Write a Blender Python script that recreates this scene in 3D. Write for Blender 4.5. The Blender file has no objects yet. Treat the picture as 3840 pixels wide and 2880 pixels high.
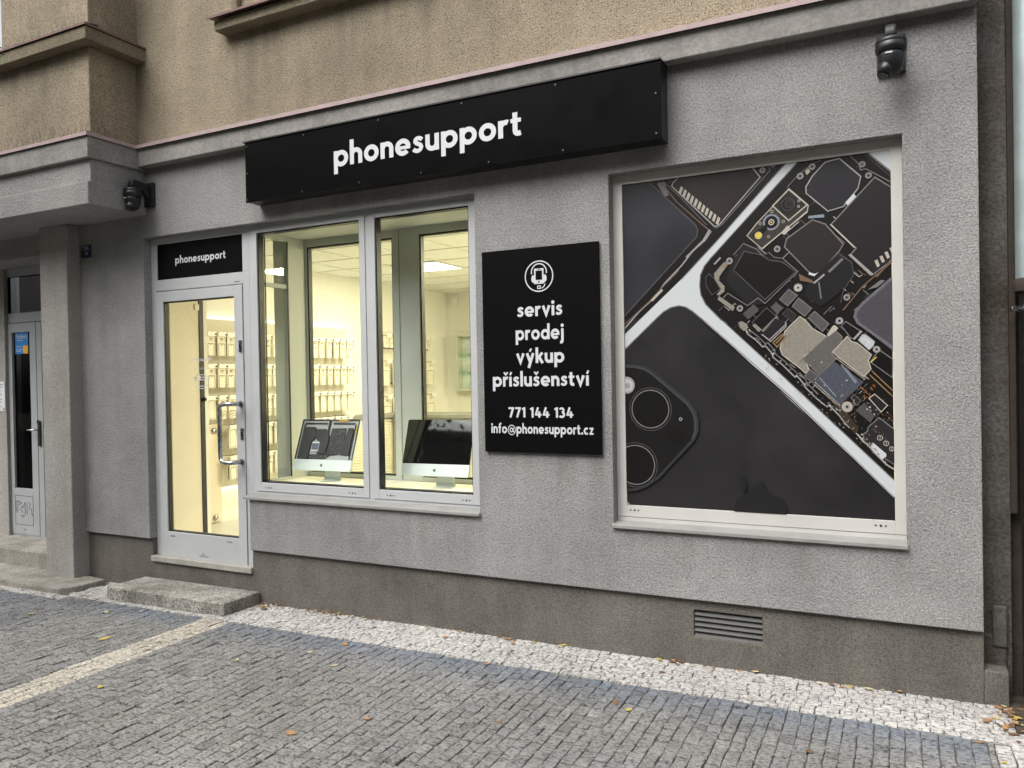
import bpy, bmesh, math, random
from mathutils import Vector, Matrix

random.seed(11)
SC = bpy.context.scene
COL = SC.collection
R = math.radians

# ------------------------------------------------------------------ camera
F_PX, YAW, PITCH, ROLL = 2911.78, 26.4925, -0.5507, -1.0169
cam_d = bpy.data.cameras.new("camera")
cam_d.sensor_width = 36.0
cam_d.lens = F_PX / 3840 * 36.0
cam_d.clip_start = 0.05
cam_d.clip_end = 500
cam = bpy.data.objects.new("camera", cam_d)
COL.objects.link(cam)
ya, pi_, ro = R(YAW), R(PITCH), R(ROLL)
fw = Vector((-math.sin(ya) * math.cos(pi_), math.cos(ya) * math.cos(pi_), math.sin(pi_)))
rt = Vector((math.cos(ya), math.sin(ya), 0))
up = rt.cross(fw)
rt, up = rt * math.cos(ro) + up * math.sin(ro), -rt * math.sin(ro) + up * math.cos(ro)
cam.matrix_world = Matrix(((rt.x, up.x, -fw.x, 0), (rt.y, up.y, -fw.y, -4.25), (rt.z, up.z, -fw.z, 1.64665), (0, 0, 0, 1)))
SC.camera = cam

# ------------------------------------------------------------------ sky, sun, exposure
SUN_EL, SUN_AZ = R(52), R(205)          # bright overcast, the brighter part of the sky in front and to the left
world = bpy.data.worlds.new("World")
SC.world = world
world.use_nodes = True
wn = world.node_tree.nodes
wl = world.node_tree.links
bg = wn["Background"]
sky = wn.new("ShaderNodeTexSky")
sky.sky_type = 'NISHITA'
sky.sun_disc = False
sky.sun_elevation = SUN_EL
sky.sun_rotation = SUN_AZ
sky.air_density = 1.0
sky.dust_density = 6.0
sky.ozone_density = 0.6
hs = wn.new("ShaderNodeHueSaturation")
hs.inputs['Saturation'].default_value = 0.22
wl.new(sky.outputs[0], hs.inputs['Color'])
wl.new(hs.outputs[0], bg.inputs['Color'])
bg.inputs['Strength'].default_value = 0.15
sun_d = bpy.data.lights.new("sun", 'SUN')
sun_d.energy = 0.8
sun_d.angle = R(45)
sun_d.color = (1.0, 0.95, 0.88)
sun = bpy.data.objects.new("sun", sun_d)
COL.objects.link(sun)
sv = Vector((math.sin(SUN_AZ) * math.cos(SUN_EL), math.cos(SUN_AZ) * math.cos(SUN_EL), math.sin(SUN_EL)))
sun.rotation_euler = (-sv).to_track_quat('-Z', 'Y').to_euler()
SC.view_settings.view_transform = 'Standard'
SC.view_settings.look = 'None'
SC.view_settings.exposure = 0.88
SC.view_settings.gamma = 1.0
SC.cycles.use_denoising = True
SC.cycles.max_bounces = 8
SC.cycles.transparent_max_bounces = 24
SC.cycles.sample_clamp_indirect = 6.0
INT_COL = (1.0, 0.89, 0.60)             # warm lamps inside the shop
INT_W = 66.0

# ------------------------------------------------------------------ helpers
def gz(x):                              # the pavement falls gently to the left
    return 0.044 + 0.0092 * x


class MB:
    """collects faces of one mesh, with material slots"""
    def __init__(self):
        self.v, self.f, self.m, self.s = [], [], [], []

    def face(self, pts, m=0, smooth=False):
        i = len(self.v)
        self.v += [tuple(p) for p in pts]
        self.f.append(tuple(range(i, i + len(pts))))
        self.m.append(m)
        self.s.append(smooth)

    def add(self, vs, fs, m=0, smooth=False):
        i = len(self.v)
        self.v += [tuple(p) for p in vs]
        for f in fs:
            self.f.append(tuple(k + i for k in f))
            self.m.append(m)
            self.s.append(smooth)
        return self

    def box(self, x0, x1, y0, y1, z0, z1, m=0):
        vs = [(x, y, z) for z in (z0, z1) for y in (y0, y1) for x in (x0, x1)]
        return self.add(vs, [(0, 2, 3, 1), (4, 5, 7, 6), (0, 1, 5, 4), (2, 6, 7, 3), (0, 4, 6, 2), (1, 3, 7, 5)], m)

    def prism(self, pts, y0, y1, m=0):   # polygon in (x, z) pushed from y0 to y1 (y0 nearer the street)
        n = len(pts)
        vs = [(x, y0, z) for x, z in pts] + [(x, y1, z) for x, z in pts]
        fs = [tuple(range(n)), tuple(range(2 * n - 1, n - 1, -1))] + [(i, i + n, (i + 1) % n + n, (i + 1) % n) for i in range(n)]
        return self.add(vs, fs, m)

    def slab(self, pts, z0, z1, m=0):    # polygon in (x, y) pushed from z0 to z1
        n = len(pts)
        vs = [(x, y, z0) for x, y in pts] + [(x, y, z1) for x, y in pts]
        fs = [tuple(range(n - 1, -1, -1)), tuple(range(n, 2 * n))] + [(i, (i + 1) % n, (i + 1) % n + n, i + n) for i in range(n)]
        return self.add(vs, fs, m)

    def tube(self, path, r, n=8, m=0, cap=True):
        path = [Vector(p) for p in path]
        rs = r if isinstance(r, (list, tuple)) else [r] * len(path)
        vs, k = [], len(path)
        ref = None
        for i, p in enumerate(path):
            t = (path[min(i + 1, k - 1)] - path[max(i - 1, 0)]).normalized()
            if ref is None:
                ref = Vector((0, 0, 1)) if abs(t.z) < .9 else Vector((1, 0, 0))
            a = ref - t * ref.dot(t)
            if a.length < 1e-4:
                a = t.orthogonal()
            a.normalize()
            ref = a
            b = t.cross(a)
            vs += [p + (a * math.cos(2 * math.pi * j / n) + b * math.sin(2 * math.pi * j / n)) * rs[i] for j in range(n)]
        fs = [(i * n + j, i * n + (j + 1) % n, (i + 1) * n + (j + 1) % n, (i + 1) * n + j) for i in range(k - 1) for j in range(n)]
        self.add(vs, fs, m, True)
        if cap:
            b = len(self.v) - len(vs)
            self.f += [tuple(b + j for j in range(n - 1, -1, -1)), tuple(b + (k - 1) * n + j for j in range(n))]
            self.m += [m, m]
            self.s += [False, False]
        return self

    def lathe(self, prof, c=(0, 0, 0), n=28, m=0):   # prof = [(r, z)], round the vertical through c
        vs = []
        for r, z in prof:
            vs += [(c[0] + r * math.cos(2 * math.pi * j / n), c[1] + r * math.sin(2 * math.pi * j / n), c[2] + z) for j in range(n)]
        k = len(prof)
        fs = [(i * n + j, i * n + (j + 1) % n, (i + 1) * n + (j + 1) % n, (i + 1) * n + j) for i in range(k - 1) for j in range(n)]
        return self.add(vs, fs, m, True)

    def disc(self, x, z, r, y, m=0, n=10, th=.003):
        return self.prism([(x + r * math.cos(2 * math.pi * j / n), z + r * math.sin(2 * math.pi * j / n)) for j in range(n)], y - th, y, m)

    def frame(self, x0, x1, z0, z1, w, y0, y1, m=0, wb=None, wt=None, wr=None):
        wb = w if wb is None else wb
        wt = w if wt is None else wt
        wr = w if wr is None else wr
        self.box(x0, x0 + w, y0, y1, z0, z1, m)
        self.box(x1 - wr, x1, y0, y1, z0, z1, m)
        self.box(x0 + w, x1 - wr, y0, y1, z0, z0 + wb, m)
        self.box(x0 + w, x1 - wr, y0, y1, z1 - wt, z1, m)
        return self

    def build(self, name, mats, parent=None, bevel=0, local=False, auto=True):
        me = bpy.data.meshes.new(name)
        vs = self.v
        if parent is not None and not local:
            o0 = root_of(parent).location
            vs = [(x - o0.x, y - o0.y, z - o0.z) for x, y, z in vs]
        me.from_pydata(vs, [], self.f)
        mats = mats if isinstance(mats, (list, tuple)) else [mats]
        for m in mats:
            me.materials.append(m)
        me.polygons.foreach_set('material_index', self.m)
        me.polygons.foreach_set('use_smooth', self.s)
        bm = bmesh.new()
        bm.from_mesh(me)
        bmesh.ops.recalc_face_normals(bm, faces=bm.faces)
        bm.to_mesh(me)
        bm.free()
        me.update()
        o = bpy.data.objects.new(name, me)
        COL.objects.link(o)
        if parent is not None:
            o.parent = parent
        if bevel:
            b = o.modifiers.new('edge', 'BEVEL')
            b.width = bevel
            b.segments = 2
            b.limit_method = 'ANGLE'
            b.angle_limit = R(40)
        return o


def root_of(o):
    while o.parent:
        o = o.parent
    return o


def tag(o, label, cat, group=None):
    o['label'] = label
    o['category'] = cat
    if group:
        o['group'] = group
    return o


def thing(name, loc, label, cat, group=None, rz=0):
    o = bpy.data.objects.new(name, None)
    COL.objects.link(o)
    o.location = loc
    o.rotation_euler = (0, 0, rz)
    o.empty_display_size = .1
    return tag(o, label, cat, group)


def setting(o, kind='structure'):
    o['kind'] = kind
    return o


def copy_tree(src, parent=None):
    c = src.copy()
    COL.objects.link(c)
    if parent:
        c.parent = parent
    for ch in list(src.children):
        copy_tree(ch, c)
    return c


def lettering(mb, body, y, x0=None, x1=None, z=0, xc=None, size=None, bold=.018, m=0, space=1.06, zs=1.0, th=.0012, dbl=True):
    """flat letters standing on the plane y, baseline z, fitted between x0 and x1 (or of a size, centred on xc)"""
    c = bpy.data.curves.new('letters', 'FONT')
    c.body = body
    c.offset = bold
    c.space_character = space
    c.resolution_u = 4
    o = bpy.data.objects.new('letters', c)
    COL.objects.link(o)
    dg = bpy.context.evaluated_depsgraph_get()
    dg.update()
    me = bpy.data.meshes.new_from_object(o.evaluated_get(dg))
    bpy.data.objects.remove(o)
    xs = [v.co.x for v in me.vertices]
    lo, hi = min(xs), max(xs)
    if size is None:
        k = (x1 - x0) / (hi - lo)
        ox = x0 - lo * k
    else:
        k = size
        ox = (xc - (lo + hi) / 2 * k) if xc is not None else x0 - lo * k
    for d, yy in (((0, y - th), (.015, y - th * .55), (-.015, y - th * .75)) if dbl else ((0, y - th),)):
        vs = [(ox + (v.co.x + d) * k, yy, z + v.co.y * k * zs) for v in me.vertices]
        mb.add(vs, [tuple(p.vertices) for p in me.polygons], m)
    bpy.data.meshes.remove(me)
    return mb


# ------------------------------------------------------------------ a bold round sign alphabet drawn with broad strokes
T_ = .290
_h = T_ / 2
AS = 1.56


def _arc(cx, cy, r, a0, a1, n=18, ry=None):
    ry = r if ry is None else ry
    return [(cx + r * math.cos(R(a0 + (a1 - a0) * i / n)), cy + ry * math.sin(R(a0 + (a1 - a0) * i / n))) for i in range(n + 1)]


def _glyphs():
    ro = .5 - _h + .02
    ring = lambda cx: (_arc(cx, .5, ro, 0, 360, 36), T_)
    st = lambda x, a, b: ([(x, a), (x, b)], T_)
    arch = lambda x, s=.30: (_arc(x + s, .575, s, 180, 0), T_)
    dot = lambda x, y, r=.175: ([(x, y - r)] and _arc(x, y, r / 2, 0, 360, 20), r)
    acute = lambda x: ([(x - .05, 1.16), (x + .14, 1.46)], .2)
    caron = lambda x: ([(x - .22, 1.45), (x, 1.20), (x + .22, 1.45)], .17)
    S = ([(.65, .76), (.56, .84), (.44, .885), (.31, .87), (.21, .79), (.20, .68), (.28, .59), (.42, .525), (.55, .45), (.60, .34), (.55, .21), (.43, .135), (.29, .12), (.17, .165), (.07, .25)], .245)
    g = {
        'o': (1.04, [ring(.52)]), 'p': (1.06, [st(_h, -.46, 1), ring(.54)]), 'd': (1.06, [st(1.06 - _h, 0, AS), ring(.52)]),
        'h': (.6 + T_, [st(_h, 0, AS), arch(_h), st(_h + .6, 0, .58)]), 'n': (.6 + T_, [st(_h, 0, 1), arch(_h), st(_h + .6, 0, .58)]),
        'u': (.6 + T_, [st(_h, .42, 1), (_arc(_h + .3, .425, .3, 180, 360), T_), st(_h + .6, 0, 1)]),
        'e': (1.03, [(_arc(.52, .5, ro, 4, 318, 32), T_), ([(.2, .47), (1.02, .47)], .20)]),
        'c': (.90, [(_arc(.52, .5, ro, 52, 308, 28), T_)]),
        's': (.74, [S]), 'r': (.60, [st(_h, 0, 1), (_arc(_h + .31, .56, .31, 180, 66), T_)]),
        't': (.66, [([(.27, 1.34), (.27, .34), (.295, .22), (.37, .15), (.47, .135), (.60, .165)], T_), ([(0, .885), (.62, .885)], .23)]),
        'v': (.94, [([(.13, 1.0), (.47, .10), (.81, 1.0)], T_)]), 'k': (.86, [st(_h, 0, AS), ([(.74, 1.02), (.24, .46)], .27), ([(.36, .60), (.76, -.02)], T_)]),
        'i': (T_, [st(_h, 0, 1), dot(_h, 1.30)]), 'l': (T_, [st(_h, 0, AS)]),
        'j': (.36, [([(.36 - _h, 1), (.36 - _h, -.18), (.17, -.30), (.04, -.335), (-.06, -.33)], T_), dot(.36 - _h, 1.30)]),
        'f': (.62, [([(.27, 0), (.27, 1.16), (.30, 1.30), (.38, 1.38), (.50, 1.405), (.62, 1.38)], T_), ([(0, .885), (.58, .885)], .23)]),
        'z': (.80, [([(.04, .87), (.76, .87)], .25), ([(.62, .86), (.18, .14)], .26), ([(.04, .13), (.77, .13)], .25)]),
        '.': (.32, [dot(.16, .16)]), '@': (1.62, [(_arc(.80, .50, .72, -55, 300, 40, .70), .15), (_arc(.74, .50, .27, 0, 360, 26), .18), ([(1.10, .82), (1.08, .40), (1.16, .24), (1.32, .22)], .17)]),
        '7': (.84, [([(.02, 1.28), (.82, 1.28)], .26), ([(.66, 1.26), (.27, 0)], T_)]), '1': (.50, [st(.50 - _h, 0, 1.41), ([(.36, 1.27), (.02, 1.12)], .25)]),
        '4': (.98, [([(.50, 1.40), (.17, .40)], .27), ([(.06, .40), (.98, .40)], .25), st(.66, 0, .86)]),
        '3': (.84, [(_arc(.38, 1.02, .26, 160, -85, 20), .26), (_arc(.38, .43, .315, 88, -150, 22), T_)]),
        ' ': (.42, []),
    }
    g['\u0159'] = (g['r'][0], g['r'][1] + [caron(.34)])
    g['\u0161'] = (g['s'][0], g['s'][1] + [caron(.37)])
    g['\u00ed'] = (T_, [st(_h, 0, 1), acute(_h)])
    g['y'] = (.94, [([(.13, 1.0), (.47, .12)], T_), ([(.81, 1.0), (.30, -.47)], T_)])
    g['\u00fd'] = (.94, g['y'][1] + [acute(.47)])
    return g


GLYPH = _glyphs()


def geo_lettering(mb, body, y, x0, x1, z, xh, gap=.125, th=.0012):
    adv = sum(GLYPH[c][0] for c in body) + gap * (len(body) - 1)
    kx = (x1 - x0) / adv
    pen, lay = 0.0, 0
    for c in body:
        w_, strokes = GLYPH[c]
        for pts, wd in strokes:
            lay += 1
            yy = y - th + (lay % 7) * .00004
            n = len(pts)
            closed = abs(pts[0][0] - pts[-1][0]) < 1e-6 and abs(pts[0][1] - pts[-1][1]) < 1e-6
            L, Rr = [], []
            for i in range(n):
                if closed:
                    a, b = pts[(i - 1) % (n - 1)], pts[(i + 1) % (n - 1)]
                    d1 = d2 = (b[0] - a[0], b[1] - a[1])
                else:
                    d1 = (pts[i][0] - pts[i - 1][0], pts[i][1] - pts[i - 1][1]) if i else (pts[1][0] - pts[0][0], pts[1][1] - pts[0][1])
                    d2 = (pts[i + 1][0] - pts[i][0], pts[i + 1][1] - pts[i][1]) if i < n - 1 else d1
                l1, l2 = math.hypot(*d1), math.hypot(*d2)
                n1, n2 = (-d1[1] / l1, d1[0] / l1), (-d2[1] / l2, d2[0] / l2)
                mx, mz = n1[0] + n2[0], n1[1] + n2[1]
                ml = math.hypot(mx, mz) or 1
                mx, mz = mx / ml, mz / ml
                k = (wd / 2) / max(.45, mx * n1[0] + mz * n1[1])
                L.append((pts[i][0] + mx * k, pts[i][1] + mz * k))
                Rr.append((pts[i][0] - mx * k, pts[i][1] - mz * k))
            vs = [(x0 + (pen + px) * kx, yy, z + pz * xh) for px, pz in L + Rr]
            mb.add(vs, [(i, i + 1, n + i + 1, n + i) for i in range(n - 1)])
        pen += w_ + gap
    return mb


# ------------------------------------------------------------------ materials
def new_mat(name):
    m = bpy.data.materials.new(name)
    m.use_nodes = True
    return m, m.node_tree.nodes, m.node_tree.links, m.node_tree.nodes['Principled BSDF']


def plain(name, col, rough=.5, metal=0.0, spec=.5, var=0.0, scale=6.0, bump=0.0, bscale=90.0, coat=0.0):
    m, n, l, p = new_mat(name)
    p.inputs['Base Color'].default_value = (*col, 1)
    p.inputs['Roughness'].default_value = rough
    p.inputs['Metallic'].default_value = metal
    p.inputs['Specular IOR Level'].default_value = spec
    p.inputs['Coat Weight'].default_value = coat
    tc = n.new('ShaderNodeTexCoord')
    if var:
        nz = n.new('ShaderNodeTexNoise')
        nz.inputs['Scale'].default_value = scale
        nz.inputs['Detail'].default_value = 6
        nz.inputs['Roughness'].default_value = .62
        l.new(tc.outputs['Object'], nz.inputs['Vector'])
        mx = n.new('ShaderNodeMix')
        mx.data_type = 'RGBA'
        mx.inputs['A'].default_value = (*[c * (1 - var) for c in col], 1)
        mx.inputs['B'].default_value = (*[min(1, c * (1 + var)) for c in col], 1)
        rp = n.new('ShaderNodeMapRange')
        rp.inputs['From Min'].default_value = .3
        rp.inputs['From Max'].default_value = .7
        l.new(nz.outputs['Fac'], rp.inputs['Value'])
        l.new(rp.outputs[0], mx.inputs['Factor'])
        l.new(mx.outputs['Result'], p.inputs['Base Color'])
        r2 = n.new('ShaderNodeMapRange')
        r2.inputs['To Min'].default_value = max(0, rough - .08)
        r2.inputs['To Max'].default_value = min(1, rough + .12)
        l.new(nz.outputs['Fac'], r2.inputs['Value'])
        l.new(r2.outputs[0], p.inputs['Roughness'])
    if bump:
        nb = n.new('ShaderNodeTexNoise')
        nb.inputs['Scale'].default_value = bscale
        nb.inputs['Detail'].default_value = 4
        l.new(tc.outputs['Object'], nb.inputs['Vector'])
        b = n.new('ShaderNodeBump')
        b.inputs['Strength'].default_value = 1
        b.inputs['Distance'].default_value = bump
        l.new(nb.outputs['Fac'], b.inputs['Height'])
        l.new(b.outputs[0], p.inputs['Normal'])
    return m


def stucco(name, col, grain=75., dist=.005, fine=.22, stain=.16, stain_col=None, pits=0.0, blotch=1.3, speck=0.0, run_w=.45, pit_gate=.5, pit_scale=55., pit_size=.16):
    """rough-cast render: grainy relief, darker in the hollows, big soft blotches and vertical runs"""
    m, n, l, p = new_mat(name)
    p.inputs['Roughness'].default_value = .93
    p.inputs['Specular IOR Level'].default_value = .25
    tc = n.new('ShaderNodeTexCoord')
    g = n.new('ShaderNodeTexNoise')
    g.inputs['Scale'].default_value = grain
    g.inputs['Detail'].default_value = 3.5
    g.inputs['Roughness'].default_value = .55
    g.inputs['Distortion'].default_value = .6
    l.new(tc.outputs['Object'], g.inputs['Vector'])
    g2 = n.new('ShaderNodeTexNoise')
    g2.inputs['Scale'].default_value = 7
    g2.inputs['Detail'].default_value = 3
    l.new(tc.outputs['Object'], g2.inputs['Vector'])
    hsum = n.new('ShaderNodeMath')
    hsum.operation = 'MULTIPLY_ADD'
    hsum.inputs[1].default_value = .9
    l.new(g2.outputs['Fac'], hsum.inputs[0])
    l.new(g.outputs['Fac'], hsum.inputs[2])
    b = n.new('ShaderNodeBump')
    b.inputs['Strength'].default_value = 1
    b.inputs['Distance'].default_value = dist
    l.new(hsum.outputs[0], b.inputs['Height'])
    l.new(b.outputs[0], p.inputs['Normal'])
    big = n.new('ShaderNodeTexNoise')
    big.inputs['Scale'].default_value = blotch
    big.inputs['Detail'].default_value = 7
    big.inputs['Roughness'].default_value = .6
    l.new(tc.outputs['Object'], big.inputs['Vector'])
    mp = n.new('ShaderNodeMapping')
    mp.inputs['Scale'].default_value = (5, 5, .35)
    l.new(tc.outputs['Object'], mp.inputs['Vector'])
    run = n.new('ShaderNodeTexNoise')
    run.inputs['Scale'].default_value = 1.6
    run.inputs['Detail'].default_value = 5
    l.new(mp.outputs[0], run.inputs['Vector'])
    add = n.new('ShaderNodeMath')
    add.operation = 'MULTIPLY_ADD'
    add.inputs[1].default_value = run_w
    l.new(run.outputs['Fac'], add.inputs[0])
    l.new(big.outputs['Fac'], add.inputs[2])
    r1 = n.new('ShaderNodeMapRange')
    r1.inputs['From Min'].default_value = .32 + run_w * .42
    r1.inputs['From Max'].default_value = .68 + run_w * .58
    l.new(add.outputs[0], r1.inputs['Value'])
    mx = n.new('ShaderNodeMix')
    mx.data_type = 'RGBA'
    sc_ = stain_col or [c * (1 - 2 * stain) for c in col]
    mx.inputs['A'].default_value = (*sc_, 1)
    mx.inputs['B'].default_value = (*[c * (1 + stain * .6) for c in col], 1)
    l.new(r1.outputs[0], mx.inputs['Factor'])
    r2 = n.new('ShaderNodeMapRange')
    r2.inputs['From Min'].default_value = .36
    r2.inputs['From Max'].default_value = .62
    r2.inputs['To Min'].default_value = 1 - fine * 1.6
    r2.inputs['To Max'].default_value = 1 + fine * .6
    l.new(g.outputs['Fac'], r2.inputs['Value'])
    mu = n.new('ShaderNodeMix')
    mu.data_type = 'RGBA'
    mu.blend_type = 'MULTIPLY'
    mu.inputs['Factor'].default_value = 1
    l.new(mx.outputs['Result'], mu.inputs['A'])
    cr = n.new('ShaderNodeCombineColor')
    for i in range(3):
        l.new(r2.outputs[0], cr.inputs[i])
    l.new(cr.outputs[0], mu.inputs['B'])
    last = mu.outputs['Result']
    for amt, sc2, colr, lo in ((pits, pit_scale, (.055, .045, .03), pit_size), (speck, 38., (.5, .5, .47), .05)):
        if not amt:
            continue
        vo = n.new('ShaderNodeTexVoronoi')
        vo.inputs['Scale'].default_value = sc2
        l.new(tc.outputs['Object'], vo.inputs['Vector'])
        rr = n.new('ShaderNodeMapRange')
        rr.inputs['From Min'].default_value = lo * 1.6
        rr.inputs['From Max'].default_value = lo
        rr.inputs['To Max'].default_value = amt
        l.new(vo.outputs['Distance'], rr.inputs['Value'])
        gate = n.new('ShaderNodeMath')
        gate.operation = 'GREATER_THAN'
        gate.inputs[1].default_value = pit_gate if sc2 == pit_scale else .93
        sep = n.new('ShaderNodeSeparateColor')
        l.new(vo.outputs['Color'], sep.inputs[0])
        l.new(sep.outputs[0], gate.inputs[0])
        mm = n.new('ShaderNodeMath')
        mm.operation = 'MULTIPLY'
        l.new(rr.outputs[0], mm.inputs[0])
        l.new(gate.outputs[0], mm.inputs[1])
        m2 = n.new('ShaderNodeMix')
        m2.data_type = 'RGBA'
        l.new(mm.outputs[0], m2.inputs['Factor'])
        l.new(last, m2.inputs['A'])
        m2.inputs['B'].default_value = (*colr, 1)
        last = m2.outputs['Result']
    l.new(last, p.inputs['Base Color'])
    return m


def glass(name, tint=(1, 1, 1), refl=.9, rough=.0):
    m, n, l, p = new_mat(name)
    n.remove(p)
    t = n.new('ShaderNodeBsdfTransparent')
    t.inputs['Color'].default_value = (*tint, 1)
    g = n.new('ShaderNodeBsdfGlossy')
    g.inputs['Roughness'].default_value = rough
    lw = n.new('ShaderNodeLayerWeight')
    lw.inputs['Blend'].default_value = .5
    pw = n.new('ShaderNodeMath')
    pw.operation = 'POWER'
    pw.inputs[1].default_value = 4.5
    l.new(lw.outputs['Facing'], pw.inputs[0])
    fr = n.new('ShaderNodeMath')
    fr.operation = 'MULTIPLY_ADD'
    fr.inputs[1].default_value = refl
    fr.inputs[2].default_value = .03 * refl
    l.new(pw.outputs[0], fr.inputs[0])
    mx = n.new('ShaderNodeMixShader')
    l.new(fr.outputs[0], mx.inputs[0])
    l.new(t.outputs[0], mx.inputs[1])
    l.new(g.outputs[0], mx.inputs[2])
    l.new(mx.outputs[0], n['Material Output'].inputs['Surface'])
    return m


def emit(name, col, s):
    m, n, l, p = new_mat(name)
    p.inputs['Base Color'].default_value = (*col, 1)
    p.inputs['Emission Color'].default_value = (*col, 1)
    p.inputs['Emission Strength'].default_value = s
    return m


def setts(name):
    """stone setts: each carries its own colour, with mineral streaks and a hewn relief"""
    m, n, l, p = new_mat(name)
    p.inputs['Roughness'].default_value = .8
    p.inputs['Specular IOR Level'].default_value = .35
    tc = n.new('ShaderNodeTexCoord')
    at = n.new('ShaderNodeAttribute')
    at.attribute_name = 'stone'
    mp = n.new('ShaderNodeMapping')
    mp.inputs['Scale'].default_value = (1, 1.9, 1)
    l.new(tc.outputs['Object'], mp.inputs['Vector'])
    a = n.new('ShaderNodeTexNoise')
    a.inputs['Scale'].default_value = 52
    a.inputs['Detail'].default_value = 4
    a.inputs['Roughness'].default_value = .65
    l.new(mp.outputs[0], a.inputs['Vector'])
    r = n.new('ShaderNodeMapRange')
    r.inputs['From Min'].default_value = .36
    r.inputs['From Max'].default_value = .54
    r.inputs['To Min'].default_value = .30
    r.inputs['To Max'].default_value = 1.14
    l.new(a.outputs['Fac'], r.inputs['Value'])
    big = n.new('ShaderNodeTexNoise')
    big.inputs['Scale'].default_value = .9
    big.inputs['Detail'].default_value = 5
    l.new(tc.outputs['Object'], big.inputs['Vector'])
    rb = n.new('ShaderNodeMapRange')
    rb.inputs['From Min'].default_value = .3
    rb.inputs['From Max'].default_value = .7
    rb.inputs['To Min'].default_value = .82
    rb.inputs['To Max'].default_value = 1.12
    l.new(big.outputs['Fac'], rb.inputs['Value'])
    mm = n.new('ShaderNodeMath')
    mm.operation = 'MULTIPLY'
    l.new(r.outputs[0], mm.inputs[0])
    l.new(rb.outputs[0], mm.inputs[1])
    mu = n.new('ShaderNodeVectorMath')
    mu.operation = 'SCALE'
    l.new(at.outputs['Color'], mu.inputs[0])
    l.new(mm.outputs[0], mu.inputs['Scale'])
    l.new(mu.outputs[0], p.inputs['Base Color'])
    b = n.new('ShaderNodeBump')
    b.inputs['Distance'].default_value = .004
    b.inputs['Strength'].default_value = .9
    l.new(a.outputs['Fac'], b.inputs['Height'])
    l.new(b.outputs[0], p.inputs['Normal'])
    return m


def sill_grime_shade(m, spans):  # dirt streaks plus painted shade below the sills, mixed into the base colour
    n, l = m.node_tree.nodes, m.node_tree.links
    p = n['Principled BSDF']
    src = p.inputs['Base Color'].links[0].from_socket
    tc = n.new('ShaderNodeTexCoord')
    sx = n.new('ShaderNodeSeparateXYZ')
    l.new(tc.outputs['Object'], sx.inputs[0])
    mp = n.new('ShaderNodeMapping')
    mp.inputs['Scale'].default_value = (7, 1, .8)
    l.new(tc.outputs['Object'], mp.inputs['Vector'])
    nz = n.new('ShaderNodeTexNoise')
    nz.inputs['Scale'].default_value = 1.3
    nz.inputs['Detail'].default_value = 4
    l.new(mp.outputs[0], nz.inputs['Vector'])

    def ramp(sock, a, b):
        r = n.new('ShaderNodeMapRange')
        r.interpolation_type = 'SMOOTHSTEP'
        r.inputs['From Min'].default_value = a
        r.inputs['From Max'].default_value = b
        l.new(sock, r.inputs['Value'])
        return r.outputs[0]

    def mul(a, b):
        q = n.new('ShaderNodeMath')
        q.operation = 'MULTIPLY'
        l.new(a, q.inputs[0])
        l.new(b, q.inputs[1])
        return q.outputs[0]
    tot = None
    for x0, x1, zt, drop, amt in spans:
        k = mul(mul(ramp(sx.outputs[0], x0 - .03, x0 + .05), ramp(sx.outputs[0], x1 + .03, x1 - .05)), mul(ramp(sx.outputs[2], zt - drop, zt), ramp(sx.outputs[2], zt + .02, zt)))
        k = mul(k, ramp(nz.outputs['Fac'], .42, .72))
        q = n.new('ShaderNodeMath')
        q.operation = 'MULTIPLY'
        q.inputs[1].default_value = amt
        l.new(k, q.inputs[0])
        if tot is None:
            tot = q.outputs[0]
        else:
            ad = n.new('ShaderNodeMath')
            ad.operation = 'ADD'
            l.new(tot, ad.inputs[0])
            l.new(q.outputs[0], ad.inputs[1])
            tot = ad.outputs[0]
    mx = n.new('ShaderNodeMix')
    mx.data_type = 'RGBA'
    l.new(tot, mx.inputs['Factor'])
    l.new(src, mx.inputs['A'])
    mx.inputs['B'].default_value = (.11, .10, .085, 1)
    l.new(mx.outputs['Result'], p.inputs['Base Color'])


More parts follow.
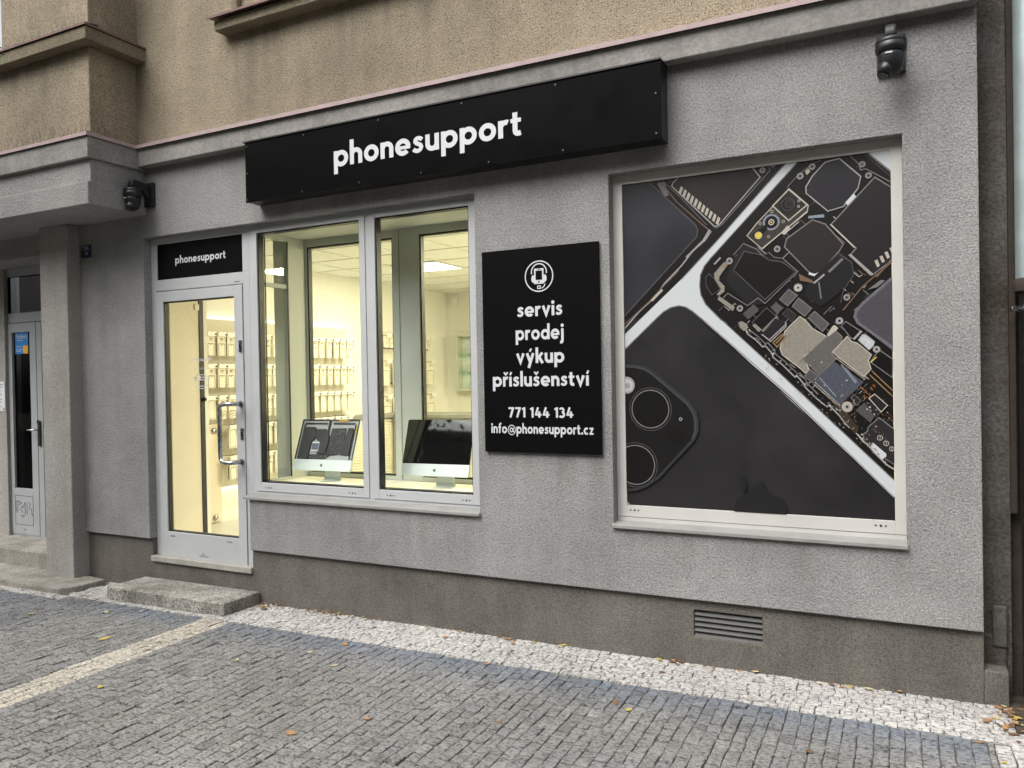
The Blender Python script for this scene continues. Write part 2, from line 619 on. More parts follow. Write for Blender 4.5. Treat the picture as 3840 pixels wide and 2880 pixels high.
M = dict(
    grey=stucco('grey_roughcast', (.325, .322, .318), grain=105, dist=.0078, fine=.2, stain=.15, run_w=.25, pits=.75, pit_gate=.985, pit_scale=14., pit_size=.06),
    tan=stucco('tan_roughcast', (.385, .325, .236), grain=112, dist=.0085, fine=.25, run_w=.22, stain=.2, stain_col=(.205, .175, .13), pits=.85, blotch=.75),
    tan_trim=stucco('tan_trim_render', (.235, .20, .14), grain=85, dist=.005, fine=.2, stain=.14, pits=.4),
    band=stucco('smooth_grey_render', (.285, .275, .26), grain=45, dist=.004, fine=.10, stain=.16, blotch=2.2),
    plinth=stucco('brown_plinth_render', (.168, .157, .139), grain=125, dist=.006, fine=.25, stain=.17, speck=.8, blotch=1.8),
    column=stucco('column_roughcast', (.37, .362, .345), grain=100, dist=.008, fine=.16, stain=.12, run_w=.4, stain_col=(.28, .265, .24)),
    canopy=stucco('grey_canopy_render', (.345, .34, .332), grain=100, dist=.009, fine=.2, stain=.12, run_w=.2),
    shaded_niche=stucco('shaded_niche_render', (.12, .117, .108), grain=60, dist=.006, fine=.22, stain=.3, stain_col=(.05, .04, .03), blotch=2.4),  # the niche's shade is put into a dark base colour, with random stains
    conc=stucco('worn_concrete', (.31, .30, .27), grain=75, dist=.004, fine=.22, stain=.22, stain_col=(.20, .185, .155), blotch=4),
    slab=stucco('pebbled_concrete_step', (.37, .36, .325), grain=70, dist=.006, fine=.38, stain=.2, stain_col=(.17, .163, .14), blotch=4),
    frame=plain('light_grey_coated_frame', (.46, .475, .485), .42, var=.05, scale=3),
    framew=plain('cream_coated_frame', (.51, .505, .48), .45, var=.06, scale=3),
    framei=plain('inner_grey_frame', (.50, .52, .48), .5, var=.05, scale=3),
    groove=plain('dark_joint', (.05, .05, .05), .7),
    gasket=plain('black_rubber_gasket', (.008, .008, .009), .45),
    glass=glass('window_glass', (.97, .985, .97)),
    darkglass=glass('dim_glass', (.35, .37, .37), refl=.30),
    black=plain('black_sign_sheet', (.0030, .0033, .0033), .30, spec=.06, var=.15, scale=4),
    blackm=plain('matt_black_sheet', (.0034, .0034, .0036), .45, spec=.07),
    white=plain('white_vinyl', (.56, .575, .605), .5),
    blackp=plain('black_plastic', (.010, .0105, .012), .38, var=.15, scale=20),
    steel=plain('brushed_steel', (.42, .43, .44), .25, metal=1, var=.06, scale=30),
    zinc=plain('galvanised_zinc', (.40, .47, .48), .42, metal=.55, var=.12, scale=7),
    iron=plain('black_painted_iron', (.012, .012, .012), .42, var=.4, scale=16, bump=.002, bscale=40),
    flash=plain('faded_pink_flashing', (.37, .285, .285), .6, var=.15, scale=9),
    flashr=plain('rusty_red_flashing', (.17, .095, .085), .6, var=.3, scale=9),
    rust=plain('rusty_brown_board', (.030, .021, .015), .8, var=.35, scale=9, bump=.004, bscale=35),
    plaster=plain('cream_plaster', (.82, .745, .60), .85, var=.05, scale=3, bump=.001, bscale=25),
    wallin=plain('white_inside_paint', (.84, .82, .76), .8, var=.015, scale=2),
    tile=plain('ceiling_tile', (.80, .79, .74), .9, var=.02, scale=2, bump=.0006, bscale=300),
    grid=plain('ceiling_grid', (.66, .65, .58), .6),
    floor=plain('pale_floor', (.66, .65, .60), .35, var=.06, scale=3),
    peg=plain('pale_slat_board', (.74, .70, .60), .7, var=.03, scale=2),
    pack=plain('cream_card', (.82, .77, .66), .6, var=.04, scale=14),
    ink=plain('dark_ink', (.085, .075, .055), .6),
    clear=plain('white_price_holder', (.85, .84, .80), .3),
    hook=plain('black_wire', (.02, .02, .02), .4),
    cloth=plain('pale_board_cover', (.72, .68, .56), .85, var=.08, scale=9, bump=.001, bscale=200),
    spike=plain('dull_wire', (.10, .09, .075), .5, metal=.4),
    slat=plain('cream_counter_slats', (.76, .72, .58), .55, var=.04, scale=3),
    top=plain('grey_counter_top', (.24, .24, .215), .5, var=.05, scale=5),
    alu=plain('silver_aluminium', (.66, .72, .72), .38, metal=.25, var=.03, scale=4),
    bolt=plain('dull_bolt', (.10, .10, .10), .4, metal=.8),
    tray=plain('grey_inner_tray', (.40, .41, .42), .5),
    screen=plain('black_screen_glass', (.004, .004, .005), .03, coat=.4),
    board=plain('dark_circuit_board', (.018, .018, .019), .55, var=.4, scale=60, bump=.002, bscale=160),
    part=plain('dark_grey_plastic', (.019, .020, .022), .5, var=.12, scale=20),
    amber=plain('amber_tape', (.55, .30, .05), .5),
    chrome=plain('bright_metal_bits', (.75, .75, .73), .2, metal=.9),
    led=emit('white_led', (1.0, .99, .93), 4.0),
    panel=emit('ceiling_lamp_diffuser', (1.0, .96, .80), 4.0),
    blue=plain('deep_blue_enamel', (.012, .018, .062), .3),
    cyan=plain('bright_blue_print', (.0, .21, .60), .4),
    yellow=plain('yellow_print', (.85, .43, .02), .4),
    framed=plain('dull_grey_door_frame', (.33, .345, .355), .45, var=.08, scale=4),
    framesill=plain('grey_coated_sill', (.25, .25, .24), .5, var=.15, scale=5),
    paper=plain('white_paper', (.62, .63, .65), .6),
    marker=plain('grey_marker_paint', (.13, .13, .13), .6),
    pcream=plain('scuffed_grey', (.25, .25, .24), .7),
    screenblue=emit('dim_blue_display', (.05, .08, .25), .25),
    dark=plain('dark_interior', (.010, .010, .011), .8),
    setts=setts('stone_setts'),
    bed=plain('sand_joint', (.12, .108, .09), .95, var=.3, scale=30),
    bark=plain('grey_bark', (.10, .085, .065), .9, var=.3, scale=12, bump=.01, bscale=20),
    leafg=plain('green_leaf', (.075, .14, .028), .55, var=.35, scale=3),
)

# x is measured from the building's own origin
sill_grime_shade(M['grey'], ((-1.84, .16, .775, .45, .22), (1.01, 2.54, .765, .4, .22), (-1.66, 1.4, 2.91, .35, .25), (.18, 1.0, 1.185, .3, .3)))
sill_grime_shade(M['tan'], ((-1.95, 1.3, 4.17, .5, .5), (-6.0, 2.8, 3.75, .24, .0), (-7.0, -2.86, 4.15, .4, .5)))
POSTER = {
'back': [(0,[(-1420,1794),(-1264,1955),(-1420,1967)]),(1,[(-25,890),(-1420,890),(-1420,1791),(-1265,1938),(-1146,2023),(-1040,2033),(-961,1940),(-25,1011)])],
'back2': [(1263,[(-1420,1705),(-1398,1708),(-1396,1688),(-1420,1685)]),(1264,[(-1412,1708),(-1335,1702),(-1337,1682),(-1414,1688)]),(1265,[(-1349,1705),(-1283,1688),(-1288,1668),(-1354,1685)]),(1266,[(-1294,1693),(-1239,1656),(-1250,1639),(-1305,1676)]),(1267,[(-1251,1665),(-1042,1487),(-1055,1472),(-1264,1650)]),(1268,[(-1051,1497),(-1007,1431),(-1024,1420),(-1068,1486)]),(1269,[(-1012,1442),(-996,1379),(-1016,1374),(-1032,1437)]),(1270,[(-998,1392),(-999,1320),(-1019,1320),(-1018,1392)]),(1271,[(-997,1332),(-1020,1276),(-1038,1283),(-1015,1339)]),(1281,[(-1020,1275),(-1230,1048),(-1242,1059),(-1032,1286)]),(1282,[(-1222,1055),(-1301,999),(-1310,1012),(-1231,1068)]),(1283,[(-1291,1004),(-1372,971),(-1378,986),(-1297,1019)]),(1284,[(-1362,974),(-1420,968),(-1420,984),(-1363,990)])],
'batt': [(23,[(-1420,2745),(-1265,2745),(-1002,2472),(-990,2439),(-997,2405),(-1420,1990)])],
'battb': [(50,[(-1124,2719),(-1094,2745),(-691,2745),(-652,2689),(-872,2458),(-895,2449),(-1132,2701)])],
'blk': [(12,[(-969,1933),(-508,1502),(-512,1497),(-973,1928)]),(13,[(-512,1505),(-27,1001),(-31,997),(-516,1501)]),(73,[(-636,2725),(-637,2728),(-640,2729),(-643,2728),(-644,2725),(-643,2722),(-640,2721),(-637,2722)]),(76,[(-588,2745),(-586,2744),(-584,2745)]),(77,[(-389,2741),(-213,2745),(-123,2745),(-25,2627),(-25,2298),(-322,2682)]),(400,[(-798,2204),(-741,2301),(-654,2275),(-611,2242),(-548,2229),(-479,2172),(-636,2035)]),(454,[(-470,2528),(-471,2538),(-475,2548),(-481,2556),(-488,2563),(-497,2567),(-507,2570),(-517,2570),(-527,2567),(-536,2563),(-543,2556),(-549,2548),(-553,2538),(-554,2528),(-553,2518),(-549,2508),(-543,2500),(-536,2493),(-527,2489),(-517,2486),(-507,2486),(-497,2489),(-488,2493),(-481,2500),(-475,2508),(-471,2518)]),(498,[(-565,2443),(-566,2452),(-570,2461),(-576,2468),(-584,2473),(-593,2476),(-603,2476),(-612,2473),(-620,2468),(-626,2461),(-630,2452),(-631,2443),(-630,2434),(-626,2425),(-620,2418),(-612,2413),(-603,2410),(-593,2410),(-584,2413),(-576,2418),(-570,2425),(-566,2434)]),(500,[(-588,2443),(-589,2448),(-593,2452),(-598,2453),(-603,2452),(-607,2448),(-608,2443),(-607,2438),(-603,2434),(-598,2433),(-593,2434),(-589,2438)]),(502,[(-699,2384),(-630,2433),(-616,2409),(-674,2355)]),(558,[(-445,2668),(-446,2672),(-450,2673),(-454,2672),(-455,2668),(-454,2664),(-450,2663),(-446,2664)]),(561,[(-386,2709),(-387,2713),(-391,2714),(-395,2713),(-396,2709),(-395,2705),(-391,2704),(-387,2705)]),(564,[(-150,2689),(-151,2692),(-154,2693),(-157,2692),(-158,2689),(-157,2686),(-154,2685),(-151,2686)]),(567,[(-121,2629),(-122,2633),(-126,2634),(-130,2633),(-131,2629),(-130,2625),(-126,2624),(-122,2625)]),(570,[(-565,2298),(-566,2302),(-570,2303),(-574,2302),(-575,2298),(-574,2294),(-570,2293),(-566,2294)]),(573,[(-463,2086),(-464,2090),(-468,2091),(-472,2090),(-473,2086),(-472,2082),(-468,2081),(-464,2082)]),(576,[(-762,1994),(-763,1998),(-767,1999),(-771,1998),(-772,1994),(-771,1990),(-767,1989),(-763,1990)]),(579,[(-229,2021),(-230,2025),(-234,2026),(-238,2025),(-239,2021),(-238,2017),(-234,2016),(-230,2017)]),(582,[(-264,1904),(-265,1908),(-269,1909),(-273,1908),(-274,1904),(-273,1900),(-269,1899),(-265,1900)]),(585,[(-814,2255),(-815,2259),(-819,2260),(-823,2259),(-824,2255),(-823,2251),(-819,2250),(-815,2251)]),(588,[(-462,2086),(-464,2090),(-468,2092),(-472,2090),(-474,2086),(-472,2082),(-468,2080),(-464,2082)]),(600,[(-949,2173),(-930,2195),(-900,2162),(-870,2106),(-916,2075),(-946,2127)]),(630,[(-704,1915),(-629,1990),(-576,1939),(-649,1868)]),(643,[(-261,1877),(-240,1898),(-173,1847),(-201,1808),(-217,1812)]),(800,[(-597,1803),(-551,1845),(-533,1832),(-577,1778)]),(809,[(-128,1688),(-88,1749),(-27,1700),(-28,1606)]),(940,[(-233,1461),(-234,1465),(-237,1467),(-241,1467),(-244,1465),(-245,1461),(-244,1457),(-241,1455),(-237,1455),(-234,1457)]),(942,[(-93,1751),(-95,1755),(-99,1757),(-103,1755),(-105,1751),(-103,1747),(-99,1745),(-95,1747)]),(944,[(-263,1903),(-265,1908),(-270,1910),(-275,1908),(-277,1903),(-275,1898),(-270,1896),(-265,1898)]),(1414,[(-1094,1391),(-1095,1395),(-1099,1396),(-1103,1395),(-1104,1391),(-1103,1387),(-1099,1386),(-1095,1387)])],
'bluegrey': [(420,[(-413,2456),(-336,2457),(-336,2440),(-413,2443)]),(497,[(-558,2443),(-559,2453),(-563,2462),(-568,2470),(-575,2476),(-584,2480),(-593,2483),(-603,2483),(-612,2480),(-621,2476),(-628,2470),(-633,2462),(-637,2453),(-638,2443),(-637,2433),(-633,2424),(-628,2416),(-621,2410),(-612,2406),(-603,2403),(-593,2403),(-584,2406),(-575,2410),(-568,2416),(-563,2424),(-559,2433)]),(797,[(-262,1681),(-193,1583),(-198,1579),(-267,1677)]),(798,[(-367,1614),(-290,1517),(-294,1514),(-371,1611)]),(799,[(-242,1663),(-188,1587),(-191,1585),(-245,1661)])],
'brown': [(29,[(-1208,2745),(-1207,2745),(-1160,2693),(-1165,2689),(-1212,2742)]),(30,[(-1163,2697),(-1106,2616),(-1111,2612),(-1168,2693)]),(31,[(-1110,2620),(-967,2476),(-971,2472),(-1114,2616)]),(32,[(-971,2480),(-922,2434),(-926,2429),(-975,2475)]),(42,[(-1420,1942),(-1272,2065),(-1268,2060),(-1420,1934)]),(43,[(-1276,2061),(-1189,2147),(-1185,2143),(-1272,2057)]),(44,[(-1193,2144),(-1100,2227),(-1096,2222),(-1189,2139)]),(78,[(-346,2595),(-304,2551),(-306,2549),(-348,2593)]),(79,[(-306,2553),(-292,2538),(-294,2536),(-308,2551)]),(82,[(-454,1933),(-412,1892),(-414,1890),(-456,1931)]),(92,[(-490,2417),(-449,2454),(-446,2451),(-487,2414)]),(93,[(-451,2452),(-441,2460),(-439,2456),(-449,2448)]),(94,[(-327,2600),(-303,2621),(-300,2618),(-324,2597)]),(95,[(-306,2618),(-294,2630),(-291,2627),(-303,2615)]),(96,[(-277,2341),(-238,2301),(-241,2298),(-280,2338)]),(116,[(-160,1828),(-133,1854),(-131,1852),(-158,1826)]),(117,[(-133,1854),(-117,1840),(-119,1838),(-135,1852)]),(118,[(-367,2000),(-336,2029),(-334,2027),(-365,1998)]),(119,[(-336,2029),(-322,2012),(-324,2010),(-338,2027)]),(126,[(-351,2325),(-334,2341),(-332,2339),(-349,2323)]),(127,[(-334,2341),(-327,2333),(-329,2331),(-336,2339)]),(128,[(-579,2467),(-537,2504),(-534,2501),(-576,2464)]),(132,[(-332,2550),(-301,2577),(-299,2575),(-330,2548)]),(133,[(-522,1883),(-497,1908),(-494,1905),(-519,1880)]),(134,[(-499,1906),(-489,1913),(-487,1909),(-497,1902)]),(138,[(-469,2459),(-428,2418),(-430,2416),(-471,2457)]),(139,[(-429,2420),(-421,2402),(-424,2400),(-432,2418)]),(140,[(-725,1983),(-686,1946),(-689,1943),(-728,1980)]),(141,[(-690,1948),(-675,1942),(-676,1939),(-691,1945)]),(143,[(-451,1904),(-422,1931),(-420,1929),(-449,1902)]),(156,[(-340,2242),(-298,2281),(-296,2279),(-338,2240)]),(157,[(-299,2280),(-285,2286),(-284,2283),(-298,2277)]),(189,[(-184,1897),(-165,1916),(-163,1914),(-182,1895)]),(190,[(-166,1915),(-155,1917),(-155,1915),(-166,1913)]),(197,[(-196,1838),(-163,1806),(-165,1804),(-198,1836)]),(198,[(-540,2051),(-517,2073),(-514,2070),(-537,2048)]),(209,[(-176,2463),(-138,2498),(-136,2496),(-174,2461)]),(210,[(-138,2498),(-126,2491),(-128,2488),(-140,2495)]),(211,[(-394,2437),(-365,2407),(-368,2404),(-397,2434)]),(214,[(-178,2158),(-154,2134),(-157,2131),(-181,2155)]),(215,[(-158,2136),(-143,2130),(-144,2127),(-159,2133)]),(230,[(-229,2181),(-209,2160),(-211,2158),(-231,2179)]),(231,[(-211,2162),(-202,2154),(-204,2152),(-213,2160)]),(232,[(-271,2196),(-253,2178),(-256,2175),(-274,2193)]),(233,[(-255,2180),(-250,2164),(-253,2163),(-258,2179)]),(236,[(-280,1917),(-254,1892),(-256,1890),(-282,1915)]),(237,[(-257,1893),(-241,1895),(-241,1893),(-257,1891)]),(238,[(-228,2048),(-209,2029),(-212,2026),(-231,2045)]),(251,[(-357,1891),(-319,1853),(-322,1850),(-360,1888)]),(252,[(-324,1854),(-313,1863),(-311,1859),(-322,1850)]),(254,[(-104,2076),(-86,2094),(-84,2092),(-102,2074)]),(255,[(-86,2094),(-69,2080),(-71,2078),(-88,2092)]),(426,[(-100,2118),(-25,2205),(-25,2190),(-93,2112)]),(427,[(-255,1958),(-160,2077),(-155,2073),(-250,1954)]),(428,[(-163,2074),(-25,2189),(-25,2181),(-159,2069)]),(440,[(-465,2160),(-397,2119),(-390,2104),(-458,2123)]),(937,[(-209,1461),(-211,1471),(-216,1480),(-224,1487),(-234,1491),(-244,1491),(-254,1487),(-262,1480),(-267,1471),(-269,1461),(-267,1451),(-262,1442),(-254,1435),(-244,1431),(-234,1431),(-224,1435),(-216,1442),(-211,1451)])],
'brownd': [(969,[(-314,1491),(-273,1461),(-186,1358),(-200,1336),(-260,1394)]),(1086,[(-267,1409),(-232,1424),(-186,1343),(-207,1321)])],
'bump': [(1262,[(-1420,1692),(-1415,1693),(-1354,1689),(-1303,1675),(-1261,1648),(-1065,1480),(-1029,1428),(-1018,1380),(-1018,1323),(-1035,1282),(-1237,1064),(-1305,1015),(-1375,987),(-1420,983)])],
'bump2': [(1285,[(-1070,1289),(-1072,1302),(-1077,1314),(-1085,1325),(-1095,1333),(-1108,1338),(-1121,1340),(-1134,1338),(-1146,1333),(-1157,1325),(-1165,1314),(-1170,1302),(-1172,1289),(-1170,1276),(-1165,1264),(-1157,1253),(-1147,1245),(-1134,1240),(-1121,1238),(-1108,1240),(-1095,1245),(-1085,1253),(-1077,1263),(-1072,1276)])],
'bumpl': [(1272,[(-1420,1698),(-1411,1700),(-1410,1688),(-1420,1686)]),(1273,[(-1420,1690),(-1419,1699),(-1349,1695),(-1350,1683),(-1420,1687)]),(1274,[(-1357,1696),(-1297,1680),(-1300,1668),(-1360,1684)]),(1275,[(-1304,1683),(-1254,1650),(-1260,1640),(-1310,1673)]),(1276,[(-1261,1656),(-1057,1481),(-1065,1472),(-1269,1647)]),(1277,[(-1063,1487),(-1021,1427),(-1031,1421),(-1073,1481)]),(1278,[(-1024,1434),(-1011,1377),(-1023,1374),(-1036,1431)]),(1279,[(-1012,1385),(-1012,1318),(-1024,1318),(-1024,1385)]),(1280,[(-1011,1325),(-1031,1275),(-1042,1280),(-1022,1330)])],
'cam': [(441,[(-507,2610),(-413,2513),(-416,2484),(-646,2304),(-725,2383),(-666,2452),(-590,2525)])],
'cam2': [(449,[(-508,2606),(-418,2515),(-510,2443),(-590,2528)])],
'chipb': [(688,[(-298,1692),(-163,1586),(-278,1467),(-402,1589)])],
'chipd': [(624,[(-548,1952),(-520,1980),(-478,1941),(-503,1909)]),(888,[(-166,1322),(-146,1337),(-142,1359),(-91,1407),(-25,1349),(-25,1173),(-78,1207),(-160,1278)]),(964,[(-221,1509),(-204,1524),(-174,1491),(-195,1469)])],
'chipg': [(608,[(-561,2030),(-515,2081),(-472,2047),(-521,1993)]),(613,[(-498,1990),(-467,2032),(-402,1974),(-437,1934)]),(618,[(-420,1924),(-389,1958),(-321,1890),(-351,1850)]),(623,[(-608,1992),(-579,2018),(-544,1985),(-573,1950)]),(1022,[(-720,1862),(-714,1867),(-707,1859),(-713,1854)]),(1028,[(-639,1787),(-635,1791),(-630,1785),(-633,1782)]),(1033,[(-627,1777),(-623,1781),(-616,1774),(-621,1770)]),(1054,[(-390,1531),(-387,1534),(-384,1530),(-386,1527)]),(1055,[(-360,1507),(-356,1511),(-351,1505),(-355,1501)]),(1056,[(-370,1500),(-367,1503),(-364,1499),(-366,1496)]),(1057,[(-336,1470),(-333,1474),(-328,1469),(-331,1465)]),(1058,[(-325,1474),(-322,1476),(-319,1473),(-321,1470)]),(1071,[(-167,1292),(-163,1297),(-157,1291),(-161,1286)]),(1074,[(-160,1283),(-155,1289),(-148,1281),(-153,1276)]),(1081,[(-75,1204),(-71,1208),(-66,1203),(-70,1199)]),(1082,[(-65,1179),(-61,1184),(-55,1178),(-59,1173)]),(1083,[(-32,1160),(-30,1162),(-27,1159),(-29,1157)]),(1084,[(-48,1186),(-43,1191),(-36,1184),(-41,1178)]),(1091,[(-129,1253),(-127,1255),(-124,1252),(-126,1249)]),(1092,[(-177,1455),(-173,1460),(-168,1453),(-172,1449)]),(1093,[(-194,1444),(-191,1448),(-186,1442),(-190,1439)]),(1097,[(-391,1579),(-389,1581),(-387,1578),(-389,1577)]),(1101,[(-51,1394),(-48,1397),(-45,1393),(-47,1390)]),(1104,[(-64,1420),(-61,1423),(-57,1418),(-60,1415)]),(1111,[(-237,1500),(-235,1502),(-233,1500),(-234,1498)]),(1115,[(-139,1481),(-137,1484),(-133,1480),(-136,1478)]),(1121,[(-588,1687),(-584,1692),(-578,1685),(-582,1681)]),(1123,[(-93,1281),(-90,1284),(-86,1279),(-88,1276)]),(1131,[(-289,1523),(-287,1525),(-283,1522),(-286,1519)]),(1140,[(-626,1682),(-624,1684),(-621,1681),(-623,1679)]),(1144,[(-185,1431),(-183,1434),(-179,1430),(-181,1427)]),(1165,[(-68,1302),(-64,1306),(-58,1300),(-62,1295)]),(1180,[(-134,1483),(-132,1485),(-129,1482),(-131,1479)]),(1211,[(-130,1275),(-126,1278),(-121,1273),(-125,1269)]),(1238,[(-274,1398),(-272,1401),(-268,1397),(-270,1394)]),(1244,[(-277,1431),(-274,1434),(-269,1429),(-272,1425)]),(1249,[(-75,1305),(-73,1308),(-69,1304),(-71,1301)]),(1251,[(-97,1392),(-95,1394),(-93,1392),(-94,1390)]),(1252,[(-293,1556),(-289,1560),(-283,1554),(-287,1550)]),(1258,[(-389,1516),(-386,1519),(-382,1514),(-385,1511)]),(1260,[(-616,1745),(-614,1747),(-610,1743),(-613,1741)])],
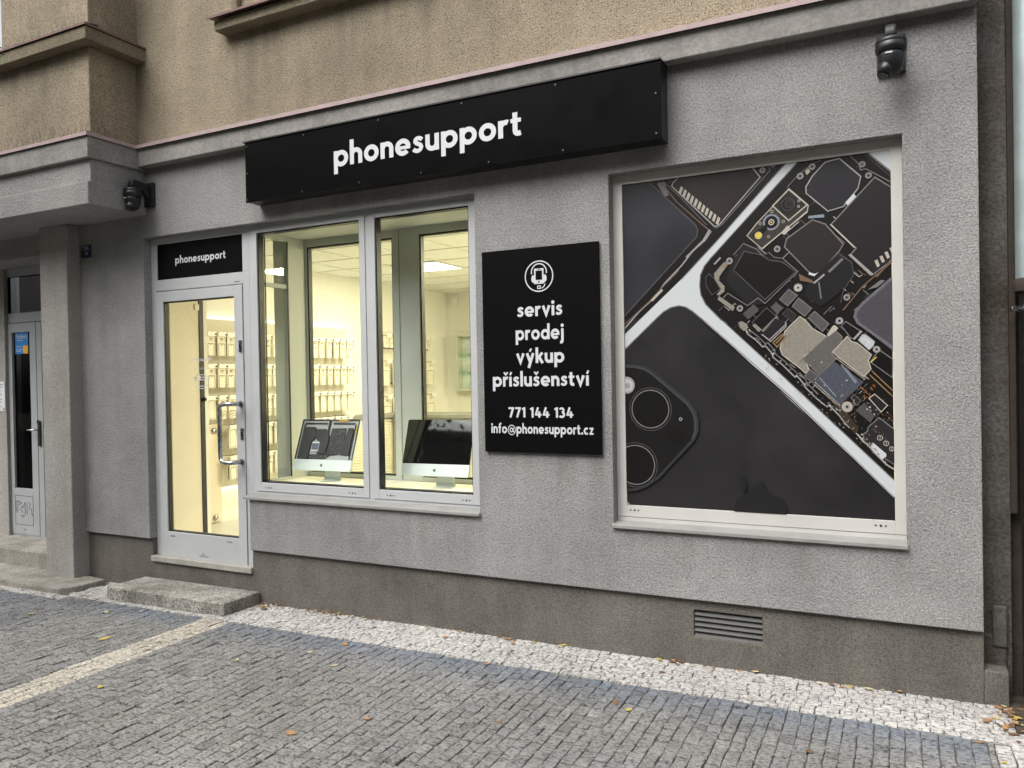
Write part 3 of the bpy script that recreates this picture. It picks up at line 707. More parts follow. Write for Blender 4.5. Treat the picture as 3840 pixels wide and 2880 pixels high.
'cream': [(47,[(-1263,2069),(-1199,2128),(-1190,2119),(-1254,2060)]),(60,[(-1094,2660),(-1079,2695),(-1067,2683),(-1082,2647)]),(61,[(-1073,2640),(-1059,2676),(-1046,2664),(-1061,2628)]),(62,[(-1053,2621),(-1038,2656),(-1026,2644),(-1040,2609)]),(63,[(-1032,2602),(-1018,2637),(-1006,2625),(-1020,2589)]),(64,[(-1012,2582),(-997,2618),(-985,2606),(-1000,2570)]),(65,[(-992,2563),(-977,2599),(-965,2586),(-979,2551)]),(66,[(-971,2544),(-957,2579),(-945,2567),(-959,2532)]),(67,[(-951,2525),(-937,2560),(-925,2548),(-939,2513)]),(68,[(-931,2506),(-917,2541),(-905,2529),(-919,2494)]),(69,[(-911,2487),(-897,2523),(-885,2511),(-899,2475)]),(70,[(-891,2468),(-877,2504),(-865,2492),(-879,2457)]),(80,[(-851,2013),(-822,1986),(-824,1984),(-853,2011)]),(83,[(-400,2122),(-374,2146),(-372,2144),(-398,2120)]),(84,[(-376,2143),(-371,2161),(-368,2160),(-373,2142)]),(99,[(-256,2077),(-236,2058),(-239,2055),(-259,2074)]),(106,[(-171,2403),(-149,2423),(-147,2421),(-169,2401)]),(109,[(-751,2331),(-731,2312),(-734,2309),(-754,2328)]),(110,[(-734,2315),(-717,2303),(-719,2299),(-736,2311)]),(111,[(-257,2170),(-243,2156),(-246,2153),(-260,2167)]),(120,[(-156,2261),(-125,2290),(-123,2288),(-154,2259)]),(123,[(-544,2248),(-507,2282),(-505,2280),(-542,2246)]),(124,[(-507,2282),(-492,2263),(-494,2261),(-509,2280)]),(125,[(-632,2208),(-610,2228),(-607,2225),(-629,2205)]),(129,[(-609,1886),(-588,1906),(-586,1904),(-607,1884)]),(151,[(-634,1895),(-593,1857),(-595,1855),(-636,1893)]),(152,[(-597,1858),(-578,1871),(-576,1868),(-595,1855)]),(154,[(-203,2152),(-174,2122),(-176,2120),(-205,2150)]),(155,[(-178,2123),(-162,2132),(-160,2129),(-176,2120)]),(159,[(-774,2271),(-738,2236),(-740,2234),(-776,2269)]),(166,[(-621,1868),(-608,1856),(-610,1854),(-623,1866)]),(167,[(-610,1858),(-593,1850),(-595,1847),(-612,1855)]),(179,[(-159,2201),(-144,2215),(-142,2213),(-157,2199)]),(180,[(-292,2442),(-253,2402),(-255,2400),(-294,2440)]),(181,[(-257,2401),(-252,2415),(-249,2415),(-254,2401)]),(184,[(-267,2192),(-242,2215),(-240,2213),(-265,2190)]),(185,[(-242,2215),(-233,2205),(-235,2203),(-244,2213)]),(188,[(-240,2134),(-200,2092),(-202,2090),(-242,2132)]),(207,[(-669,2319),(-637,2287),(-639,2285),(-671,2317)]),(208,[(-639,2289),(-627,2282),(-629,2279),(-641,2286)]),(212,[(-98,2534),(-66,2564),(-64,2562),(-96,2532)]),(216,[(-452,1868),(-439,1855),(-441,1853),(-454,1866)]),(221,[(-544,2163),(-504,2124),(-507,2121),(-547,2160)]),(222,[(-153,2158),(-121,2189),(-119,2187),(-151,2156)]),(223,[(-123,2187),(-109,2203),(-107,2201),(-121,2185)]),(224,[(-161,2073),(-152,2064),(-154,2062),(-163,2071)]),(225,[(-156,2064),(-144,2080),(-142,2078),(-154,2062)]),(239,[(-828,1993),(-794,2024),(-792,2022),(-826,1991)]),(240,[(-794,2024),(-786,2017),(-788,2015),(-796,2022)]),(243,[(-110,2387),(-78,2417),(-76,2415),(-108,2385)]),(244,[(-80,2414),(-74,2430),(-71,2430),(-77,2414)]),(253,[(-732,1914),(-718,1927),(-716,1925),(-730,1912)]),(270,[(-183,1432),(-172,1421),(-174,1419),(-185,1430)]),(272,[(-318,1645),(-309,1654),(-307,1652),(-316,1643)]),(276,[(-295,1588),(-283,1576),(-285,1574),(-297,1586)]),(285,[(-499,1727),(-484,1741),(-482,1739),(-497,1725)]),(290,[(-465,1693),(-442,1670),(-444,1668),(-467,1691)]),(296,[(-305,1598),(-286,1617),(-284,1615),(-303,1596)]),(313,[(-633,1931),(-609,1908),(-611,1906),(-635,1929)]),(320,[(-431,1839),(-413,1856),(-411,1854),(-429,1837)]),(330,[(-154,1620),(-135,1602),(-137,1600),(-156,1618)]),(347,[(-112,1490),(-92,1510),(-90,1508),(-110,1488)]),(349,[(-117,1386),(-106,1376),(-108,1374),(-119,1384)]),(354,[(-413,1782),(-401,1793),(-399,1791),(-411,1780)]),(356,[(-404,1563),(-384,1583),(-382,1581),(-402,1561)]),(357,[(-213,1463),(-195,1482),(-193,1480),(-211,1461)]),(387,[(-304,2404),(-191,2273),(-196,2269),(-309,2400)]),(422,[(-104,2198),(-90,2202),(-79,2170),(-92,2164)]),(423,[(-81,2217),(-67,2221),(-56,2190),(-69,2184)]),(424,[(-58,2236),(-44,2240),(-33,2209),(-46,2203)]),(425,[(-25,2228),(-35,2255),(-25,2258)]),(442,[(-507,2613),(-410,2513),(-413,2510),(-510,2610)]),(443,[(-410,2515),(-414,2482),(-419,2482),(-415,2515)]),(444,[(-413,2483),(-646,2301),(-649,2305),(-416,2487)]),(445,[(-646,2301),(-728,2383),(-725,2386),(-643,2304)]),(446,[(-728,2383),(-667,2455),(-663,2452),(-724,2380)]),(447,[(-669,2452),(-590,2528),(-587,2525),(-666,2449)]),(448,[(-593,2525),(-507,2613),(-504,2610),(-590,2522)]),(450,[(-507,2610),(-414,2515),(-419,2511),(-512,2606)]),(451,[(-414,2514),(-510,2439),(-514,2444),(-418,2519)]),(452,[(-511,2439),(-594,2528),(-589,2532),(-506,2443)]),(453,[(-594,2529),(-508,2610),(-504,2605),(-590,2524)]),(499,[(-582,2443),(-584,2450),(-588,2456),(-594,2459),(-602,2459),(-608,2456),(-612,2450),(-614,2443),(-612,2436),(-608,2430),(-602,2427),(-594,2427),(-588,2430),(-584,2436)]),(505,[(-538,2394),(-517,2418),(-500,2398),(-532,2368),(-551,2381)]),(507,[(-650,2309),(-419,2481),(-415,2476),(-646,2304)]),(508,[(-586,2500),(-588,2506),(-590,2504),(-588,2500)]),(509,[(-588,2506),(-594,2508),(-594,2505),(-590,2504)]),(510,[(-594,2509),(-600,2506),(-598,2504),(-594,2506)]),(511,[(-600,2506),(-602,2500),(-599,2500),(-598,2504)]),(512,[(-602,2500),(-600,2494),(-598,2496),(-600,2500)]),(513,[(-600,2494),(-594,2492),(-594,2495),(-598,2496)]),(514,[(-594,2491),(-588,2494),(-590,2496),(-594,2494)]),(515,[(-588,2494),(-586,2500),(-589,2500),(-590,2496)]),(516,[(-530,2440),(-532,2446),(-534,2444),(-532,2440)]),(517,[(-532,2446),(-538,2448),(-538,2445),(-534,2444)]),(518,[(-538,2449),(-544,2446),(-542,2444),(-538,2446)]),(519,[(-544,2446),(-546,2440),(-543,2440),(-542,2444)]),(520,[(-546,2440),(-544,2434),(-542,2436),(-544,2440)]),(521,[(-544,2434),(-538,2432),(-538,2435),(-542,2436)]),(522,[(-538,2431),(-532,2434),(-534,2436),(-538,2434)]),(523,[(-532,2434),(-530,2440),(-533,2440),(-534,2436)]),(524,[(-606,2368),(-608,2374),(-610,2371),(-608,2368)]),(525,[(-608,2373),(-613,2375),(-613,2372),(-610,2371)]),(526,[(-613,2375),(-619,2373),(-616,2371),(-613,2373)]),(527,[(-618,2373),(-620,2368),(-617,2368),(-616,2371)]),(528,[(-620,2368),(-618,2362),(-616,2365),(-618,2368)]),(529,[(-618,2363),(-613,2361),(-613,2364),(-616,2365)]),(530,[(-613,2361),(-607,2363),(-610,2365),(-613,2363)]),(531,[(-608,2363),(-606,2368),(-609,2368),(-610,2365)]),(532,[(-648,2442),(-650,2448),(-652,2445),(-650,2442)]),(533,[(-650,2447),(-655,2449),(-655,2446),(-652,2445)]),(534,[(-655,2450),(-661,2447),(-658,2445),(-655,2447)]),(535,[(-660,2447),(-662,2442),(-659,2442),(-658,2445)]),(536,[(-662,2442),(-660,2436),(-658,2439),(-660,2442)]),(537,[(-660,2437),(-655,2435),(-655,2438),(-658,2439)]),(538,[(-655,2435),(-649,2437),(-652,2439),(-655,2438)]),(539,[(-650,2437),(-648,2442),(-651,2442),(-652,2439)]),(540,[(-451,2540),(-453,2546),(-455,2543),(-454,2540)]),(541,[(-453,2545),(-458,2547),(-458,2544),(-455,2543)]),(542,[(-458,2547),(-464,2545),(-461,2543),(-458,2545)]),(543,[(-463,2545),(-465,2540),(-462,2540),(-461,2543)]),(544,[(-466,2540),(-463,2534),(-461,2537),(-463,2540)]),(545,[(-463,2535),(-458,2533),(-458,2536),(-461,2537)]),(546,[(-458,2533),(-452,2535),(-455,2537),(-458,2535)]),(547,[(-453,2535),(-451,2540),(-454,2540),(-455,2537)]),(548,[(-453,2511),(-455,2517),(-457,2514),(-456,2511)]),(549,[(-455,2516),(-460,2518),(-460,2515),(-457,2514)]),(550,[(-460,2518),(-466,2516),(-463,2514),(-460,2516)]),(551,[(-465,2516),(-467,2511),(-464,2511),(-463,2514)]),(552,[(-468,2511),(-465,2505),(-463,2508),(-465,2511)]),(553,[(-465,2506),(-460,2504),(-460,2507),(-463,2508)]),(554,[(-460,2504),(-454,2506),(-457,2508),(-460,2506)]),(555,[(-455,2506),(-453,2511),(-456,2511),(-457,2508)]),(587,[(-451,2086),(-453,2093),(-457,2099),(-464,2103),(-472,2103),(-479,2099),(-483,2093),(-485,2086),(-483,2079),(-479,2073),(-472,2069),(-464,2069),(-457,2073),(-453,2079)]),(589,[(-427,2689),(-410,2704),(-400,2685),(-417,2669)]),(651,[(-539,1862),(-518,1884),(-515,1881),(-536,1859)]),(652,[(-521,1881),(-463,1938),(-460,1935),(-518,1878)]),(653,[(-463,1938),(-432,1916),(-435,1912),(-466,1934)]),(654,[(-434,1918),(-397,1868),(-401,1865),(-438,1915)]),(655,[(-400,1871),(-334,1829),(-337,1825),(-403,1867)]),(656,[(-335,1830),(-331,1796),(-336,1796),(-340,1830)]),(657,[(-331,1797),(-444,1723),(-447,1727),(-334,1801)]),(658,[(-442,1729),(-417,1653),(-422,1651),(-447,1727)]),(659,[(-417,1654),(-438,1634),(-441,1637),(-420,1657)]),(660,[(-438,1634),(-470,1666),(-467,1669),(-435,1637)]),(661,[(-467,1663),(-555,1736),(-552,1740),(-464,1667)]),(662,[(-554,1734),(-566,1773),(-561,1775),(-549,1736)]),(663,[(-566,1771),(-538,1865),(-533,1863),(-561,1769)]),(673,[(-233,1825),(-211,1794),(-215,1791),(-237,1822)]),(674,[(-215,1797),(-184,1787),(-186,1782),(-217,1792)]),(675,[(-187,1788),(-120,1725),(-123,1722),(-190,1785)]),(676,[(-120,1726),(-137,1693),(-141,1695),(-124,1728)]),(677,[(-136,1699),(-123,1651),(-128,1649),(-141,1697)]),(678,[(-123,1652),(-158,1611),(-162,1614),(-127,1655)]),(679,[(-159,1611),(-219,1660),(-216,1664),(-156,1615)]),(680,[(-216,1658),(-308,1743),(-305,1746),(-213,1661)]),(681,[(-308,1743),(-235,1825),(-231,1822),(-304,1740)]),(682,[(-302,1879),(-292,1882),(-276,1866),(-285,1854),(-324,1824),(-330,1835)]),(693,[(-399,1580),(-395,1580),(-395,1576),(-399,1576)]),(694,[(-292,1715),(-288,1715),(-288,1711),(-293,1711)]),(695,[(-287,1724),(-283,1724),(-283,1719),(-287,1720)]),(696,[(-392,1590),(-387,1590),(-387,1585),(-392,1585)]),(697,[(-394,1576),(-390,1576),(-390,1571),(-394,1571)]),(698,[(-287,1711),(-283,1711),(-283,1706),(-287,1706)]),(699,[(-281,1719),(-277,1719),(-277,1715),(-281,1715)]),(700,[(-387,1585),(-383,1585),(-383,1580),(-387,1581)]),(701,[(-390,1571),(-385,1571),(-385,1567),(-390,1567)]),(702,[(-281,1706),(-277,1706),(-277,1702),(-282,1702)]),(703,[(-276,1715),(-272,1715),(-272,1710),(-276,1710)]),(704,[(-382,1580),(-378,1580),(-378,1576),(-382,1576)]),(705,[(-385,1567),(-381,1567),(-381,1562),(-385,1562)]),(706,[(-276,1702),(-272,1701),(-272,1697),(-276,1697)]),(707,[(-270,1710),(-266,1710),(-266,1706),(-270,1706)]),(708,[(-377,1575),(-373,1575),(-373,1571),(-378,1571)]),(709,[(-380,1562),(-376,1562),(-376,1558),(-381,1558)]),(710,[(-270,1697),(-266,1697),(-266,1692),(-271,1693)]),(711,[(-265,1706),(-261,1706),(-261,1701),(-265,1701)]),(712,[(-373,1571),(-369,1571),(-369,1566),(-373,1566)]),(713,[(-376,1558),(-372,1558),(-372,1553),(-376,1553)]),(714,[(-265,1693),(-261,1692),(-261,1688),(-265,1688)]),(715,[(-259,1701),(-255,1701),(-255,1697),(-259,1697)]),(716,[(-368,1566),(-364,1566),(-364,1561),(-368,1561)]),(717,[(-371,1553),(-367,1553),(-367,1549),(-371,1549)]),(718,[(-260,1688),(-255,1688),(-255,1683),(-260,1684)]),(719,[(-254,1697),(-250,1697),(-250,1692),(-254,1692)]),(720,[(-363,1561),(-359,1561),(-359,1556),(-363,1557)]),(721,[(-367,1549),(-363,1549),(-363,1544),(-367,1544)]),(722,[(-254,1683),(-250,1683),(-250,1679),(-254,1679)]),(723,[(-248,1692),(-244,1692),(-244,1688),(-249,1688)]),(724,[(-359,1556),(-354,1556),(-355,1552),(-359,1552)]),(725,[(-362,1544),(-358,1544),(-358,1540),(-362,1540)]),(726,[(-249,1679),(-245,1679),(-245,1674),(-249,1675)]),(727,[(-243,1688),(-239,1688),(-239,1683),(-243,1683)]),(728,[(-354,1551),(-350,1551),(-350,1547),(-354,1547)]),(729,[(-358,1540),(-353,1540),(-353,1535),(-358,1535)]),(730,[(-243,1674),(-239,1674),(-239,1670),(-243,1670)]),(731,[(-238,1683),(-234,1683),(-234,1679),(-238,1679)]),(732,[(-349,1547),(-345,1547),(-345,1542),(-349,1542)]),(733,[(-353,1536),(-349,1536),(-349,1531),(-353,1531)]),(734,[(-238,1670),(-234,1670),(-234,1665),(-238,1665)]),(735,[(-232,1679),(-228,1679),(-228,1674),(-232,1674)]),(736,[(-345,1542),(-340,1542),(-340,1537),(-345,1537)]),(737,[(-349,1531),(-344,1531),(-344,1527),(-349,1527)]),(738,[(-232,1665),(-228,1665),(-228,1661),(-232,1661)]),(739,[(-227,1674),(-223,1674),(-223,1670),(-227,1670)]),(740,[(-340,1537),(-336,1537),(-336,1533),(-340,1533)]),(741,[(-344,1527),(-340,1527),(-340,1522),(-344,1522)]),(742,[(-227,1661),(-223,1661),(-223,1656),(-227,1657)]),(743,[(-221,1670),(-217,1670),(-217,1665),(-221,1665)]),(744,[(-335,1532),(-331,1532),(-331,1528),(-335,1528)]),(745,[(-339,1522),(-335,1522),(-335,1518),(-339,1518)]),(746,[(-221,1656),(-217,1656),(-217,1652),(-221,1652)]),(747,[(-216,1665),(-212,1665),(-212,1661),(-216,1661)]),(748,[(-331,1528),(-326,1528),(-326,1523),(-331,1523)]),(749,[(-335,1518),(-331,1518),(-331,1513),(-335,1513)]),(750,[(-216,1652),(-212,1652),(-212,1647),(-216,1648)]),(751,[(-210,1661),(-206,1661),(-206,1656),(-211,1656)]),(752,[(-326,1523),(-322,1523),(-322,1518),(-326,1518)]),(753,[(-330,1513),(-326,1513),(-326,1509),(-330,1509)]),(754,[(-211,1648),(-207,1647),(-207,1643),(-211,1643)]),(755,[(-205,1656),(-201,1656),(-201,1652),(-205,1652)]),(756,[(-321,1518),(-317,1518),(-317,1514),(-321,1514)]),(757,[(-326,1509),(-322,1509),(-322,1504),(-326,1504)]),(758,[(-205,1643),(-201,1643),(-201,1639),(-205,1639)]),(759,[(-200,1652),(-196,1652),(-196,1647),(-200,1647)]),(760,[(-317,1513),(-312,1513),(-313,1509),(-317,1509)]),(761,[(-321,1505),(-317,1505),(-317,1500),(-321,1500)]),(762,[(-200,1639),(-196,1638),(-196,1634),(-200,1634)]),(763,[(-194,1647),(-190,1647),(-190,1643),(-194,1643)]),(764,[(-312,1509),(-308,1509),(-308,1504),(-312,1504)]),(765,[(-317,1500),(-313,1500),(-313,1496),(-317,1496)]),(766,[(-194,1634),(-190,1634),(-190,1630),(-194,1630)]),(767,[(-189,1643),(-185,1643),(-185,1638),(-189,1638)]),(768,[(-307,1504),(-303,1504),(-303,1499),(-307,1499)]),(769,[(-312,1496),(-308,1496),(-308,1491),(-312,1491)]),(770,[(-189,1630),(-185,1630),(-185,1625),(-189,1625)]),(771,[(-183,1638),(-179,1638),(-180,1634),(-184,1634)]),(772,[(-303,1499),(-299,1499),(-299,1495),(-303,1495)]),(773,[(-308,1491),(-304,1491),(-304,1487),(-308,1487)]),(774,[(-184,1625),(-180,1625),(-180,1621),(-184,1621)]),(775,[(-178,1634),(-174,1634),(-174,1629),(-178,1630)]),(776,[(-298,1494),(-294,1494),(-294,1490),(-298,1490)]),(777,[(-303,1487),(-299,1487),(-299,1482),(-303,1482)]),(778,[(-178,1621),(-174,1621),(-174,1616),(-178,1616)]),(779,[(-173,1629),(-169,1629),(-169,1625),(-173,1625)]),(780,[(-293,1490),(-289,1490),(-289,1485),(-293,1485)]),(781,[(-299,1483),(-295,1483),(-295,1478),(-299,1478)]),(782,[(-173,1616),(-169,1616),(-169,1612),(-173,1612)]),(783,[(-167,1625),(-163,1625),(-163,1621),(-167,1621)]),(784,[(-289,1485),(-285,1485),(-285,1481),(-289,1481)]),(785,[(-294,1478),(-290,1478),(-290,1474),(-294,1474)]),(786,[(-167,1612),(-163,1612),(-164,1607),(-168,1607)]),(787,[(-162,1621),(-158,1621),(-158,1616),(-162,1616)]),(788,[(-284,1480),(-280,1480),(-280,1476),(-284,1476)]),(789,[(-290,1474),(-286,1474),(-286,1469),(-290,1469)]),(790,[(-162,1607),(-158,1607),(-158,1603),(-162,1603)]),(791,[(-157,1616),(-153,1616),(-153,1612),(-157,1612)]),(792,[(-280,1476),(-275,1476),(-275,1471),(-280,1471)]),(793,[(-285,1469),(-281,1469),(-281,1465),(-285,1465)]),(794,[(-157,1603),(-153,1603),(-153,1599),(-157,1599)]),(795,[(-151,1612),(-147,1612),(-147,1607),(-151,1607)]),(796,[(-275,1471),(-271,1471),(-271,1466),(-275,1466)]),(882,[(-140,1506),(-111,1529),(-108,1525),(-137,1502)]),(883,[(-111,1529),(-50,1469),(-53,1466),(-114,1526)]),(884,[(-50,1469),(-82,1432),(-85,1435),(-53,1472)]),(885,[(-83,1433),(-140,1505),(-136,1507),(-79,1435)]),(898,[(-75,1305),(-77,1312),(-80,1310),(-79,1305)]),(899,[(-77,1312),(-83,1317),(-84,1314),(-80,1310)]),(900,[(-82,1317),(-89,1318),(-89,1315),(-84,1314)]),(901,[(-89,1319),(-96,1317),(-94,1314),(-89,1315)]),(902,[(-96,1317),(-101,1311),(-98,1310),(-94,1314)]),(903,[(-101,1312),(-102,1305),(-99,1305),(-98,1310)]),(904,[(-102,1305),(-101,1298),(-98,1300),(-99,1305)]),(905,[(-101,1298),(-95,1293),(-94,1296),(-98,1300)]),(906,[(-96,1293),(-89,1292),(-89,1295),(-94,1296)]),(907,[(-89,1291),(-82,1293),(-84,1296),(-89,1294)]),(908,[(-82,1293),(-77,1299),(-80,1300),(-84,1296)]),(909,[(-77,1298),(-76,1305),(-79,1305),(-80,1300)]),(910,[(-87,1313),(-87,1297),(-90,1297),(-90,1313)]),(911,[(-48,1278),(-49,1285),(-52,1283),(-51,1278)]),(912,[(-49,1285),(-55,1290),(-56,1287),(-52,1283)]),(913,[(-54,1290),(-61,1291),(-61,1288),(-56,1287)]),(914,[(-61,1292),(-68,1290),(-66,1287),(-61,1288)]),(915,[(-68,1290),(-73,1284),(-70,1283),(-66,1287)]),(916,[(-73,1285),(-74,1278),(-71,1278),(-70,1283)]),(917,[(-74,1278),(-73,1271),(-70,1273),(-71,1278)]),(918,[(-73,1271),(-67,1266),(-66,1269),(-70,1273)]),(919,[(-68,1266),(-61,1265),(-61,1268),(-66,1269)]),(920,[(-61,1264),(-54,1266),(-56,1269),(-61,1268)]),(921,[(-54,1266),(-49,1272),(-52,1273),(-56,1269)]),(922,[(-49,1271),(-48,1278),(-51,1278),(-52,1273)]),(923,[(-59,1287),(-59,1270),(-62,1270),(-62,1287)]),(924,[(-25,1251),(-25,1256),(-25,1258),(-28,1256),(-27,1251)]),(925,[(-25,1257),(-30,1262),(-31,1259),(-28,1256)]),(926,[(-30,1262),(-36,1263),(-36,1260),(-31,1259)]),(927,[(-36,1263),(-43,1262),(-41,1259),(-36,1260)]),(928,[(-42,1262),(-47,1257),(-44,1256),(-41,1259)]),(929,[(-47,1257),(-48,1251),(-45,1251),(-44,1256)]),(930,[(-48,1251),(-47,1244),(-44,1246),(-45,1251)]),(931,[(-47,1245),(-42,1240),(-41,1243),(-44,1246)]),(932,[(-42,1240),(-36,1239),(-36,1242),(-41,1243)]),(933,[(-36,1238),(-29,1240),(-31,1243),(-36,1241)]),(934,[(-30,1240),(-25,1245),(-28,1246),(-31,1243)]),(935,[(-25,1245),(-25,1245),(-25,1251),(-27,1251),(-28,1246)]),(936,[(-34,1260),(-34,1243),(-37,1243),(-37,1260)]),(938,[(-214,1461),(-216,1470),(-220,1477),(-226,1483),(-235,1486),(-243,1486),(-252,1483),(-258,1477),(-262,1470),(-264,1461),(-262,1452),(-258,1445),(-252,1439),(-243,1436),(-235,1436),(-227,1439),(-220,1445),(-216,1452)]),(1011,[(-188,1322),(-160,1284),(-164,1282),(-192,1320)]),(1012,[(-163,1287),(-141,1270),(-143,1266),(-165,1283)]),(1013,[(-142,1271),(-107,1226),(-111,1224),(-146,1269)]),(1014,[(-110,1229),(-55,1170),(-58,1167),(-113,1226)]),(1015,[(-58,1173),(-25,1151),(-25,1148),(-26,1146),(-60,1169)]),(1019,[(-724,1875),(-719,1880),(-712,1873),(-717,1868)]),(1020,[(-735,1866),(-730,1871),(-723,1864),(-728,1859)]),(1023,[(-699,1829),(-694,1834),(-688,1827),(-693,1822)]),(1034,[(-607,1742),(-601,1748),(-593,1739),(-599,1734)]),(1036,[(-601,1746),(-596,1751),(-589,1744),(-594,1738)]),(1044,[(-487,1625),(-481,1630),(-474,1622),(-479,1617)]),(1060,[(-326,1469),(-321,1474),(-313,1467),(-319,1461)]),(1070,[(-175,1301),(-171,1306),(-164,1299),(-169,1294)]),(1072,[(-177,1321),(-173,1325),(-167,1319),(-171,1315)]),(1079,[(-69,1185),(-66,1188),(-62,1184),(-65,1181)]),(1087,[(-112,1470),(-109,1473),(-104,1468),(-107,1464)]),(1102,[(-108,1397),(-106,1400),(-103,1396),(-105,1394)]),(1118,[(-363,1693),(-359,1697),(-353,1690),(-357,1686)]),(1135,[(-118,1425),(-115,1429),(-109,1423),(-113,1418)]),(1137,[(-424,1525),(-422,1528),(-418,1524),(-421,1521)]),(1138,[(-466,1521),(-463,1525),(-458,1519),(-461,1516)]),(1142,[(-475,1533),(-471,1536),(-466,1531),(-470,1527)]),(1143,[(-619,1707),(-617,1709),(-613,1706),(-616,1703)]),(1149,[(-324,1474),(-323,1476),(-320,1473),(-322,1472)]),(1153,[(-88,1432),(-87,1433),(-84,1431),(-86,1429)]),(1174,[(-638,1668),(-633,1673),(-626,1666),(-631,1661)]),(1178,[(-207,1409),(-205,1411),(-203,1408),(-205,1406)]),(1186,[(-499,1689),(-496,1692),(-493,1688),(-495,1685)]),(1187,[(-350,1573),(-346,1576),(-342,1571),(-345,1567)]),(1189,[(-244,1597),(-240,1602),(-234,1595),(-238,1591)]),(1190,[(-139,1460),(-135,1464),(-129,1458),(-133,1453)]),(1194,[(-111,1364),(-108,1368),(-102,1362),(-106,1358)]),(1219,[(-623,1718),(-619,1721),(-614,1716),(-618,1712)]),(1227,[(-262,1459),(-261,1461),(-258,1458),(-260,1456)]),(1233,[(-421,1588),(-418,1591),(-413,1586),(-416,1583)]),(1235,[(-151,1450),(-147,1454),(-141,1448),(-145,1444)]),(1240,[(-289,1425),(-286,1428),(-281,1423),(-284,1419)]),(1253,[(-265,1574),(-263,1576),(-260,1572),(-262,1570)]),(1261,[(-133,1255),(-130,1258),(-126,1253),(-129,1250)])],
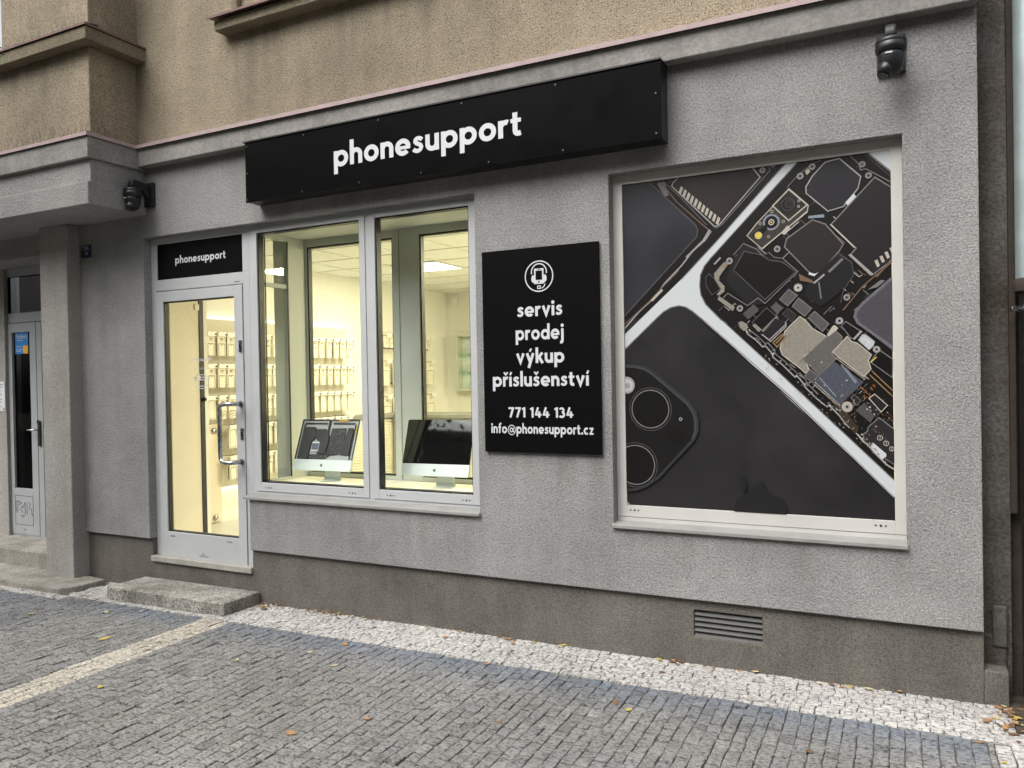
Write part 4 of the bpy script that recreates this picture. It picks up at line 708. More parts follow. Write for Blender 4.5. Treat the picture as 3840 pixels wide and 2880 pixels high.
'gold': [(271,[(-224,1542),(-208,1526),(-210,1524),(-226,1540)]),(277,[(-187,1502),(-176,1492),(-178,1490),(-189,1500)]),(278,[(-216,1483),(-207,1492),(-205,1490),(-214,1481)]),(279,[(-123,1476),(-102,1498),(-100,1496),(-121,1474)]),(282,[(-444,1774),(-435,1766),(-437,1764),(-446,1772)]),(287,[(-256,1551),(-248,1543),(-250,1541),(-258,1549)]),(297,[(-406,1759),(-388,1742),(-390,1740),(-408,1757)]),(298,[(-387,1601),(-367,1581),(-369,1579),(-389,1599)]),(300,[(-275,1717),(-264,1706),(-266,1704),(-277,1715)]),(304,[(-240,1448),(-224,1464),(-222,1462),(-238,1446)]),(305,[(-315,1580),(-307,1572),(-309,1570),(-317,1578)]),(306,[(-167,1492),(-145,1514),(-143,1512),(-165,1490)]),(307,[(-200,1584),(-188,1572),(-190,1570),(-202,1582)]),(310,[(-122,1469),(-113,1460),(-115,1458),(-124,1467)]),(321,[(-284,1716),(-261,1695),(-263,1693),(-286,1714)]),(325,[(-406,1750),(-383,1728),(-385,1726),(-408,1748)]),(327,[(-506,1866),(-490,1850),(-492,1848),(-508,1864)]),(340,[(-234,1474),(-218,1458),(-220,1456),(-236,1472)]),(342,[(-485,1826),(-473,1813),(-475,1811),(-487,1824)]),(351,[(-121,1454),(-105,1438),(-107,1436),(-123,1452)]),(353,[(-305,1553),(-285,1533),(-287,1531),(-307,1551)]),(358,[(-520,1837),(-506,1850),(-504,1848),(-518,1835)]),(359,[(-543,1812),(-518,1788),(-520,1786),(-545,1810)]),(363,[(-124,1499),(-112,1488),(-114,1486),(-126,1497)]),(599,[(-860,2230),(-833,2245),(-827,2234),(-854,2219)]),(801,[(-601,1804),(-551,1849),(-547,1844),(-597,1799)]),(802,[(-551,1849),(-529,1833),(-533,1828),(-555,1844)]),(803,[(-529,1832),(-576,1774),(-581,1778),(-534,1836)]),(804,[(-578,1774),(-601,1803),(-596,1807),(-573,1778)]),(805,[(-585,1799),(-548,1839),(-543,1835),(-580,1795)]),(815,[(-134,1622),(-131,1627),(-129,1622),(-132,1618)]),(816,[(-123,1641),(-120,1646),(-118,1641),(-121,1637)]),(817,[(-131,1619),(-127,1623),(-125,1619),(-129,1615)]),(818,[(-120,1638),(-117,1642),(-115,1638),(-118,1633)]),(819,[(-128,1616),(-124,1620),(-122,1616),(-126,1611)]),(820,[(-117,1635),(-114,1639),(-112,1634),(-115,1630)]),(821,[(-124,1612),(-121,1617),(-119,1612),(-122,1608)]),(822,[(-114,1631),(-110,1635),(-108,1631),(-112,1627)]),(823,[(-121,1609),(-118,1613),(-116,1609),(-119,1605)]),(824,[(-111,1628),(-107,1632),(-105,1628),(-109,1623)]),(825,[(-118,1606),(-115,1610),(-113,1606),(-116,1601)]),(826,[(-107,1624),(-104,1629),(-102,1624),(-106,1620)]),(827,[(-115,1602),(-111,1607),(-110,1602),(-113,1598)]),(828,[(-104,1621),(-101,1625),(-99,1621),(-102,1617)]),(829,[(-112,1599),(-108,1603),(-106,1599),(-110,1594)]),(830,[(-101,1618),(-98,1622),(-96,1618),(-99,1613)]),(831,[(-108,1595),(-105,1600),(-103,1595),(-107,1591)]),(832,[(-98,1614),(-95,1619),(-93,1614),(-96,1610)]),(833,[(-105,1592),(-102,1596),(-100,1592),(-103,1588)]),(834,[(-95,1611),(-91,1615),(-90,1611),(-93,1607)]),(835,[(-102,1589),(-99,1593),(-97,1589),(-100,1584)]),(836,[(-92,1608),(-88,1612),(-86,1607),(-90,1603)]),(837,[(-99,1585),(-96,1590),(-94,1585),(-97,1581)]),(838,[(-88,1604),(-85,1609),(-83,1604),(-87,1600)]),(839,[(-96,1582),(-92,1586),(-91,1582),(-94,1578)]),(840,[(-85,1601),(-82,1605),(-80,1601),(-83,1596)]),(841,[(-93,1579),(-89,1583),(-87,1579),(-91,1574)]),(842,[(-82,1598),(-79,1602),(-77,1597),(-80,1593)]),(843,[(-90,1575),(-86,1580),(-84,1575),(-88,1571)]),(844,[(-79,1594),(-76,1598),(-74,1594),(-77,1590)]),(845,[(-86,1572),(-83,1576),(-81,1572),(-84,1568)]),(846,[(-76,1591),(-73,1595),(-71,1591),(-74,1586)]),(847,[(-83,1569),(-80,1573),(-78,1569),(-81,1564)]),(848,[(-73,1587),(-69,1592),(-68,1587),(-71,1583)]),(849,[(-80,1565),(-77,1570),(-75,1565),(-78,1561)]),(850,[(-70,1584),(-66,1588),(-64,1584),(-68,1580)]),(851,[(-77,1562),(-74,1566),(-72,1562),(-75,1558)]),(852,[(-66,1581),(-63,1585),(-61,1581),(-65,1576)]),(853,[(-74,1559),(-70,1563),(-69,1559),(-72,1554)]),(854,[(-63,1577),(-60,1582),(-58,1577),(-61,1573)]),(855,[(-71,1555),(-67,1560),(-65,1555),(-69,1551)]),(856,[(-60,1574),(-57,1578),(-55,1574),(-58,1570)]),(857,[(-68,1552),(-64,1556),(-62,1552),(-66,1548)]),(858,[(-57,1571),(-54,1575),(-52,1571),(-55,1566)]),(859,[(-64,1549),(-61,1553),(-59,1549),(-62,1544)]),(860,[(-54,1567),(-51,1572),(-49,1567),(-52,1563)]),(861,[(-61,1545),(-58,1550),(-56,1545),(-59,1541)]),(862,[(-51,1564),(-48,1568),(-46,1564),(-49,1560)]),(863,[(-58,1542),(-55,1546),(-53,1542),(-56,1538)]),(864,[(-48,1561),(-44,1565),(-43,1561),(-46,1556)]),(865,[(-55,1539),(-52,1543),(-50,1539),(-53,1534)]),(866,[(-45,1557),(-41,1562),(-39,1557),(-43,1553)]),(867,[(-52,1535),(-49,1540),(-47,1535),(-50,1531)]),(868,[(-41,1554),(-38,1558),(-36,1554),(-40,1550)]),(869,[(-49,1532),(-45,1536),(-44,1532),(-47,1528)]),(870,[(-38,1551),(-35,1555),(-33,1551),(-36,1546)]),(871,[(-46,1529),(-42,1533),(-40,1529),(-44,1524)]),(872,[(-35,1548),(-32,1552),(-30,1547),(-33,1543)]),(873,[(-43,1525),(-39,1530),(-37,1525),(-41,1521)]),(874,[(-32,1544),(-29,1549),(-27,1544),(-30,1540)]),(875,[(-39,1522),(-36,1526),(-34,1522),(-37,1518)]),(876,[(-29,1541),(-26,1545),(-25,1543),(-25,1540),(-27,1537)]),(877,[(-36,1519),(-33,1523),(-31,1519),(-34,1514)]),(878,[(-25,1536),(-26,1538),(-25,1539)]),(879,[(-33,1516),(-30,1520),(-28,1516),(-31,1511)]),(880,[(-30,1512),(-27,1517),(-25,1512),(-28,1508)]),(1098,[(-466,1769),(-464,1771),(-461,1768),(-463,1766)]),(1106,[(-128,1279),(-127,1281),(-124,1278),(-126,1277)]),(1113,[(-174,1352),(-171,1355),(-168,1351),(-170,1349)]),(1130,[(-98,1426),(-96,1429),(-92,1425),(-94,1423)]),(1139,[(-413,1508),(-411,1510),(-407,1507),(-410,1504)]),(1141,[(-345,1468),(-342,1471),(-337,1466),(-341,1463)]),(1145,[(-126,1236),(-124,1238),(-122,1236),(-124,1234)]),(1152,[(-150,1260),(-147,1262),(-144,1259),(-146,1256)]),(1157,[(-662,1691),(-660,1693),(-656,1689),(-659,1687)]),(1159,[(-213,1481),(-210,1484),(-206,1479),(-209,1476)]),(1161,[(-55,1435),(-53,1438),(-49,1434),(-51,1431)]),(1173,[(-193,1554),(-191,1556),(-187,1552),(-189,1550)]),(1185,[(-134,1462),(-130,1465),(-126,1460),(-129,1457)]),(1208,[(-95,1333),(-93,1336),(-89,1331),(-92,1329)]),(1216,[(-213,1355),(-210,1358),(-205,1353),(-208,1349)]),(1223,[(-236,1394),(-233,1397),(-230,1393),(-232,1390)]),(1237,[(-219,1348),(-216,1352),(-211,1347),(-214,1344)]),(1247,[(-322,1446),(-318,1450),(-313,1444),(-317,1440)]),(1254,[(-201,1387),(-199,1389),(-195,1385),(-198,1383)]),(1259,[(-365,1479),(-363,1481),(-360,1478),(-362,1475)])],
'grey1': [(24,[(-1262,2745),(-998,2472),(-1003,2468),(-1272,2745)]),(25,[(-1000,2476),(-985,2437),(-991,2434),(-1006,2473)]),(26,[(-985,2440),(-993,2402),(-1000,2403),(-992,2441)]),(27,[(-992,2404),(-1420,1981),(-1420,1991),(-996,2409)]),(91,[(-866,2202),(-819,2244),(-817,2242),(-864,2200)]),(100,[(-793,2277),(-761,2306),(-758,2303),(-790,2274)]),(101,[(-764,2303),(-751,2317),(-748,2314),(-761,2300)]),(102,[(-333,2035),(-311,2056),(-308,2053),(-330,2032)]),(103,[(-311,2056),(-298,2043),(-301,2040),(-314,2053)]),(112,[(-546,2142),(-522,2163),(-520,2161),(-544,2140)]),(113,[(-521,2163),(-511,2147),(-514,2145),(-524,2161)]),(114,[(-365,2053),(-323,2093),(-321,2091),(-363,2051)]),(115,[(-184,2677),(-174,2686),(-172,2684),(-182,2675)]),(121,[(-699,2376),(-659,2337),(-661,2335),(-701,2374)]),(130,[(-455,1976),(-417,1938),(-419,1936),(-457,1974)]),(131,[(-421,1938),(-408,1952),(-406,1950),(-419,1936)]),(137,[(-544,2459),(-520,2480),(-518,2478),(-542,2457)]),(144,[(-588,1922),(-568,1902),(-570,1900),(-590,1920)]),(145,[(-570,1904),(-555,1886),(-557,1884),(-572,1902)]),(158,[(-339,2255),(-307,2284),(-304,2281),(-336,2252)]),(162,[(-408,2253),(-391,2269),(-389,2267),(-406,2251)]),(163,[(-393,2268),(-379,2277),(-377,2274),(-391,2265)]),(165,[(-364,2085),(-338,2059),(-340,2057),(-366,2083)]),(170,[(-669,2115),(-632,2150),(-630,2148),(-667,2113)]),(171,[(-633,2149),(-622,2153),(-622,2150),(-633,2146)]),(175,[(-576,2458),(-554,2478),(-552,2476),(-574,2456)]),(176,[(-556,2477),(-545,2484),(-543,2481),(-554,2474)]),(182,[(-542,2368),(-522,2348),(-524,2346),(-544,2366)]),(183,[(-526,2348),(-513,2365),(-511,2363),(-524,2346)]),(186,[(-266,2418),(-230,2381),(-233,2378),(-269,2415)]),(187,[(-235,2382),(-221,2387),(-220,2384),(-234,2379)]),(191,[(-404,1857),(-375,1886),(-372,1883),(-401,1854)]),(192,[(-375,1886),(-361,1875),(-363,1871),(-377,1882)]),(193,[(-354,2252),(-327,2225),(-329,2223),(-356,2250)]),(194,[(-882,1989),(-857,2012),(-854,2009),(-879,1986)]),(195,[(-811,2150),(-788,2172),(-786,2170),(-809,2148)]),(196,[(-788,2172),(-776,2163),(-778,2161),(-790,2170)]),(199,[(-803,1888),(-783,1907),(-781,1905),(-801,1886)]),(200,[(-783,1907),(-767,1892),(-769,1890),(-785,1905)]),(201,[(-864,2203),(-825,2238),(-822,2235),(-861,2200)]),(202,[(-118,2261),(-84,2225),(-86,2223),(-120,2259)]),(203,[(-88,2225),(-75,2242),(-73,2240),(-86,2223)]),(205,[(-156,2010),(-127,2038),(-125,2036),(-154,2008)]),(206,[(-260,2043),(-246,2056),(-243,2053),(-257,2040)]),(219,[(-810,2219),(-778,2247),(-775,2244),(-807,2216)]),(220,[(-778,2247),(-760,2234),(-762,2230),(-780,2243)]),(226,[(-389,2521),(-356,2550),(-354,2548),(-387,2519)]),(241,[(-344,2687),(-310,2717),(-308,2715),(-342,2685)]),(242,[(-311,2716),(-299,2723),(-298,2720),(-310,2713)]),(247,[(-418,2500),(-385,2529),(-383,2527),(-416,2498)]),(248,[(-385,2529),(-377,2520),(-379,2518),(-387,2527)]),(250,[(-482,2010),(-455,1984),(-457,1982),(-484,2008)]),(257,[(-367,2541),(-326,2498),(-329,2495),(-370,2538)]),(258,[(-328,2500),(-322,2483),(-325,2482),(-331,2499)]),(261,[(-293,2315),(-274,2332),(-272,2330),(-291,2313)]),(262,[(-274,2332),(-261,2318),(-263,2316),(-276,2330)]),(263,[(-444,2270),(-408,2233),(-411,2230),(-447,2267)]),(264,[(-413,2234),(-402,2242),(-400,2238),(-411,2230)]),(266,[(-84,1482),(-66,1501),(-64,1499),(-82,1480)]),(268,[(-209,1408),(-195,1422),(-193,1420),(-207,1406)]),(273,[(-535,1843),(-522,1830),(-524,1828),(-537,1841)]),(281,[(-265,1566),(-254,1577),(-252,1575),(-263,1564)]),(283,[(-133,1455),(-110,1478),(-108,1476),(-131,1453)]),(284,[(-499,1825),(-473,1801),(-475,1799),(-501,1823)]),(293,[(-216,1595),(-197,1576),(-199,1574),(-218,1593)]),(299,[(-345,1741),(-324,1762),(-322,1760),(-343,1739)]),(301,[(-202,1524),(-190,1536),(-188,1534),(-200,1522)]),(308,[(-288,1643),(-280,1635),(-282,1633),(-290,1641)]),(309,[(-183,1493),(-159,1517),(-157,1515),(-181,1491)]),(311,[(-384,1749),(-363,1729),(-365,1727),(-386,1747)]),(312,[(-364,1646),(-349,1631),(-351,1629),(-366,1644)]),(315,[(-280,1615),(-257,1593),(-259,1591),(-282,1613)]),(316,[(-480,1793),(-462,1810),(-460,1808),(-478,1791)]),(318,[(-314,1749),(-300,1763),(-298,1761),(-312,1747)]),(326,[(-214,1586),(-194,1566),(-196,1564),(-216,1584)]),(328,[(-54,1370),(-41,1384),(-39,1382),(-52,1368)]),(331,[(-80,1326),(-59,1306),(-61,1304),(-82,1324)]),(333,[(-589,1902),(-572,1886),(-574,1884),(-591,1900)]),(334,[(-447,1853),(-424,1831),(-426,1829),(-449,1851)]),(341,[(-157,1552),(-146,1542),(-148,1540),(-159,1550)]),(345,[(-41,1471),(-33,1463),(-35,1461),(-43,1469)]),(346,[(-68,1381),(-49,1400),(-47,1398),(-66,1379)]),(350,[(-319,1713),(-305,1727),(-303,1725),(-317,1711)]),(355,[(-32,1329),(-25,1322),(-25,1319),(-34,1327)]),(365,[(-369,1689),(-354,1704),(-352,1702),(-367,1687)]),(368,[(-196,1539),(-186,1550),(-184,1548),(-194,1537)]),(401,[(-801,2204),(-742,2304),(-738,2301),(-797,2201)]),(402,[(-742,2304),(-651,2277),(-653,2272),(-744,2299)]),(403,[(-654,2278),(-608,2243),(-611,2239),(-657,2274)]),(404,[(-612,2245),(-546,2231),(-547,2226),(-613,2240)]),(405,[(-548,2232),(-476,2173),(-479,2169),(-551,2228)]),(406,[(-476,2171),(-636,2032),(-639,2036),(-479,2175)]),(407,[(-636,2032),(-801,2204),(-798,2207),(-633,2035)]),(433,[(-268,2249),(-206,2199),(-209,2195),(-271,2245)]),(434,[(-207,2200),(-198,2132),(-202,2131),(-211,2199)]),(435,[(-197,2133),(-249,2056),(-253,2058),(-201,2135)]),(436,[(-248,2059),(-262,1993),(-266,1994),(-252,2060)]),(455,[(-477,2528),(-479,2538),(-482,2537),(-481,2528)]),(456,[(-478,2538),(-483,2547),(-486,2545),(-482,2537)]),(457,[(-483,2547),(-489,2555),(-492,2552),(-486,2545)]),(458,[(-489,2554),(-498,2560),(-500,2556),(-492,2551)]),(459,[(-497,2560),(-508,2563),(-508,2559),(-499,2556)]),(460,[(-507,2563),(-517,2563),(-517,2559),(-508,2559)]),(461,[(-517,2563),(-527,2560),(-525,2556),(-516,2559)]),(462,[(-527,2560),(-535,2554),(-533,2551),(-525,2556)]),(463,[(-535,2554),(-542,2547),(-538,2544),(-532,2551)]),(464,[(-541,2547),(-546,2537),(-542,2536),(-538,2545)]),(465,[(-546,2538),(-547,2528),(-543,2528),(-542,2537)]),(466,[(-547,2528),(-545,2518),(-542,2519),(-543,2528)]),(467,[(-546,2518),(-541,2509),(-538,2511),(-542,2519)]),(468,[(-541,2509),(-535,2501),(-532,2504),(-538,2511)]),(469,[(-535,2502),(-526,2496),(-524,2500),(-532,2505)]),(470,[(-527,2496),(-516,2493),(-516,2497),(-525,2500)]),(471,[(-517,2493),(-507,2493),(-507,2497),(-516,2497)]),(472,[(-507,2493),(-497,2496),(-499,2500),(-508,2497)]),(473,[(-497,2496),(-489,2502),(-491,2505),(-499,2500)]),(474,[(-489,2502),(-482,2509),(-486,2512),(-492,2505)]),(475,[(-483,2509),(-478,2519),(-482,2520),(-486,2511)]),(476,[(-478,2518),(-477,2528),(-481,2528),(-482,2519)]),(478,[(-482,2530),(-484,2538),(-487,2537),(-485,2530)]),(479,[(-484,2538),(-488,2545),(-490,2543),(-487,2537)]),(480,[(-488,2544),(-494,2550),(-496,2547),(-490,2543)]),(481,[(-494,2549),(-501,2552),(-502,2549),(-495,2547)]),(482,[(-501,2552),(-509,2552),(-509,2549),(-502,2549)]),(483,[(-509,2552),(-517,2549),(-515,2547),(-508,2549)]),(484,[(-516,2549),(-522,2544),(-520,2542),(-515,2547)]),(485,[(-522,2544),(-526,2537),(-523,2536),(-520,2543)]),(486,[(-526,2538),(-527,2530),(-524,2530),(-523,2537)]),(487,[(-528,2530),(-526,2522),(-523,2523),(-524,2530)]),(488,[(-526,2522),(-522,2515),(-520,2517),(-523,2523)]),(489,[(-522,2516),(-516,2510),(-514,2513),(-520,2517)]),(490,[(-516,2511),(-509,2508),(-508,2511),(-515,2513)]),(491,[(-509,2508),(-501,2508),(-501,2511),(-508,2511)]),(492,[(-501,2508),(-493,2511),(-495,2513),(-502,2511)]),(493,[(-494,2511),(-488,2516),(-490,2518),(-495,2513)]),(494,[(-488,2516),(-484,2523),(-487,2524),(-490,2517)]),(495,[(-484,2522),(-483,2530),(-486,2530),(-487,2523)]),(596,[(-144,2742),(-25,2615),(-25,2609),(-147,2739)]),(601,[(-952,2173),(-930,2198),(-927,2195),(-949,2170)]),(602,[(-930,2198),(-897,2162),(-900,2159),(-933,2195)]),(603,[(-899,2164),(-867,2106),(-871,2104),(-903,2162)]),(604,[(-868,2105),(-916,2072),(-918,2076),(-870,2109)]),(605,[(-917,2073),(-949,2127),(-945,2129),(-913,2075)]),(606,[(-948,2125),(-951,2174),(-947,2175),(-944,2126)]),(625,[(-550,1952),(-520,1982),(-518,1980),(-548,1950)]),(626,[(-520,1982),(-476,1941),(-478,1939),(-522,1980)]),(627,[(-476,1941),(-503,1907),(-505,1909),(-478,1943)]),(628,[(-503,1907),(-550,1952),(-548,1954),(-501,1909)]),(629,[(-753,1963),(-697,2012),(-671,1988),(-671,1973),(-724,1931)]),(631,[(-707,1915),(-629,1993),(-626,1990),(-704,1912)]),(632,[(-629,1993),(-573,1939),(-576,1936),(-632,1990)]),(633,[(-573,1939),(-649,1865),(-652,1868),(-576,1942)]),(634,[(-649,1865),(-707,1914),(-704,1918),(-646,1869)]),(683,[(-442,1620),(-417,1657),(-375,1623),(-404,1586)]),(689,[(-298,1695),(-161,1587),(-163,1583),(-300,1691)]),(690,[(-160,1586),(-278,1464),(-281,1467),(-163,1589)]),(691,[(-278,1464),(-405,1589),(-402,1592),(-275,1467)]),(692,[(-405,1589),(-298,1695),(-295,1692),(-402,1586)]),(886,[(-202,1443),(-158,1483),(-105,1425),(-132,1381)]),(1089,[(-143,1262),(-142,1264),(-139,1261),(-141,1259)]),(1090,[(-348,1465),(-346,1466),(-344,1464),(-346,1462)]),(1114,[(-415,1526),(-412,1529),(-408,1525),(-411,1522)]),(1122,[(-461,1703),(-457,1706),(-452,1701),(-456,1697)]),(1124,[(-214,1354),(-212,1356),(-209,1353),(-211,1351)]),(1129,[(-190,1470),(-186,1474),(-181,1468),(-184,1464)]),(1146,[(-161,1313),(-159,1316),(-155,1311),(-158,1308)]),(1147,[(-133,1385),(-131,1387),(-128,1384),(-130,1381)]),(1154,[(-188,1507),(-185,1510),(-180,1505),(-183,1501)]),(1156,[(-173,1479),(-171,1481),(-169,1478),(-170,1476)]),(1162,[(-438,1576),(-434,1579),(-430,1574),(-433,1571)]),(1163,[(-261,1521),(-258,1525),(-254,1520),(-257,1516)]),(1170,[(-552,1624),(-551,1625),(-548,1623),(-550,1621)]),(1176,[(-426,1587),(-423,1591),(-418,1585),(-421,1582)]),(1179,[(-274,1570),(-272,1572),(-270,1569),(-272,1568)]),(1195,[(-33,1389),(-31,1391),(-28,1388),(-30,1386)]),(1198,[(-140,1428),(-139,1430),(-136,1427),(-138,1426)]),(1214,[(-481,1557),(-478,1560),(-474,1555),(-477,1552)]),(1217,[(-372,1592),(-369,1594),(-366,1591),(-368,1588)]),(1222,[(-157,1390),(-155,1393),(-151,1389),(-154,1387)]),(1224,[(-321,1534),(-317,1538),(-311,1532),(-315,1527)]),(1231,[(-419,1706),(-417,1708),(-415,1705),(-416,1703)]),(1241,[(-373,1583),(-369,1587),(-362,1581),(-367,1576)]),(1243,[(-239,1586),(-235,1590),(-230,1584),(-233,1580)]),(1246,[(-439,1571),(-436,1574),(-432,1570),(-435,1567)]),(1248,[(-154,1328),(-150,1332),(-145,1326),(-149,1322)]),(1287,[(-1149,1447),(-1151,1470),(-1155,1469),(-1153,1447)]),(1288,[(-1151,1469),(-1157,1490),(-1161,1489),(-1155,1468)]),(1289,[(-1156,1489),(-1166,1510),(-1170,1508),(-1160,1488)]),(1290,[(-1166,1509),(-1179,1528),(-1182,1525),(-1169,1507)]),(1291,[(-1178,1527),(-1194,1543),(-1197,1540),(-1181,1524)]),(1292,[(-1193,1542),(-1212,1555),(-1214,1551),(-1196,1539)]),(1293,[(-1211,1554),(-1232,1564),(-1233,1560),(-1213,1551)]),(1294,[(-1231,1564),(-1253,1569),(-1253,1565),(-1232,1560)]),(1295,[(-1251,1569),(-1274,1571),(-1274,1567),(-1252,1565)]),(1296,[(-1273,1571),(-1296,1569),(-1295,1565),(-1273,1567)]),(1297,[(-1295,1569),(-1316,1563),(-1315,1559),(-1294,1565)]),(1298,[(-1315,1564),(-1336,1554),(-1334,1550),(-1314,1560)]),(1299,[(-1335,1554),(-1354,1541),(-1351,1538),(-1333,1551)]),(1300,[(-1353,1542),(-1369,1526),(-1366,1523),(-1350,1539)]),(1301,[(-1368,1527),(-1381,1508),(-1377,1506),(-1365,1524)]),(1302,[(-1380,1509),(-1390,1488),(-1386,1487),(-1377,1507)]),(1303,[(-1390,1489),(-1395,1467),(-1391,1467),(-1386,1488)]),(1304,[(-1395,1469),(-1397,1446),(-1393,1446),(-1391,1468)]),(1305,[(-1397,1447),(-1395,1424),(-1391,1425),(-1393,1447)]),(1306,[(-1395,1425),(-1389,1404),(-1385,1405),(-1391,1426)]),(1307,[(-1390,1405),(-1380,1384),(-1376,1386),(-1386,1406)]),(1308,[(-1380,1385),(-1367,1366),(-1364,1369),(-1377,1387)]),(1309,[(-1368,1367),(-1352,1351),(-1349,1354),(-1365,1370)]),(1310,[(-1353,1352),(-1334,1339),(-1332,1343),(-1350,1355)]),(1311,[(-1335,1340),(-1314,1330),(-1313,1334),(-1333,1343)]),(1312,[(-1315,1330),(-1293,1325),(-1293,1329),(-1314,1334)]),(1313,[(-1295,1325),(-1272,1323),(-1272,1327),(-1294,1329)]),(1314,[(-1273,1323),(-1250,1325),(-1251,1329),(-1273,1327)]),(1315,[(-1251,1325),(-1230,1331),(-1231,1335),(-1252,1329)]),(1316,[(-1231,1330),(-1210,1340),(-1212,1344),(-1232,1334)]),(1317,[(-1211,1340),(-1192,1353),(-1195,1356),(-1213,1343)]),(1318,[(-1193,1352),(-1177,1368),(-1180,1371),(-1196,1355)]),(1319,[(-1178,1367),(-1165,1386),(-1169,1388),(-1181,1370)]),(1320,[(-1166,1385),(-1156,1406),(-1160,1407),(-1169,1387)]),(1321,[(-1156,1405),(-1151,1427),(-1155,1427),(-1160,1406)]),(1322,[(-1151,1425),(-1149,1448),(-1153,1448),(-1155,1426)]),(1360,[(-1235,1125),(-1237,1149),(-1241,1148),(-1239,1125)]),(1361,[(-1237,1148),(-1243,1171),(-1247,1169),(-1241,1147)]),(1362,[(-1243,1169),(-1253,1191),(-1256,1189),(-1247,1168)]),(1363,[(-1252,1190),(-1266,1209),(-1269,1207),(-1256,1188)]),(1364,[(-1265,1209),(-1282,1225),(-1285,1222),(-1268,1206)]),(1365,[(-1281,1225),(-1301,1238),(-1303,1235),(-1284,1222)]),(1366,[(-1300,1238),(-1322,1248),(-1323,1244),(-1302,1234)]),(1367,[(-1321,1247),(-1344,1253),(-1344,1249),(-1322,1243)]),(1368,[(-1342,1253),(-1366,1255),(-1366,1251),(-1343,1249)]),(1369,[(-1365,1255),(-1389,1253),(-1388,1249),(-1365,1251)]),(1370,[(-1388,1253),(-1411,1247),(-1409,1243),(-1387,1249)]),(1371,[(-1409,1247),(-1420,1242),(-1420,1238),(-1408,1243)]),(1372,[(-1420,1008),(-1408,1002),(-1407,1006),(-1420,1012)]),(1373,[(-1409,1003),(-1386,997),(-1386,1001),(-1408,1007)]),(1374,[(-1388,997),(-1364,995),(-1364,999),(-1387,1001)]),(1375,[(-1365,995),(-1341,997),(-1342,1001),(-1365,999)]),(1376,[(-1342,997),(-1319,1003),(-1321,1007),(-1343,1001)]),(1377,[(-1321,1003),(-1299,1013),(-1301,1016),(-1322,1007)]),(1378,[(-1300,1012),(-1281,1026),(-1283,1029),(-1302,1016)]),(1379,[(-1281,1025),(-1265,1042),(-1268,1045),(-1284,1028)]),(1380,[(-1265,1041),(-1252,1061),(-1255,1063),(-1268,1044)]),(1381,[(-1252,1060),(-1242,1082),(-1246,1083),(-1256,1062)]),(1382,[(-1243,1081),(-1237,1104),(-1241,1104),(-1247,1082)]),(1383,[(-1237,1102),(-1235,1126),(-1239,1126),(-1241,1103)])],
